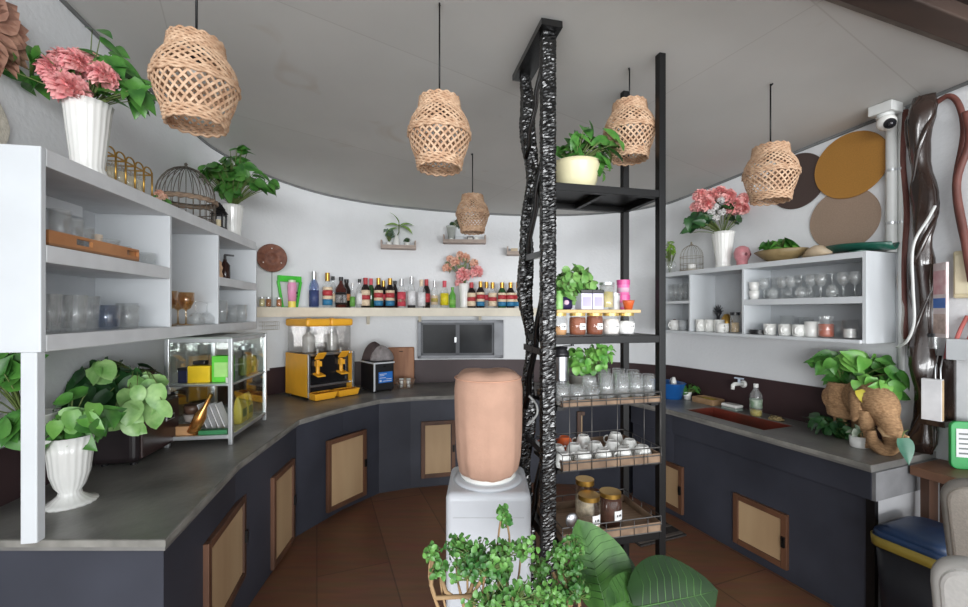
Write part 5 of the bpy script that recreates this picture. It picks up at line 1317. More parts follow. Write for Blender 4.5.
# five spice jars under a board
JL = [(0.08, 'lidded jar of tan powder, closest to the rough post, under the wooden board', (196, 150, 104), 0.40), (0.178, 'lidded jar of brown powder, second from the rough post, under the wooden board', (142, 84, 58), 0.80), (0.268, 'lidded jar of reddish brown powder in the middle of the row under the wooden board', (132, 74, 50), 0.85),
      (0.355, 'lidded jar of white powder, fourth from the rough post, under the wooden board', (226, 222, 216), 0.72), (0.438, 'lidded jar of white granules at the slim post end, under the wooden board', (232, 232, 230), 0.62)]
for i, (x, lab, c_, fl_) in enumerate(JL):
    jar(RK(x, 0.055, L2), lab, 0.0405, 0.108, fl_, mat('powder_%d' % i, c_, 0.9, var=0.15, scale=30), None, True, mat('pale_gold_lid', (206, 178, 104), 0.35, 0.6), RKA)
t = thing('wooden_board', 'pale wooden board lying across the lids of the spice jars on the black rack', 'board', RK(0.29, 0.12, L2+0.1085), RKA)
obj('plank', MB().box(-0.235, 0.205, -0.105, 0.15, 0, 0.016), mat('pale_board_wood', (206, 178, 124), 0.6, c2=(222, 198, 150), scale=4, stretch=(0.3, 3, 1)), t, bevel=0.003)
BT = L2+0.1085+0.0165
pz = RK(0.13, 0.125, BT); Yp = pz[1]
t = thing('potted_plant', 'round leafy green plant in a dark purple pot on the jar board', 'plant', pz)
obj('pot', MB().lathe([(0.042, 0), (0.05, 0.01), (0.054, 0.06), (0.05, 0.06), (0.045, 0.045), (0, 0.045)], 24), mat('dark_purple_pot', (44, 34, 74), 0.35), t)
obj('emblem', MB().sphere((0.012, -0.052, 0.034), 0.013, 0.003, 0.012, 10, 6), mat('pale_pink_print', (206, 170, 190), 0.5), t)
lf, st = foliage(Vector(pz)+Vector((0, 0, .05)), [(at(576, 284, Yp), (.095, .085, .085), 1)], 170, 0.056, 0.046, 111, 'round', droop=0.8, minr=0.7)
obj('foliage', local(t, lf), green('leaf_fresh_green', (84, 138, 64), (140, 184, 104)), t); obj('stem', local(t, st), M_stem, t)
t = thing('bottle', 'small white bottle with a red print beside the rough post on the jar board', 'bottle', RK(0.042, 0.06, BT), RKA)
obj('body', MB().lathe([(0.016, 0), (0.018, 0.006), (0.018, 0.075), (0.008, 0.09)], 18), M_ceramic, t); obj('cap', MB().cyl((0, 0, 0.088), 0.009, 0.018, 12), K_red, t); obj('red_print', MB().lathe([(0.0184, 0.03), (0.0184, 0.062)], 18), K_red, t)
t = thing('bottle', 'small green tinted bottle between the white bottle and the purple pot', 'bottle', RK(0.075, 0.04, BT), RKA)
obj('body', MB().lathe([(0.018, 0), (0.02, 0.006), (0.02, 0.06), (0.011, 0.075)], 18), mat('pale_green_plastic', (150, 200, 120), 0.4), t); obj('cap', MB().cyl((0, 0, 0.073), 0.012, 0.014, 12), K_grn, t)
for x, lab in ((0.212, 'lavender white canister with a black lid beside the purple pot'), (0.272, 'lavender white canister with a black lid beside the tall glass')):
    box_thing('canister', lab, 'canister', RK(x, 0.06, BT), RKA, 0.056, 0.07, 0.095, mat('lavender_white', (212, 208, 226), 0.5, var=0.06, scale=50), M_blackplastic, panel=mat('lilac_print', (178, 170, 206), 0.5))
t = thing('bottle', 'slim dark bottle squeezed behind the canisters', 'bottle', RK(0.30, 0.14, BT), RKA)
obj('body', MB().lathe([(0.017, 0), (0.018, 0.08), (0.01, 0.10)], 16), B_dark, t); obj('cap', MB().cyl((0, 0, 0.10), 0.011, 0.02, 12), M_gold, t)
t = thing('jar', 'tall glass jar with yellow contents in front of the slim back post', 'jar', RK(0.342, 0.07, BT), RKA)
obj('glass_body', MB().lathe([(0.033, 0), (0.036, 0.006), (0.036, 0.12), (0.033, 0.12), (0.033, 0.01), (0, 0.01)], 24), M_glass2, t); obj('contents', MB().lathe([(0, 0.011), (0.03, 0.011), (0.03, 0.085), (0, 0.09)], 18), mat('yellow_contents', (214, 192, 80), 0.7, var=0.2, scale=60), t); obj('lid', MB().cyl((0, 0, 0.1205), 0.036, 0.012, 20), M_alu, t)
t = thing('tin', 'pale grey tin beside the orange pot on the jar board', 'tin', RK(0.40, 0.10, BT), RKA)
obj('body', MB().cyl((0, 0, 0), 0.028, 0.07, 20), mat('pale_grey_tin', (206, 210, 210), 0.4), t); obj('lid', MB().cyl((0, 0, 0.0702), 0.029, 0.012, 20), M_alu, t)
tag(obj('votive_pot', MB().lathe([(0.018, 0), (0.027, 0.035), (0.029, 0.045), (0.024, 0.045), (0, 0.03)], 18), mat('orange_glaze', (206, 96, 48), 0.35), None, loc=RK(0.435, 0.03, BT)), 'small orange pot at the end of the jar board', 'pot')
for k in range(2):
    t = thing('canister', ('lower pink canister of the stack at the end of the jar board', 'upper pink canister with a tall lid on top of the other')[k], 'canister', RK(0.463, 0.12, BT+k*0.0755), RKA)
    obj('body', MB().lathe([(0.030, 0), (0.031, 0.05)], 24), mat('pink_canister', (232, 120, 176), 0.35), t); obj('lid', MB().cyl((0, 0, 0.0502), 0.033, 0.0248, 24), mat('hot_pink_lid', (214, 84, 150), 0.35), t)
    obj('print_band', MB().lathe([(0.0316, 0.012), (0.0318, 0.035)], 24), mat('pale_pink_print', (206, 170, 190), 0.5), t)
# glasses in the basket
BZ3 = 1.117+0.0096
t = thing('grinder', 'steel and black coffee grinder standing behind the upturned glasses', 'grinder', RK(0.118, 0.115, BZ3), RKA); t.scale = (1, 1, .92)
obj('glass_cup', MB().lathe([(0.038, 0), (0.04, 0.006), (0.04, 0.10), (0.036, 0.10)], 24), M_glass2, t); obj('steel_body', MB().cyl((0, 0, 0.10), 0.040, 0.125, 24), M_steel, t, bevel=0.004)
obj('top_cap', MB().lathe([(0.042, 0), (0.042, 0.02), (0.03, 0.035), (0.034, 0.05), (0, 0.055)], 24, (0, 0, 0.225)), M_blackplastic, t)
mb = MB(); mb.bar((0, 0, 0.275), (0.055, -0.02, 0.285), 0.012, 0.008); mb.cyl((0.052, -0.02, 0.28), 0.008, 0.025, 10); obj('crank', mb, M_blackplastic, t)
pz = RK(0.26, 0.185, BZ3); Yp = pz[1]
t = thing('potted_plant', 'bright green leafy plant behind the glasses on the black rack', 'plant', pz)
obj('pot', MB().lathe([(0.045, 0), (0.062, 0.10), (0.065, 0.105), (0.056, 0.10), (0, 0.09)], 24), mat('grey_pot', (120, 118, 112), 0.5), t)
lf, st = foliage(Vector(pz)+Vector((0, 0, .1)), [(at(578, 358, Yp), (.07, .06, .06), 1), (at(600, 354, Yp-.03), (.08, .06, .055), 1.6), (at(588, 366, Yp-.04), (.10, .05, .03), 1)], 120, 0.048, 0.040, 121, 'round', droop=0.8)
obj('foliage', local(t, lf), green('leaf_basil_green', (70, 132, 52), (124, 176, 84)), t); obj('stem', local(t, st), M_stem, t)
for x, y, r0, r1, h, lab, rb_ in ((0.075, 0.005, 0.034, 0.036, 0.095, 'short upturned jar glass at the rough post end of the glass basket', 0), (0.148, 0.0, 0.036, 0.038, 0.085, 'second short upturned glass from the rough post in the glass basket', 0), (0.225, 0.005, 0.036, 0.038, 0.075, 'low wide upturned glass with the dish glass on it', 0),
                    (0.305, 0.01, 0.030, 0.037, 0.130, 'tall plain upturned tumbler in the middle of the glass basket', 0), (0.385, 0.01, 0.030, 0.037, 0.130, 'tall plain upturned tumbler next to the twisted glass', 12), (0.462, 0.015, 0.032, 0.036, 0.125, 'twisted ribbed upturned glass in front of the slim post', 16), (0.535, 0.015, 0.029, 0.032, 0.12, 'ribbed upturned glass at the slim post end of the basket', 18),
                    (0.345, 0.10, 0.030, 0.037, 0.14, 'upturned tumbler in the second row of the glass basket, beside the leafy plant', 0), (0.425, 0.10, 0.030, 0.037, 0.14, 'upturned tumbler in the middle of the second row of the glass basket', 0), (0.505, 0.10, 0.030, 0.036, 0.13, 'upturned tumbler in the second row at the slim post end', 0)):
    tumbler(RK(x, y, BZ3), lab, r0, r1, h, M_glass2, ribs=rb_, inv=True)
tumbler(RK(0.215, 0.005, BZ3+0.0755), 'dish glass stacked on the low wide upturned glass', 0.03, 0.036, 0.05, M_glass2, inv=True)
# cups
BZ4 = 0.828+0.0096
O_ = mat('orange_glaze', (206, 96, 48), 0.35)
rows = [(0.018, (0.085, 0.19, 0.295, 0.40, 0.505), 'first'), (0.105, (0.095, 0.185, 0.30, 0.395, 0.49), 'second')]
ordn = ('next to the rough post', 'second from the rough post', 'in the middle', 'fourth from the rough post', 'at the slim post end')
for y, xs, nm in rows:
    for i, x in enumerate(xs): cup_up(RK(x, y, BZ4), 'upturned white cup in the %s row of the cup basket, %s' % (nm, ordn[i]), r=0.0445, h=0.062 if nm == 'first' else 0.068, rz=2.2+0.5*i, group='upturned cups in the basket')
for x, m, lab in ((0.085, O_, 'upturned orange cup beside the rough post at the back of the cup basket'), (0.18, O_, 'upturned orange cup beside the back row white cups'), (0.285, M_ceramic, 'upturned white cup at the back of the basket beside the orange cups'), (0.47, M_ceramic, 'upturned white cup alone at the back of the basket by the slim post')):
    cup_up(RK(x, 0.205, BZ4), lab, m, r=0.0445, h=0.075, rz=2.6, group='upturned cups in the basket')
# jars below
BZ5 = 0.50+0.0096
for x, y, h, r, c_, f_, lab in ((0.225, 0.03, 0.175, 0.054, (196, 176, 150), 0.28, 'big belly jar of pale grains at the front of the lowest basket'), (0.355, 0.06, 0.165, 0.056, (74, 44, 30), 0.86, 'big jar of dark brown coffee in the lowest basket'), (0.265, 0.15, 0.20, 0.05, (200, 186, 160), 0.55, 'tall gold lidded jar behind the two front jars in the lowest basket')):
    jar(RK(x, y, BZ5), lab, r, h, f_, mat('jarfill_%d' % int(x*1000), c_, 0.8, var=0.2, scale=50), None, y < 0.1, None, RKA)
t = thing('ladle', 'steel ladle hanging from the lowest basket beside the rough post', 'ladle', RK(0.105, -0.045, 0.60), RKA)
obj('handle', MB().tube([(0, 0.008, -0.02), (0, -0.002, 0.0), (0.0, -0.006, -0.06), (0.01, -0.006, -0.11)], 0.004, 8), M_steel, t)
obj('bowl', MB().sphere((-0.005, -0.002, 0.012), 0.03, 0.012, 0.034, 14, 8), M_steel, t)

# ------------------------------------------------------------------ on the wall shelf over the sink counter
TR = 1.8875
def rw_px(px, d, z):
    k = (px-484.0)/F; b = R0+N*d; s = (k*b.y-b.x)/(U.x-k*U.y)
    return RW(s, d, z)
p = Vector(rw_px(723, 0.15, TR)); Y = p.y
v = thing('flower_vase', 'slim fluted white vase of pink flowers on the shelf over the sink counter', 'vase', p)
fluted_vase(v, 0.28, 0.050, 0.080)
for i, (px, py, r) in enumerate(((705, 205, .075), (700, 196, .06), (712, 197, .07), (728, 196, .06), (733, 207, .08), (744, 200, .06), (742, 209, .055), (720, 192, .05), (696, 207, .05))):
    obj('blossom', local(v, bloom(at(px, py, Y-0.06+0.03*(i % 3)), r, 300+i)), mat('coral_petals', (234, 152, 152), 0.7, c2=(247, 196, 190), scale=25), v)
for i, (px, py) in enumerate(((715, 207), (722, 212), (716, 218), (711, 212), (721, 200))):
    obj('filler_blossom', local(v, bloom(at(px, py, Y-0.10), 0.03, 330+i, 30)), mat('white_petals', (226, 224, 222), 0.7), v)
lf, st = foliage(p+Vector((0, 0, .25)), [(at(700, 221, Y-.05), (.09, .08, .05), 2), (at(735, 218, Y-.02), (.07, .07, .05), 1), (at(690, 226, Y-.03), (.06, .05, .06), 1), (at(718, 205, Y), (.13, .1, .06), 1.2)], 48, 0.10, 0.06, 131)
obj('foliage', local(v, lf), G_dark, v); obj('stem', local(v, st), M_stem, v)
p = Vector(rw_px(691.5, 0.17, TR))
bird_cage('small pale wire bird cage with tea lights inside, beside the coral flower vase', p, 0.088, 0.12, 0.10, mat('pale_antique_wire', (150, 142, 128), 0.5, 0.3), 16)
for k, z in enumerate((0.0125, 0.115)):
    if k == 0: tag(obj('tealight', MB().cyl((0, 0, 0), 0.034, 0.045, 18), M_ceramic, None, loc=p+Vector((0, 0, z))), 'white tea light on the floor of the small bird cage', 'candle')
p = Vector(rw_px(669.5, 0.16, TR)); Y = p.y
t = thing('potted_plant', 'little green sprig in a clear glass at the end of the sink side shelf', 'plant', p)
obj('glass_vase', MB().lathe([(0.04, 0), (0.06, 0.03), (0.062, 0.07), (0.045, 0.11), (0.042, 0.11), (0.058, 0.07), (0.04, 0.008), (0, 0.008)], 24), M_glass2, t)
lf, st = foliage(p+Vector((0, 0, .01)), [(at(670, 248, Y), (.05, .05, .09), 1)], 22, 0.09, 0.026, 141, 'long')
obj('foliage', local(t, lf), G_lime, t); obj('stem', local(t, st), M_stem, t)
p = Vector(rw_px(742, 0.15, TR))
t = thing('ornament_jar', 'round pink ceramic skull shaped jar between the vase and the wooden bowl', 'jar', p, RWA+PI)
obj('body', MB().lathe([(0.032, 0), (0.036, 0.01), (0.038, 0.04), (0.052, 0.07), (0.056, 0.10), (0.044, 0.135), (0.02, 0.15), (0, 0.152)], 24), mat('dusty_pink_glaze', (208, 138, 144), 0.35, var=0.12, scale=30), t)
e = MB()
for y in (-0.02, 0.02): e.sphere((0.047, y, 0.085), 0.008, 0.012, 0.013, 10, 6)
e.M = Matrix.Rotation(PI*0.62, 4, 'Z'); obj('hollow', e, mat('deep_rose', (120, 66, 74), 0.6), t)
p = Vector(rw_px(781, 0.15, TR)); Y = p.y
t = thing('fruit_bowl', 'flared wooden bowl of green leaves and fruit on the shelf under the placemats', 'bowl', p, RWA)
obj('bowl', MB().lathe([(0.065, 0), (0.075, 0.006), (0.12, 0.035), (0.17, 0.075), (0.163, 0.079), (0.11, 0.045), (0, 0.035)], 36, sx=1.0, sy=0.78), mat('olive_brown_wood', (122, 104, 70), 0.5, c2=(150, 130, 92), scale=14), t)
for lab, x, y, z, r in (('smooth green fruit in the wooden bowl, on the coral flower side', -0.0, 0.0, .082, .05), ('smooth green fruit in the wooden bowl, on the cream driftwood side', 0.05, 0.02, .08, .05), ('smallest green fruit at the front of the wooden bowl', 0.0, -0.05, .075, .042)):
    x = x if x else (0.0 if r < .05 else -0.07)
    q = p + U.to_3d()*(-x) + N.to_3d()*(-y) + Vector((0, 0, z))
    fr_ = thing('fruit', lab, 'fruit', q, RWA, 'green fruit in the wooden bowl')
    obj('flesh', MB().sphere((0, 0, 0), r*1.2, r*0.8, r*0.7, 14, 8), mat('green_fruit', (74, 128, 48), 0.4, c2=(120, 168, 70), scale=8), fr_)
    obj('stalk', MB().tube([(r*1.15, 0, 0), (r*1.45, 0, .006)], 0.003, 6), M_stem, fr_)
fo = thing('leaf_bunch', 'bunch of green leaves lying over the fruit in the wooden bowl', 'leaves', p+Vector((0, 0, .085)), RWA)
lf, st = foliage((0, 0, 0), [((0.02, 0, .03), (.12, .08, .03))], 22, 0.10, 0.055, 151)
obj('foliage', lf, G_mid, fo); obj('stem', st, M_stem, fo)
p = Vector(rw_px(817, 0.16, TR))
t = thing('driftwood', 'smooth cream shell like piece of wood beside the wooden bowl', 'ornament', p, RWA); t.scale = (.72, .8, 1)
mb = MB(); mb.tube([(-0.12, 0.0, .03), (-0.06, 0.02, .042), (0.0, 0.01, .045), (0.06, 0.0, .038), (0.13, -0.02, .02)], [0.012, 0.034, 0.042, 0.034, 0.012], 12, flat=0.9)
obj('body', mb, mat('cream_shell', (206, 186, 158), 0.5, var=0.12, scale=10), t)
p = Vector(rw_px(859, 0.14, TR))
t = thing('leaf_tray', 'dark green leaf shaped tray lying at the near end of the sink side shelf', 'tray', p, RWA)
mb = MB()
vs = []; n_ = 14
for i in range(n_+1):
    u = i/n_; x = -0.17+0.34*u; wd_ = 0.095*math.sin(PI*(0.08+0.88*u))**0.7
    for q, z in ((-1, .045), (-.5, .018), (0, .008), (.5, .018), (1, .045)): vs.append((x, q*wd_, z+0.02*u))
fs = [(i*5+k, i*5+5+k, i*5+6+k, i*5+1+k) for i in range(n_) for k in range(4)]
obj('dish', mb.add(vs, fs), mat('bottle_green_glaze', (28, 84, 70), 0.3, var=0.15), t, sol=0.008)
mb = MB(); mb.cyl((0, 0, 0), 0.05, 0.018, 20); obj('foot', mb, mat('bottle_green_glaze', (28, 84, 70), 0.3), t)
mb = MB(); mb.tube([(0.14, 0, .04), (0.17, 0, .04), (0.21, -0.01, .05)], [0.012, 0.01, 0.006], 8); obj('handle', mb, mat('bottle_green_glaze', (28, 84, 70), 0.3), t)
# glasses and cups inside
MS = 1.6375
front = [764, 773, 782, 791, 801, 811, 821, 832, 843, 855]
word = ('tenth', 'ninth', 'eighth', 'seventh', 'sixth', 'fifth', 'fourth', 'third', 'second', 'first')
for i, px in enumerate(front):
    wine(rw_px(px, 0.235, MS), 'clear stemmed glass, %s from the near end in the front row of the wall shelf' % word[i], 0.78, M_glass2, i % 3 == 1, group='stemmed glasses on the wall shelf', bowl=(0.032, 0.040, 0.036), h=0.185)
for i, px in enumerate((768, 778, 788, 798, 809, 820, 832, 844)):
    wine(rw_px(px, 0.12, MS), 'clear stemmed glass, %s from the near end in the back row of the wall shelf' % word[i+2], 0.78, M_glass2, i % 2 == 0, group='stemmed glasses on the wall shelf', bowl=(0.032, 0.040, 0.036), h=0.195)
def stack(px, d, z, n, lab):
    t = thing('paper_cups', lab, 'cups', rw_px(px, d, z))
    return t
for k in range(2):
    tag(obj('tumbler', MB().lathe([(0.026, 0), (0.034, 0.06), (0.031, 0.06), (0.024, 0.006), (0, 0.006)], 20), M_ceramic, None, loc=RW(0.852, 0.235, MS+0.061*k)), ('lower white tumbler stacked beside the stemmed glasses', 'upper white tumbler stacked beside the stemmed glasses')[k], 'tumbler')
BS = 1.3955
for k in range(3):
    q = RW(0.825+.004*(k % 2), 0.225, BS+.0106*k)
    tag(obj('coaster', MB().cyl((0, 0, 0), 0.055, 0.010, 24), M_blackplastic, None, loc=q), ('black coaster at the bottom of the stack beside the white mugs', 'black coaster in the middle of the stack beside the white mugs', 'black coaster on top of the stack beside the white mugs')[k], 'coaster', 'black coasters')
def mug_side(loc, lab, rz):
    """a mug seen with its handle towards the room"""
    return mug(loc, lab, 0.038, 0.075, None, rz)
for px, lab in ((770, 'white mug beside the black coasters, handle outwards'), (785, 'white mug between two others, handle outwards, under the stacked glass'), (799, 'white mug beside the tall white cup, handle outwards')): mug_side(rw_px(px, 0.225, BS), lab, RWA+PI/2+0.25)
tumbler(rw_px(787, 0.12, BS), 'tall clear glass standing behind the white mugs', 0.033, 0.04, 0.13)
tag(obj('tall_cup', MB().lathe([(0.032, 0), (0.036, 0.005), (0.04, 0.095), (0.036, 0.095), (0.03, 0.01), (0, 0.01)], 24), M_ceramic, None, loc=rw_px(812, 0.21, BS)), 'tall plain white cup beside the orange jar', 'cup')
tumbler(rw_px(806, 0.10, BS), 'wide clear glass behind the tall white cup', 0.036, 0.045, 0.12)
t = thing('jar', 'clear jar of orange red preserve on the lower bay of the wall shelf', 'jar', rw_px(826, 0.21, BS), 0)
obj('glass_body', MB().lathe([(0.038, 0), (0.041, 0.008), (0.041, 0.085), (0.034, 0.105), (0.034, 0.115)], 24), M_glass2, t); obj('contents', MB().lathe([(0, 0.006), (0.037, 0.006), (0.0385, 0.02), (0.0385, 0.082), (0, 0.084)], 24), mat('orange_preserve', (184, 82, 40), 0.25), t); obj('lid', MB().cyl((0, 0, 0.1155), 0.036, 0.014, 20), M_glass2, t)
tumbler(rw_px(838, 0.13, BS), 'clear glass behind and beside the orange jar', 0.036, 0.04, 0.10)
t = thing('candle_glass', 'small white candle in a clear glass at the near end of the lower bay', 'candle', rw_px(850, 0.21, BS))
obj('glass', MB().lathe([(0.04, 0), (0.042, 0.11), (0.039, 0.11), (0.038, 0.006), (0, 0.006)], 24), M_glass, t); obj('wax', MB().cyl((0, 0, 0.007), 0.03, 0.05), M_ceramic, t)
# middle bay
for i, (s_, d_) in enumerate(((1.310, .225), (1.245, .205), (1.175, .185))): mug(RW(s_, d_, BS), ('white mug at the far end of the middle shelf bay', 'white mug in the middle of the three in the middle bay', 'white mug in front of the spiky black ornament')[i], 0.037, 0.095, None, RWA+PI/2+0.4)
t = thing('spiky_ornament', 'spiky black star ornament behind the mugs in the middle bay', 'ornament', RW(1.285, 0.062, BS), RWA)
mb = MB()
for k in range(7):
    a = PI*(k+0.5)/7; mb.tube([(0, 0, .15), (0.05*math.cos(a), -0.0, .15+0.065*math.sin(a))], [0.012, 0.002], 8)
obj('spikes', mb, M_blackplastic, t); obj('pedestal', MB().lathe([(0.04, 0), (0.04, 0.01), (0.012, 0.03), (0.012, 0.12), (0.03, 0.15), (0, 0.16)], 16), M_blackplastic, t)
tag(obj('brass_pot', MB().lathe([(0.03, 0), (0.045, 0.04), (0.045, 0.085), (0.028, 0.12), (0.02, 0.135), (0, 0.14)], 20), M_gold, None, loc=RW(1.185, 0.09, BS)), 'small brass pot behind the lone white cup in the middle bay', 'pot')
mug(rw_px(722.5, 0.23, BS), 'white cup with a round handle standing alone at the front of the middle bay', 0.045, 0.068, None, RWA+PI/2+1.0, 'cup', 'cup')
t = thing('jar', 'slim clear jar with a black lid at the divider of the middle bay', 'jar', rw_px(735, 0.20, BS))
obj('glass_body', MB().lathe([(0.03, 0), (0.032, 0.006), (0.032, 0.13), (0.029, 0.13)], 20), M_glass2, t); obj('contents', MB().cyl((0, 0, 0.007), 0.027, 0.07), mat('tan_grain', (186, 160, 120), 0.8, var=0.25, scale=60), t); obj('lid', MB().cyl((0, 0, 0.1305), 0.034, 0.022, 20), M_blackplastic, t)
# far bay
for i, px in enumerate((671, 676, 681, 686)): tumbler(rw_px(px, 0.18, 1.6425), ('clear upturned glass, deepest in the far bay', 'second clear upturned glass in the far bay', 'third clear upturned glass in the far bay', 'clear upturned glass against the divider of the far bay')[i], 0.027, 0.03, 0.15, inv=True)
mug(rw_px(674.5, 0.20, BS), 'white mug in the lower far bay of the wall shelf', 0.04, 0.085, None, RWA+PI/2)
tag(obj('cup', MB().lathe([(0.028, 0), (0.034, 0.09), (0.03, 0.09), (0, 0.02)], 18), mat('maroon_cup', (92, 36, 36), 0.4), None, loc=rw_px(672, 0.10, BS)), 'dark maroon cup behind the white mug in the far bay', 'cup')
tag(obj('cup', MB().lathe([(0.03, 0), (0.036, 0.085), (0.032, 0.085), (0, 0.02)], 18), mat('pale_grey_cup', (190, 194, 196), 0.4), None, loc=rw_px(683, 0.18, BS)), 'plain pale grey cup against the divider in the lower far bay', 'cup')
# round placemats on the wall
def placemat(px, py, D_, label, c, c2, d):
    x, y, an = wall_hit(px, d); z = at(px, py, y).z
    t = thing('placemat', label, 'placemat', (x, y, z), an-PI/2, 'round woven placemats on the wall')
    mb = MB(); mb.M = Matrix.Rotation(-PI/2, 4, 'X')
    R_ = D_/2; prof = [(0, 0.006)]
    for k in range(26): prof += [(R_*(k+0.3)/26, 0.0065), (R_*(k+0.8)/26, 0.0045)]
    prof += [(R_, 0.0045), (R_, -0.001), (0, -0.001)]
    m = mat('placemat_'+str(c), c, 0.5, 0.15, var=0.08, scale=160)
    o = obj('mat', mb.lathe(prof, 64), m, t)
    ed = MB(); ed.M = Matrix.Rotation(-PI/2, 4, 'X'); ed.tube([((R_-.002)*math.cos(2*PI*k/64), (R_-.002)*math.sin(2*PI*k/64), 0.003) for k in range(64)], 0.004, 6, closed=True)
    obj('rim', ed, m, t)
placemat(850, 165.5, 0.398, 'round golden brown woven placemat, topmost on the white wall', (178, 128, 60), (176, 126, 58), 0.013)
placemat(843.5, 219.5, 0.388, 'round pale taupe woven placemat under the golden one', (164, 142, 124), (164, 140, 118), 0.004)
placemat(797, 181.5, 0.37, 'round dark brown woven placemat half hidden by the pendant lamp', (82, 68, 64), (98, 84, 80), 0.004)
# ------------------------------------------------------------------ around the sink
def rwc_px(px, d, z=TOP): return Vector(rw_px(px, d, z))
p = rwc_px(655, 0.16)
p = Vector(RW(1.66, 0.22, TOP))
t = thing('plastic_tub', 'bright blue plastic tub of kitchen things by the far end of the sink', 'tub', p, RWA)
obj('tub', MB().lathe([(0.10, 0), (0.105, 0.004), (0.13, 0.13), (0.137, 0.135), (0.124, 0.135), (0.10, 0.01), (0, 0.01)], 36, sx=1.25, sy=0.9), mat('blue_plastic', (32, 96, 168), 0.35), t)
for k, (dx, dy, h, r, m_, lab) in enumerate(((-0.05, -0.02, 0.17, 0.022, M_ceramic, 'white scrub bottle standing in the blue tub'), (0.04, 0.02, 0.18, 0.02, M_blackplastic, 'dark bottle standing in the blue tub'), (0.0, -0.05, 0.155, 0.02, M_steel, 'steel cup standing in the blue tub'))):
    q = p+Vector((U.x*dx+N.x*dy, U.y*dx+N.y*dy, 0.0105))
    tag(obj('bottle' if k < 2 else 'cup', MB().lathe([(r, 0), (r, h*0.8), (r*0.5, h), (0, h)], 16), m_, None, loc=q), lab, 'bottle' if k < 2 else 'cup')
p = Vector(RW(1.53, 0.13, TOP)); 
t = thing('potted_plant', 'tiny plant in a white cup between the blue tub and the sponge tray', 'plant', p)
obj('pot', MB().lathe([(0.028, 0), (0.036, 0.065), (0.032, 0.065), (0.026, 0.05), (0, 0.05)], 20), M_ceramic, t)
lf, st = foliage((0, 0, .05), [((0.05, 0, .09), (.07, .05, .05)), ((-.05, .0, .08), (.05, .05, .04))], 24, 0.065, 0.04, 161)
obj('foliage', lf, G_mid, t); obj('stem', st, M_stem, t)
p = rwc_px(708, 0.10)
t = thing('sponge_tray', 'brown wooden tray holding a yellow sponge behind the sink', 'tray', p, RWA)
f = MB(); f.box(-0.10, 0.10, -0.065, 0.065, 0, 0.01)
for q in ((-0.10, 0.10, -0.065, -0.055), (-0.10, 0.10, 0.055, 0.065), (-0.10, -0.09, -0.055, 0.055), (0.09, 0.10, -0.055, 0.055)): f.box(q[0], q[1], q[2], q[3], 0.01, 0.045)
obj('tray', f, mat('tan_wood', (150, 118, 84), 0.6, c2=(172, 140, 104), scale=8), t, bevel=0.002)
tag(obj('sponge', MB().box(-0.06, 0.06, -0.04, 0.04, 0, 0.028), mat('yellow_sponge', (196, 168, 70), 0.95, var=0.15, scale=60, bump=0.5), None, loc=p+Vector((0, 0, 0.0105)), rz=RWA, bevel=0.004), 'yellow sponge lying in the brown wooden tray', 'sponge')
t = thing('tap', 'short white plastic tap on the dark wall band above the sink', 'tap', (*RW(1.10, 0.014), TOP+0.19), math.atan2(N.y, N.x))
mb = MB(); mb.tube([(0, 0, 0), (0.10, 0, 0.004), (0.115, 0, -0.004), (0.118, 0, -0.035)], [0.014, 0.016, 0.015, 0.013], 12); obj('spout', mb, M_ceramic, t)
mb = MB(); mb.cyl((0.05, 0, 0.012), 0.010, 0.03, 12); mb.bar((0.05, -0.035, 0.046), (0.05, 0.035, 0.046), 0.018, 0.010); obj('handle', mb, mat('pale_blue_plastic', (198, 210, 226), 0.35), t)
obj('flange', MB().tube([(-0.004, 0, 0), (0.008, 0, 0)], 0.028, 18), M_ceramic, t)
p = rwc_px(732, 0.13)
t = thing('soap_dish', 'white covered soap dish behind the sink under the tap', 'soap dish', p, RWA)
obj('base', MB().box(-0.065, 0.065, -0.04, 0.04, 0, 0.02), mat('grey_green_plastic', (150, 164, 156), 0.4), t, bevel=0.008); obj('cover', MB().box(-0.067, 0.067, -0.042, 0.042, 0.0205, 0.045), M_ceramic, t, bevel=0.012, seg=3)
p = rwc_px(756, 0.15)
t = thing('bottle', 'clear plastic bottle with a little yellow soap beside the sink', 'bottle', p)
obj('body', MB().lathe([(0.036, 0), (0.040, 0.008), (0.040, 0.05), (0.037, 0.09), (0.040, 0.13), (0.038, 0.155), (0.014, 0.195), (0.014, 0.21)], 24), M_glass2, t)
obj('contents', MB().lathe([(0, 0.004), (0.037, 0.004), (0.037, 0.045), (0, 0.046)], 20), mat('yellow_soap', (188, 172, 76), 0.3), t); obj('cap', MB().cyl((0, 0, 0.205), 0.016, 0.025, 14), M_ceramic, t)
obj('label', MB().lathe([(0.0405, 0.06), (0.039, 0.09), (0.0405, 0.12)], 24), mat('pale_print', (190, 200, 186), 0.5, c2=(120, 150, 120), scale=40), t)
p = rwc_px(776, 0.14)
t = thing('scrubber', 'frayed tan dish scrubber on the worktop beside the soap bottle', 'scrubber', p)
mb = MB(); R = random.Random(5)
for k in range(40):
    a = R.uniform(0, 2*PI); r = R.uniform(0.01, 0.05); b = a+R.uniform(0.8, 2)
    mb.tube([(r*math.cos(a), r*math.sin(a), 0.006), (r*0.6*math.cos((a+b)/2), r*0.6*math.sin((a+b)/2), R.uniform(0.012, 0.03)), (r*math.cos(b), r*math.sin(b), 0.006)], 0.004, 5)
obj('fibres', mb, mat('tan_fibre', (150, 132, 92), 0.9, var=0.2), t)

# ------------------------------------------------------------------ woven elephant planter
EP = Vector(RW(0.22, 0.175, TOP)); ER = RWA-0.46
el = thing('elephant_planter', 'woven wicker elephant planter standing at the near end of the sink worktop', 'planter', EP, ER); el.scale = (.9, .9, 1.0)
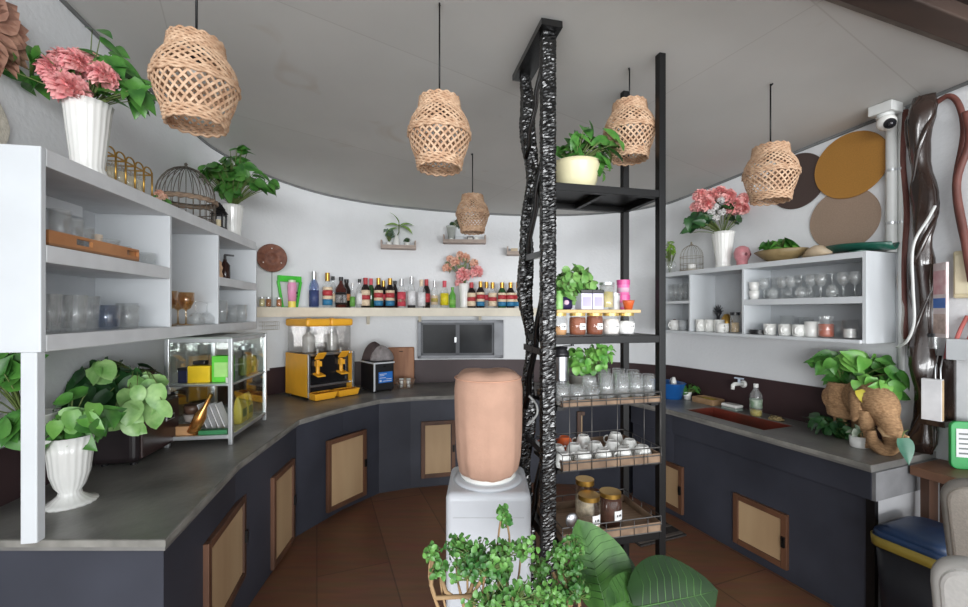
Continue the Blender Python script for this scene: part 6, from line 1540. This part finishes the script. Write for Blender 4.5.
# own frame: x along the wall away from the camera (tail), -x to the head; y into the room
def el_pt(px, py, Y): return at(px, py, Y)
Mw = mat('elephant_weave', (166, 126, 88), 0.7, c2=(204, 164, 122), scale=55, bump=0.9, bscale=140, stretch=(1, 1, 2.2))
def weave(pts, rs, n=20, pitch=0.008, amp=0.0022, flat=1.0):
    P_ = [tuple(p)+(r,) for p, r in zip([Vector(q) for q in pts], rs)]
    D_ = catmull(P_, 6); fine = []
    L_ = 0
    dense = catmull(D_, 3) if len(D_) < 90 else D_
    out = []; acc = 0; prev = None; k = 0
    for q in dense:
        out.append(q)
    m = MB()
    m.tube([q[:3] for q in out], [max(0.004, q[3]+amp*(1 if i % 2 else -1)) for i, q in enumerate(out)], n, flat=flat)
    return m
k = lambda x, y, z: (x, y, z)
body = weave([k(.13, 0, .235), k(.08, 0, .245), k(0, 0, .25), k(-.07, .01, .245), k(-.13, .015, .22), k(-.175, .02, .165)], [.03, .095, .11, .105, .088, .05])
obj('body', body, Mw, el)
pot = MB(); pr_ = []
for i in range(40):
    z = .12+.20*i/39; r = .098-.018*((z-.22)/.1)**2*0.6
    pr_.append((r+(0.003 if i % 2 else -0.002), z))
pr_ += [(pr_[-1][0]-.014, .322), (.075, .28), (0, .275)]
pot.lathe([(0.05, .105)]+pr_, 40, (.17, .02, 0))
obj('basket', pot, Mw, el)
sw = MB()
for k2 in range(6):
    r = .018+.011*k2; sw.tube([(.17-.0+r*math.cos(a), .02+.1-.004*k2*0.6, .225+r*math.sin(a)*0.8) for a in [2*PI*j/24 for j in range(24)]], 0.005, 6, closed=True)
obj('coil', sw, Mw, el)
for (x, y, lean) in ((.16, .05, 0), (.15, -.055, 0), (-.10, -.06, -.03)):
    obj('leg', weave([k(x, y, .16), k(x+lean*.3, y, .09), k(x+lean, y, .004)], [.045, .036, .034], 14), Mw, el)
obj('leg', weave([k(-.09, .07, .20), k(-.10, .078, .10), k(-.12, .08, .004)], [.05, .038, .035], 14), Mw, el)
obj('trunk', weave([k(-.16, .02, .19), k(-.215, .03, .12), k(-.235, .045, .055), k(-.225, .085, .03), k(-.195, .115, .06), k(-.185, .12, .115)], [.06, .05, .042, .036, .030, .022], 16), Mw, el)
for s_ in (-1, 1):
    m = MB(); pts = []; vs = []
    for i in range(9):
        u = i/8
        for j in range(7):
            v_ = j/6-.5
            vs.append((-.075+.085*(u-.2)+.02*v_, .02+s_*(.085+.018*math.sin(u*PI)), .235+v_*.17*math.sin(PI*(.12+.82*u))**.6-.03*u))
    fs = [(i*7+j, i*7+j+1, (i+1)*7+j+1, (i+1)*7+j) for i in range(8) for j in range(6)]
    obj('ear', m.add(vs, fs), Mw, el, sol=0.012)
for s_ in (-1, 1): obj('tusk', MB().tube([(-.19, .03+s_*.045, .13), (-.235, .03+s_*.055, .10), (-.265, .03+s_*.05, .105)], [.012, .009, .004], 10), mat('pale_cane', (206, 174, 134), 0.6), el)
er = Matrix.Rotation(ER, 3, 'Z')
ptop = EP + er @ Vector((.153, .018, .28)); Y = ptop.y
t = thing('potted_plant', 'bushy pothos with pale green leaves growing out of the elephant planter', 'plant', ptop)
lf, st = foliage(ptop, [(at(850, 372, Y), (.15, .13, .09), 3), (at(828, 362, Y), (.09, .09, .06), 1), (at(875, 368, Y-.1), (.12, .10, .08), 2), (at(897, 380, Y-.25), (.05, .06, .10), .9)], 62, 0.125, 0.08, 171, droop=0.7)
obj('foliage', local(t, lf), G_mid, t); obj('stem', local(t, st), M_stem, t)
lf, st = foliage(ptop, [(at(858, 360, Y-.12), (.10, .07, .05), 1), (at(885, 390, Y-.25), (.06, .05, .06), 1), (at(868, 390, Y-.2), (.06, .05, .05), .7)], 20, 0.12, 0.078, 172, droop=0.7)
obj('pale_foliage', local(t, lf), green('leaf_bright_green', (88, 148, 60), (124, 178, 86)), t)
lf, st = foliage(ptop, [(at(863, 398, Y-.25), (.02, .02, .02), 1)], 1, 0.09, 0.05, 173); obj('yellow_leaf', local(t, lf), mat('yellowing_leaf', (186, 174, 50), 0.5), t)
p = rwc_px(858, 0.43); p.z = TOP
p = on(859, 447, TOP)
t = thing('potted_plant', 'small plant in a short white pot under the elephant planter', 'plant', p)
obj('pot', MB().lathe([(0.037, 0), (0.042, 0.006), (0.042, 0.062), (0.038, 0.062), (0.036, 0.05), (0, 0.05)], 24), M_ceramic, t)
lf, st = foliage((0, 0, .05), [((0.0, 0, .085), (.05, .04, .03))], 18, 0.05, 0.028, 181)
obj('foliage', lf, green('leaf_variegated', (70, 96, 66), (196, 204, 188)), t); obj('stem', st, M_stem, t)
p = on(833, 436, TOP)
t = thing('trailing_vine', 'dark green vine trailing on the worktop beside the elephant planter', 'plant', p)
Y = p.y
lf, st = foliage(p+Vector((0, 0, .03)), [(at(832, 425, Y), (.10, .08, .05), 2), (at(815, 420, Y+.1), (.08, .08, .05), 1), (at(846, 435, Y-.06), (.06, .05, .05), 1.3)], 46, 0.10, 0.055, 191, lift=0.1)
lf.v = [(x_, y_, max(z_, TOP+.004)) for x_, y_, z_ in lf.v]; st.v = [(x_, y_, max(z_, TOP+.002)) for x_, y_, z_ in st.v]
obj('foliage', local(t, lf), G_dark, t); obj('stem', local(t, st), M_stem, t)
t = thing('fallen_leaf', 'single dark green leaf hanging over the end of the grey worktop', 'leaf', on(903, 447, TOP))
lf = MB(); A_ = at(902, 438, 2.16); lf.leaf(A_, Vector((.05, -.35, -1)), (0, -1, -.2), .13, .085, .2, .1, 'heart', 7)
obj('blade', local(t, lf), green('leaf_bluish', (48, 96, 80), (70, 122, 98)), t)
st = MB().tube([at(908, 430, 2.19), at(904, 432, 2.17), A_], 0.003, 6); obj('leaf_stem', local(t, st), M_stem, t)

# ------------------------------------------------------------------ tree trunk post, pipes and cables at the wall's end
tk = thing('trunk_post', 'dark twisted varnished tree trunk rising from worktop to ceiling at the wall end', 'tree trunk', RW(.02, .078, TOP))
M_trunk = mat('dark_varnished_wood', (36, 27, 24), 0.22, c2=(56, 42, 36), scale=9, stretch=(1, 1, .35), coat=0.5, bump=0.3)
x0, y0 = RW(.02, .078)
zt = zc(x0, y0)
R = random.Random(2); pts = []; rs = []
for i in range(34):
    u = i/33; z = TOP+.001+(zt-.03-TOP)*u
    pts.append((x0+.014*math.sin(u*19)-.004, y0+.012*math.cos(u*15), z)); rs.append(.045+.007*math.sin(u*27+1)+.003*math.sin(u*61))
vs = []; n = 22
for (p, r, i) in zip(pts, rs, range(99)):
    for j in range(n):
        a = 2*PI*j/n; q = r*(1+.10*math.sin(3*a+i*.55)+.05*math.sin(7*a-i*.4)); vs.append((p[0]+q*math.cos(a), p[1]+q*math.sin(a), p[2]))
fs = [(i*n+j, i*n+(j+1) % n, (i+1)*n+(j+1) % n, (i+1)*n+j) for i in range(33) for j in range(n)]+[tuple(range(n))[::-1], tuple(33*n+j for j in range(n))]
obj('trunk', local(tk, MB().add(vs, fs)), M_trunk, tk)
vn = MB()
for s_ in range(2):
    vn.tube([(pts[i][0]+(rs[i]*0.95)*math.cos(i*.42+s_*2.4+2.2), pts[i][1]+(rs[i]*0.95)*math.sin(i*.42+s_*2.4+2.2), pts[i][2]) for i in range(34)], [.010+.004*math.sin(i*.7) for i in range(34)], 8)
obj('twisted_vine', local(tk, vn), M_trunk, tk)
def wpipe(name, label, cat, pts, r, m, n=10):
    P_ = [Vector(q) for q in pts]; t = thing(name, label, cat, P_[0])
    D_ = [Vector(q) for q in catmull([tuple(q) for q in P_], 6)]
    obj('run', local(t, MB().tube(D_, r, n)), m, t); return t
M_pvc = mat('white_pvc', (214, 216, 214), 0.4, var=0.04)
M_redb = mat('red_brown_vine', (112, 66, 58), 0.55, var=0.2, scale=12)
zz = lambda s_: zc(*RW(s_, .05))
for s_, r, lab in ((.178, .026, 'wide white vertical pipe beside the placemats'), (.138, .015, 'slim white vertical pipe between the wide pipe and the dark trunk')):
    t = thing('pipe', lab, 'pipe', RW(s_, r+.004, 1.89))
    obj('run', local(t, MB().cyl((*RW(s_, r+.004), 1.10 if s_ < .15 else 1.89), r, zz(s_)-(1.11 if s_ < .15 else 1.90), 18)), M_pvc, t)
    for z in (2.05, 2.35): obj('clip', local(t, MB().cyl((*RW(s_, r+.004), z), r+.003, .014, 18)), M_alu, t)
# camera on a junction box under the ceiling
cx, cy = RW(.165, .118); zcx = zc(cx, cy)
cm = thing('security_camera', 'white security camera on a ceiling box above the golden placemat', 'camera', (cx, cy, zcx-.001), RWA)
obj('junction_box', MB().box(-.055, .055, -.055, .055, -.055, 0), M_pvc, cm, bevel=.004)
obj('base', MB().cyl((0, 0, -.075), .04, .021, 20), M_pvc, cm)
hd = MB(); hd.sphere((-.012, .012, -.105), .046, .046, .044, 20, 12); obj('head', hd, M_ceramic, cm)
dv = Vector((-.62, .62, -.45)).normalized(); c0 = Vector((-.012, .012, -.105))
obj('lens_hood', MB().tube([c0+dv*.030, c0+dv*.050], .027, 20), M_blackplastic, cm)
obj('lens', MB().sphere(tuple(c0+dv*.050), .016, n=14, m=8), mat('lens_glass', (30, 30, 36), 0.05, spec=0.9), cm)
wpipe('cable', 'pale cable curling across the dark trunk', 'cable', [at(935, 206, 2.17), at(928, 219, 2.16), at(916, 238, 2.16), at(912, 256, 2.18), at(913, 290, 2.2), at(914, 322, 2.22), at(907, 341, 2.26), at(897, 347, 2.34)], .0065, M_pvc)
wpipe('cable', 'thin grey cable bowing beside the white shelf end', 'cable', [RW(.135, .012, 1.86), RW(.155, .02, 1.72), RW(.125, .03, 1.58), RW(.13, .03, 1.45), RW(.12, .02, 1.36)], .006, mat('grey_cable', (176, 170, 164), 0.5))
wpipe('vine', 'red brown vine rising behind the white pipes beside the trunk', 'vine', [RW(.12, .02, 1.4), RW(.128, .022, 1.8), RW(.115, .02, 2.1), RW(.13, .024, 2.4), RW(.12, .022, zz(.12)-.03)], .013, M_redb)
wpipe('vine', 'red brown vine arching down the white wall past the trunk', 'vine', [RW(.0, .02, zz(0)-.06), RW(-.06, .03, zz(-.06)-.05), RW(-.10, .03, 2.6), RW(-.115, .03, 2.45), RW(-.085, .03, 2.2), RW(-.11, .03, 1.95), RW(-.15, .03, 1.75)], .013, M_redb)
wpipe('vine', 'thicker red brown vine looping beside the arching one', 'vine', [RW(-.135, .065, 2.55), RW(-.15, .07, 2.4), RW(-.11, .085, 2.2), RW(-.135, .085, 1.95), RW(-.17, .10, 1.7)], .016, M_redb)
# magazine, knives, notebook, boxes against the trunk's far side
def slab(name, label, cat, s_, d_, z0, z1, wd_, th, m, rz=0, tilt=0, parts=()):
    t = thing(name, label, cat, RW(s_, d_, z0), RWA+rz)
    mb = MB(); mb.M = Matrix.Rotation(tilt, 4, 'Y'); mb.box(-wd_/2, wd_/2, 0, th, 0, z1-z0); obj('body', mb, m, t, bevel=.002)
    for (nm, a, b, c, d, mm) in parts:
        mb = MB(); mb.M = Matrix.Rotation(tilt, 4, 'Y'); mb.box(a, b, th, th+.0015, c, d); obj(nm, mb, mm, t)
    return t
kx = RW(-.005, .155)
t = slab('magazine', 'colourful magazine hanging on the far side of the dark trunk', 'magazine', -.075, .13, 1.42, 1.80, .10, .012, mat('magazine_paper', (214, 196, 196), 0.4, c2=(236, 224, 222), scale=14), -.72, 0.0,
     (('blue_print', -.045, .045, .15, .20, mat('blue_print', (60, 110, 190), 0.4)), ('pink_print', -.045, .045, .22, .34, mat('pink_print', (208, 150, 156), 0.4, c2=(226, 190, 190), scale=20)), ('photo_print', -.045, .045, .02, .12, mat('photo_print', (176, 150, 140), 0.4, c2=(214, 190, 180), scale=30))))
t = slab('notebook', 'white covered notebook standing beside the trunk above the worktop', 'notebook', -.05, .15, 1.0, 1.21, .075, .035, mat('white_card', (222, 222, 224), 0.6), 0.15, 0)
obj('page_edge', MB().box(-.0385, -.0375, .004, .031, .004, .206), mat('page_tan', (196, 168, 130), 0.7), t)
t = thing('wall_rack', 'dark wooden rack with wire loops fixed beside the trunk', 'rack', RW(-.03, .075, .96), RWA)
mb = MB(); mb.box(-.05, .05, -.07, .045, 0, .03); mb.box(-.05, .05, -.07, -.05, .03, .36); obj('frame', mb, M_trunk, t, bevel=.003)
for i in range(4): obj('wire_loop', MB().tube([(-.03+.02*i, .03, .03), (-.03+.02*i, .035, .30), (-.02+.02*i, -.03, .40)], .003, 6), M_alu, t)
t = thing('meter_box', 'cream electrical box on the white wall past the trunk', 'electrical box', RW(-.145, .003, 1.62), RWA)
obj('case', MB().box(-.06, .06, 0, .055, 0, .24), mat('cream_plastic', (214, 204, 170), 0.45), t, bevel=.008); obj('cover', MB().box(-.05, .05, .055, .066, .02, .22), mat('cream_plastic_cover', (222, 214, 184), 0.4), t, bevel=.004)
for i in range(2): obj('screw', MB().cyl((-.0, .06, .03+.16*i), .006, .012, 10), M_steel, t)
t = thing('wall_box', 'white open box shelf with red tassels hung on the white wall past the trunk', 'shelf', RW(-.17, .004, 1.31), RWA)
obj('box', MB().box(-.11, .085, 0, .12, 0, .105), M_white, t, bevel=.003)
obj('red_tassel', MB().tube([(.095, .06, .10), (.098, .06, .05), (.10, .06, .0)], [.012, .014, .018], 8), mat('dull_red_cloth', (168, 84, 84), 0.8), t)
for i in range(4): obj('red_cord', MB().tube([(-.06+.04*i, .05+.01*i, .105), (-.08+.045*i, .05, .16), (-.02+.02*i, .03, .22)], .009, 7), mat('pink_red_cord', (196, 110, 104), 0.7), t)
t = thing('jar', 'small clear jar with a dark lid on the bracket beside the trunk', 'jar', RW(-.04, .115, 1.325), RWA)
t.location = RW(-.03, .10, 1.3605)
obj('glass_body', MB().cyl((0, 0, 0), .022, .06, 18), M_glass2, t); obj('lid', MB().cyl((0, 0, .0602), .023, .018, 18), M_blackplastic, t)

wpipe('cord', 'thin white cord loop hanging beside the peach covered bottle', 'cord', [at(529, 396, 2.1), at(536, 404, 2.1), at(537, 414, 2.1), at(529, 424, 2.1)], .005, M_pvc)

# ------------------------------------------------------------------ table, bin and chairs at the near end
tb = thing('side_table', 'brown wooden table pushed against the end of the sink counter', 'table', RW(-.03, .27, 0), 0)
TZ2 = .775
c1 = Vector((2.145, 2.172)); c2 = Vector((2.045, 2.015))
c1 = Vector(RW(-.02, .30)); c2 = Vector(RW(-.21, .315))
pl = MB().prism([tuple(c1), tuple(c2), (2.62, 1.62), tuple(RW(-.46, .02)), tuple(RW(-.02, .02))], TZ2-.045, TZ2)
obj('tabletop', local(tb, pl), M_frame if False else mat('table_wood', (104, 72, 54), 0.45, c2=(128, 92, 70), scale=5, stretch=(.3, 1, 1)), tb, bevel=.004)
for q in (RW(-.07, .24), RW(-.19, .25), RW(-.42, .06), RW(-.07, .06)): obj('leg', local(tb, MB().box(q[0]-.022, q[0]+.022, q[1]-.022, q[1]+.022, 0, TZ2-.045)), M_frame, tb)
p = Vector((2.385, 2.11, TZ2))
t = thing('green_sign', 'green framed table sign with a white printed panel', 'sign', p, -.25)
def rrect(w_, h_, r, n=6):
    out = []
    for cx_, cz_, a0 in ((w_/2-r, h_-r, 0), (-w_/2+r, h_-r, PI/2), (-w_/2+r, r, PI), (w_/2-r, r, 1.5*PI)):
        for i in range(n+1): a = a0+PI/2*i/n; out.append((cx_+r*math.cos(a), cz_+r*math.sin(a)))
    return out
mb = MB(); mb.M = Matrix.Rotation(PI/2, 4, 'X'); mb.prism(rrect(.15, .235, .03), -.02, 0); obj('frame', mb, mat('kelly_green', (46, 156, 82), 0.4), t, bevel=.004)
pn = obj('panel', MB().box(-.056, .056, -.003, -.0005, .06, .20), mat('white_card', (222, 222, 224), 0.6), t)
mb2 = MB()
for i in range(5): mb2.box(-.046, .046-.02*(i % 2), -.0045, -.003, .075+.024*i, .083+.024*i)
obj('printed_lines', mb2, mat('grey_ink', (120, 126, 124), 0.7), pn)
# waste bin with a blue lid
p = Vector((2.02, 1.955, 0))
bn = thing('waste_bin', 'black waste bin with a yellow rim and blue lid at the counter end', 'bin', p, .375)
def rpr(mb, w0, d0, z0, w1, d1, z1, r=.05):
    A_ = [(x, y-d0/2) for x, y in rrect(w0, d0, r)]; B_ = [(x, y-d1/2) for x, y in rrect(w1, d1, r)]; n = len(A_)
    mb.add([(x, y, z0) for x, y in A_]+[(x, y, z1) for x, y in B_], [(i, (i+1) % n, n+(i+1) % n, n+i) for i in range(n)]+[tuple(range(n))[::-1], tuple(range(n, 2*n))], True)
    return mb
obj('bucket', rpr(MB(), .29, .22, 0, .345, .265, .47), mat('bin_black', (22, 24, 30), 0.4), bn)
obj('rim', rpr(MB(), .37, .285, .47, .375, .29, .515), mat('dull_yellow_plastic', (136, 118, 48), 0.5), bn)
lm = rpr(MB(), .365, .28, .515, .35, .27, .54); rpr(lm, .35, .27, .54, .26, .18, .565)
obj('lid', lm, mat('dark_blue_plastic', (30, 54, 88), 0.45), bn)
# two pale chairs
def chair(label, x, y, rz, zs, zt_, m_pad, m_fr, lean=.16):
    t = thing('chair', label, 'chair', (x, y, 0), rz)      # own frame: the sitter faces +y; the back rises at -y
    w_ = .44
    obj('seat', MB().box(-w_/2, w_/2, -.20, .24, zs-.06, zs), m_pad, t, bevel=.03, seg=4)
    pr2 = rrect(w_, zt_-zs-.10, .085, 8)
    mb = MB(); mb.M = Matrix.Translation((0, -.19, zs+.10)) @ Matrix.Rotation(lean, 4, 'X') @ Matrix.Rotation(PI/2, 4, 'X'); mb.prism(pr2, -.0, .045)
    b_ = obj('backrest', mb, m_pad, t, bevel=.016, seg=3)
    mb = MB(); M_ = Matrix.Translation((0, -.19, zs+.10)) @ Matrix.Rotation(lean, 4, 'X') @ Matrix.Rotation(PI/2, 4, 'X')
    mb.tube([tuple(M_ @ Vector((q[0]*1.01, q[1]*1.01, .022))) for q in pr2], .019, 8, closed=True); obj('back_frame', mb, m_fr, b_)
    for s_ in (-1, 1): obj('back_upright', MB().tube([(s_*.15, -.17, zs-.05), (s_*.15, -.20, zs+.05), (s_*.15, -.215-(.25*math.tan(lean)), zs+.30)], .014, 8), m_fr, t)
    for sx_ in (-1, 1):
        for sy_ in (-1, 1): obj('leg', MB().tube([(sx_*.19, .02+sy_*.18, zs-.05), (sx_*.215, .02+sy_*.215, 0.0)], [.016, .013], 8), m_fr, t)
    return t
M_cf = mat('grey_chair_frame', (132, 128, 122), 0.5)
chair('pale grey upholstered chair with a grey frame facing the brown table', 2.04, 1.47, -1.22, .46, .955, mat('pale_grey_mesh', (186, 178, 168), 0.8, var=.1, scale=160, bump=.3), M_cf, .2)
chair('white chair with a rounded back in front of the blue lidded bin', 1.55, 1.04, -1.22, .42, .915, mat('off_white_fabric', (206, 204, 200), 0.7, var=.05, scale=90), mat('light_chair_frame', (170, 168, 164), 0.5))

# ------------------------------------------------------------------ plants in front of the rack
def big_pot(t, r, h, m): 
    obj('pot', MB().lathe([(r*.72, 0), (r*.76, .01), (r*.98, h*.93), (r*1.05, h*.94), (r*1.05, h), (r*.93, h), (r*.9, h*.9), (0, h*.88)], 32), m, t)
    obj('soil', MB().cyl((0, 0, h*.885), r*.88, .012, 24), M_soil, t)
M_terra = mat('grey_brown_pot', (110, 92, 80), 0.8, var=.1)
def aralia(label, x, y, clumps, seed, twigs, lw=(.018, .014), dens=105):
    t = thing('potted_shrub', label, 'plant', (x, y, 0)); big_pot(t, .085, .28, M_terra)
    o = Vector((x, y, .26)); R = random.Random(seed); tw_ = MB(); lf = MB(); st = MB()
    for (px, py, Y, r, w_) in clumps:
        c = at(px, py, Y); kn = at(px+R.uniform(-6, 6), max(py+38, 560), Y)
        m = (o+kn)/2+Vector((R.uniform(-.03, .03), 0, .03))
        tw_.tube([Vector(q) for q in catmull([tuple(o), tuple(m), tuple(kn), tuple(c)], 4)], [.007]*4+[.005]*4+[.003]*5, 7)
        l2, s2 = foliage(c-Vector((0, 0, r*.6)), [(c, (r*w_, r*.8, r*.85))], int(dens*(r/.06)**1.3), lw[0], lw[1], seed+px, 'round', droop=.7, sr=.0016, minr=.2)
        b = len(lf.v); lf.v += l2.v; lf.f += [tuple(i+b for i in f) for f in l2.f]; lf.s += l2.s
        b = len(st.v); st.v += s2.v; st.f += [tuple(i+b for i in f) for f in s2.f]; st.s += s2.s
    for P_ in twigs: tw_.tube([at(*q) for q in P_], [.006]*(len(P_)-1)+[.004], 7)
    obj('foliage', local(t, lf), green('leaf_parsley', (52, 104, 44), (104, 156, 74)), t); obj('leaf_stem', local(t, st), M_stem, t)['kind'] = 'stuff'; obj('branch', local(t, tw_), M_twig, t)
    return t
aralia('bushy small leaved shrub with woody twigs in front of the water dispenser', .04, 1.22,
       [(432, 552, 1.15, .030, 1), (440, 568, 1.14, .03, 1), (458, 545, 1.18, .042, 1), (476, 552, 1.16, .055, 1.2), (468, 568, 1.14, .055, 1.2), (487, 565, 1.12, .05, 1), (502, 512, 1.22, .022, 1.0), (507, 521, 1.22, .022, .9), (503, 553, 1.2, .05, .9), (501, 568, 1.17, .04, .9), (521, 548, 1.22, .045, 1.1), (512, 594, 1.1, .06, 1.3), (490, 600, 1.1, .06, 1.3), (528, 602, 1.12, .05, 1)], 11,
       [[(433, 556, 1.15), (431, 585, 1.14), (436, 598, 1.12), (470, 596, 1.12), (500, 600, 1.14)], [(441, 578, 1.14), (446, 592, 1.13), (456, 598, 1.12)], [(474, 580, 1.14), (470, 592, 1.13), (462, 598, 1.12)], [(484, 576, 1.12), (474, 592, 1.12)]])
aralia('small leaved shrub with pale twigs between the rough black post and the broad leaves', .20, 1.30,
       [(541, 570, 1.30, .045, .9), (545, 592, 1.25, .05, 1), (560, 555, 1.32, .045, 1.1), (573, 548, 1.32, .045, 1), (566, 575, 1.3, .05, 1), (578, 590, 1.25, .045, .9), (576, 566, 1.3, .04, .9), (560, 600, 1.24, .05, 1)], 12,
       [[(563, 570, 1.3), (566, 590, 1.28), (572, 606, 1.26)], [(577, 566, 1.3), (578, 585, 1.28), (580, 606, 1.26)], [(553, 572, 1.3), (560, 592, 1.28), (570, 606, 1.27)]])
# broad leaved plant
bp = thing('potted_plant', 'broad leaved plant with big glossy green leaves in front of the black rack', 'plant', (.40, 1.28, 0)); big_pot(bp, .095, .30, M_terra)
o = Vector((.40, 1.28, .28))
def broad(a, b, Y0, Y1, L_, W_2, up, m, droop=.5, fold=.2):
    A_ = at(*a, Y0); B_ = at(*b, Y1); lf = MB().leaf(A_, B_-A_, up, L_, W_2, droop, fold, 'round', 12, .05)
    lo_ = obj('leaf_blade', local(bp, lf), m, bp)
    mid = (o+A_)/2+Vector((0, .03, .06)); sm_ = MB().tube([Vector(q) for q in catmull([tuple(o), tuple(mid), tuple(A_)], 5)], [.009]*5+[.006]*6, 8)
    obj('leaf_stalk', local(bp, sm_), M_stem, lo_)
    V_ = lf.v; vn_ = MB()
    vn_.tube([V_[i*5+2] for i in range(12)], [.0028-.0002*i for i in range(12)], 6)
    for i in range(1, 10):
        for s_ in (0, 4): vn_.tube([V_[i*5+2], V_[(i+1)*5+(1 if s_ == 0 else 3)], V_[(i+1)*5+s_]], [.0015, .0012, .0006], 5)
    obj('leaf_veins', vn_, mat('pale_vein', (62, 100, 48), 0.5), lo_)
G_b1 = mat('glossy_leaf', (42, 80, 32), 0.4, c2=(74, 118, 52), scale=5, stretch=(4, 4, 1)); G_b2 = mat('glossy_dark_leaf', (22, 47, 19), 0.42, c2=(40, 72, 31), scale=6)
broad((606, 608), (588, 540), 1.30, 1.36, .25, .20, (.35, -1, .25), G_b1, .25, .22)
broad((618, 606), (626, 560), 1.38, 1.44, .17, .13, (.7, -.9, .4), G_b2, .35, .25)
broad((612, 612), (662, 580), 1.18, 1.26, .21, .14, (-.3, -.75, .8), G_b1, .6, .10)
broad((634, 608), (722, 592), 1.20, 1.24, .30, .23, (.05, -.9, .55), G_b2, .35, -.12)
broad((618, 632), (626, 604), 1.10, 1.05, .10, .10, (0, -.6, 1), G_b1, .4, .2)

# dark floor mat by the sink counter
t = thing('floor_mat', 'dark striped mat on the floor behind the black rack', 'mat', (1.10, 3.20, 0.0), RWA)
obj('mat', MB().box(-.32, .32, -.20, .20, 0, .012), mat('dark_mat', (34, 32, 32), 0.9, c2=(66, 60, 56), scale=3, stretch=(1, 14, 1)), t, bevel=.003)
st_ = MB()
for i in range(6): st_.box(-.30+.11*i, -.27+.11*i, -.19, .19, .012, .015)
obj('stripe', st_, mat('grey_mat_stripe', (96, 88, 82), 0.9), t)
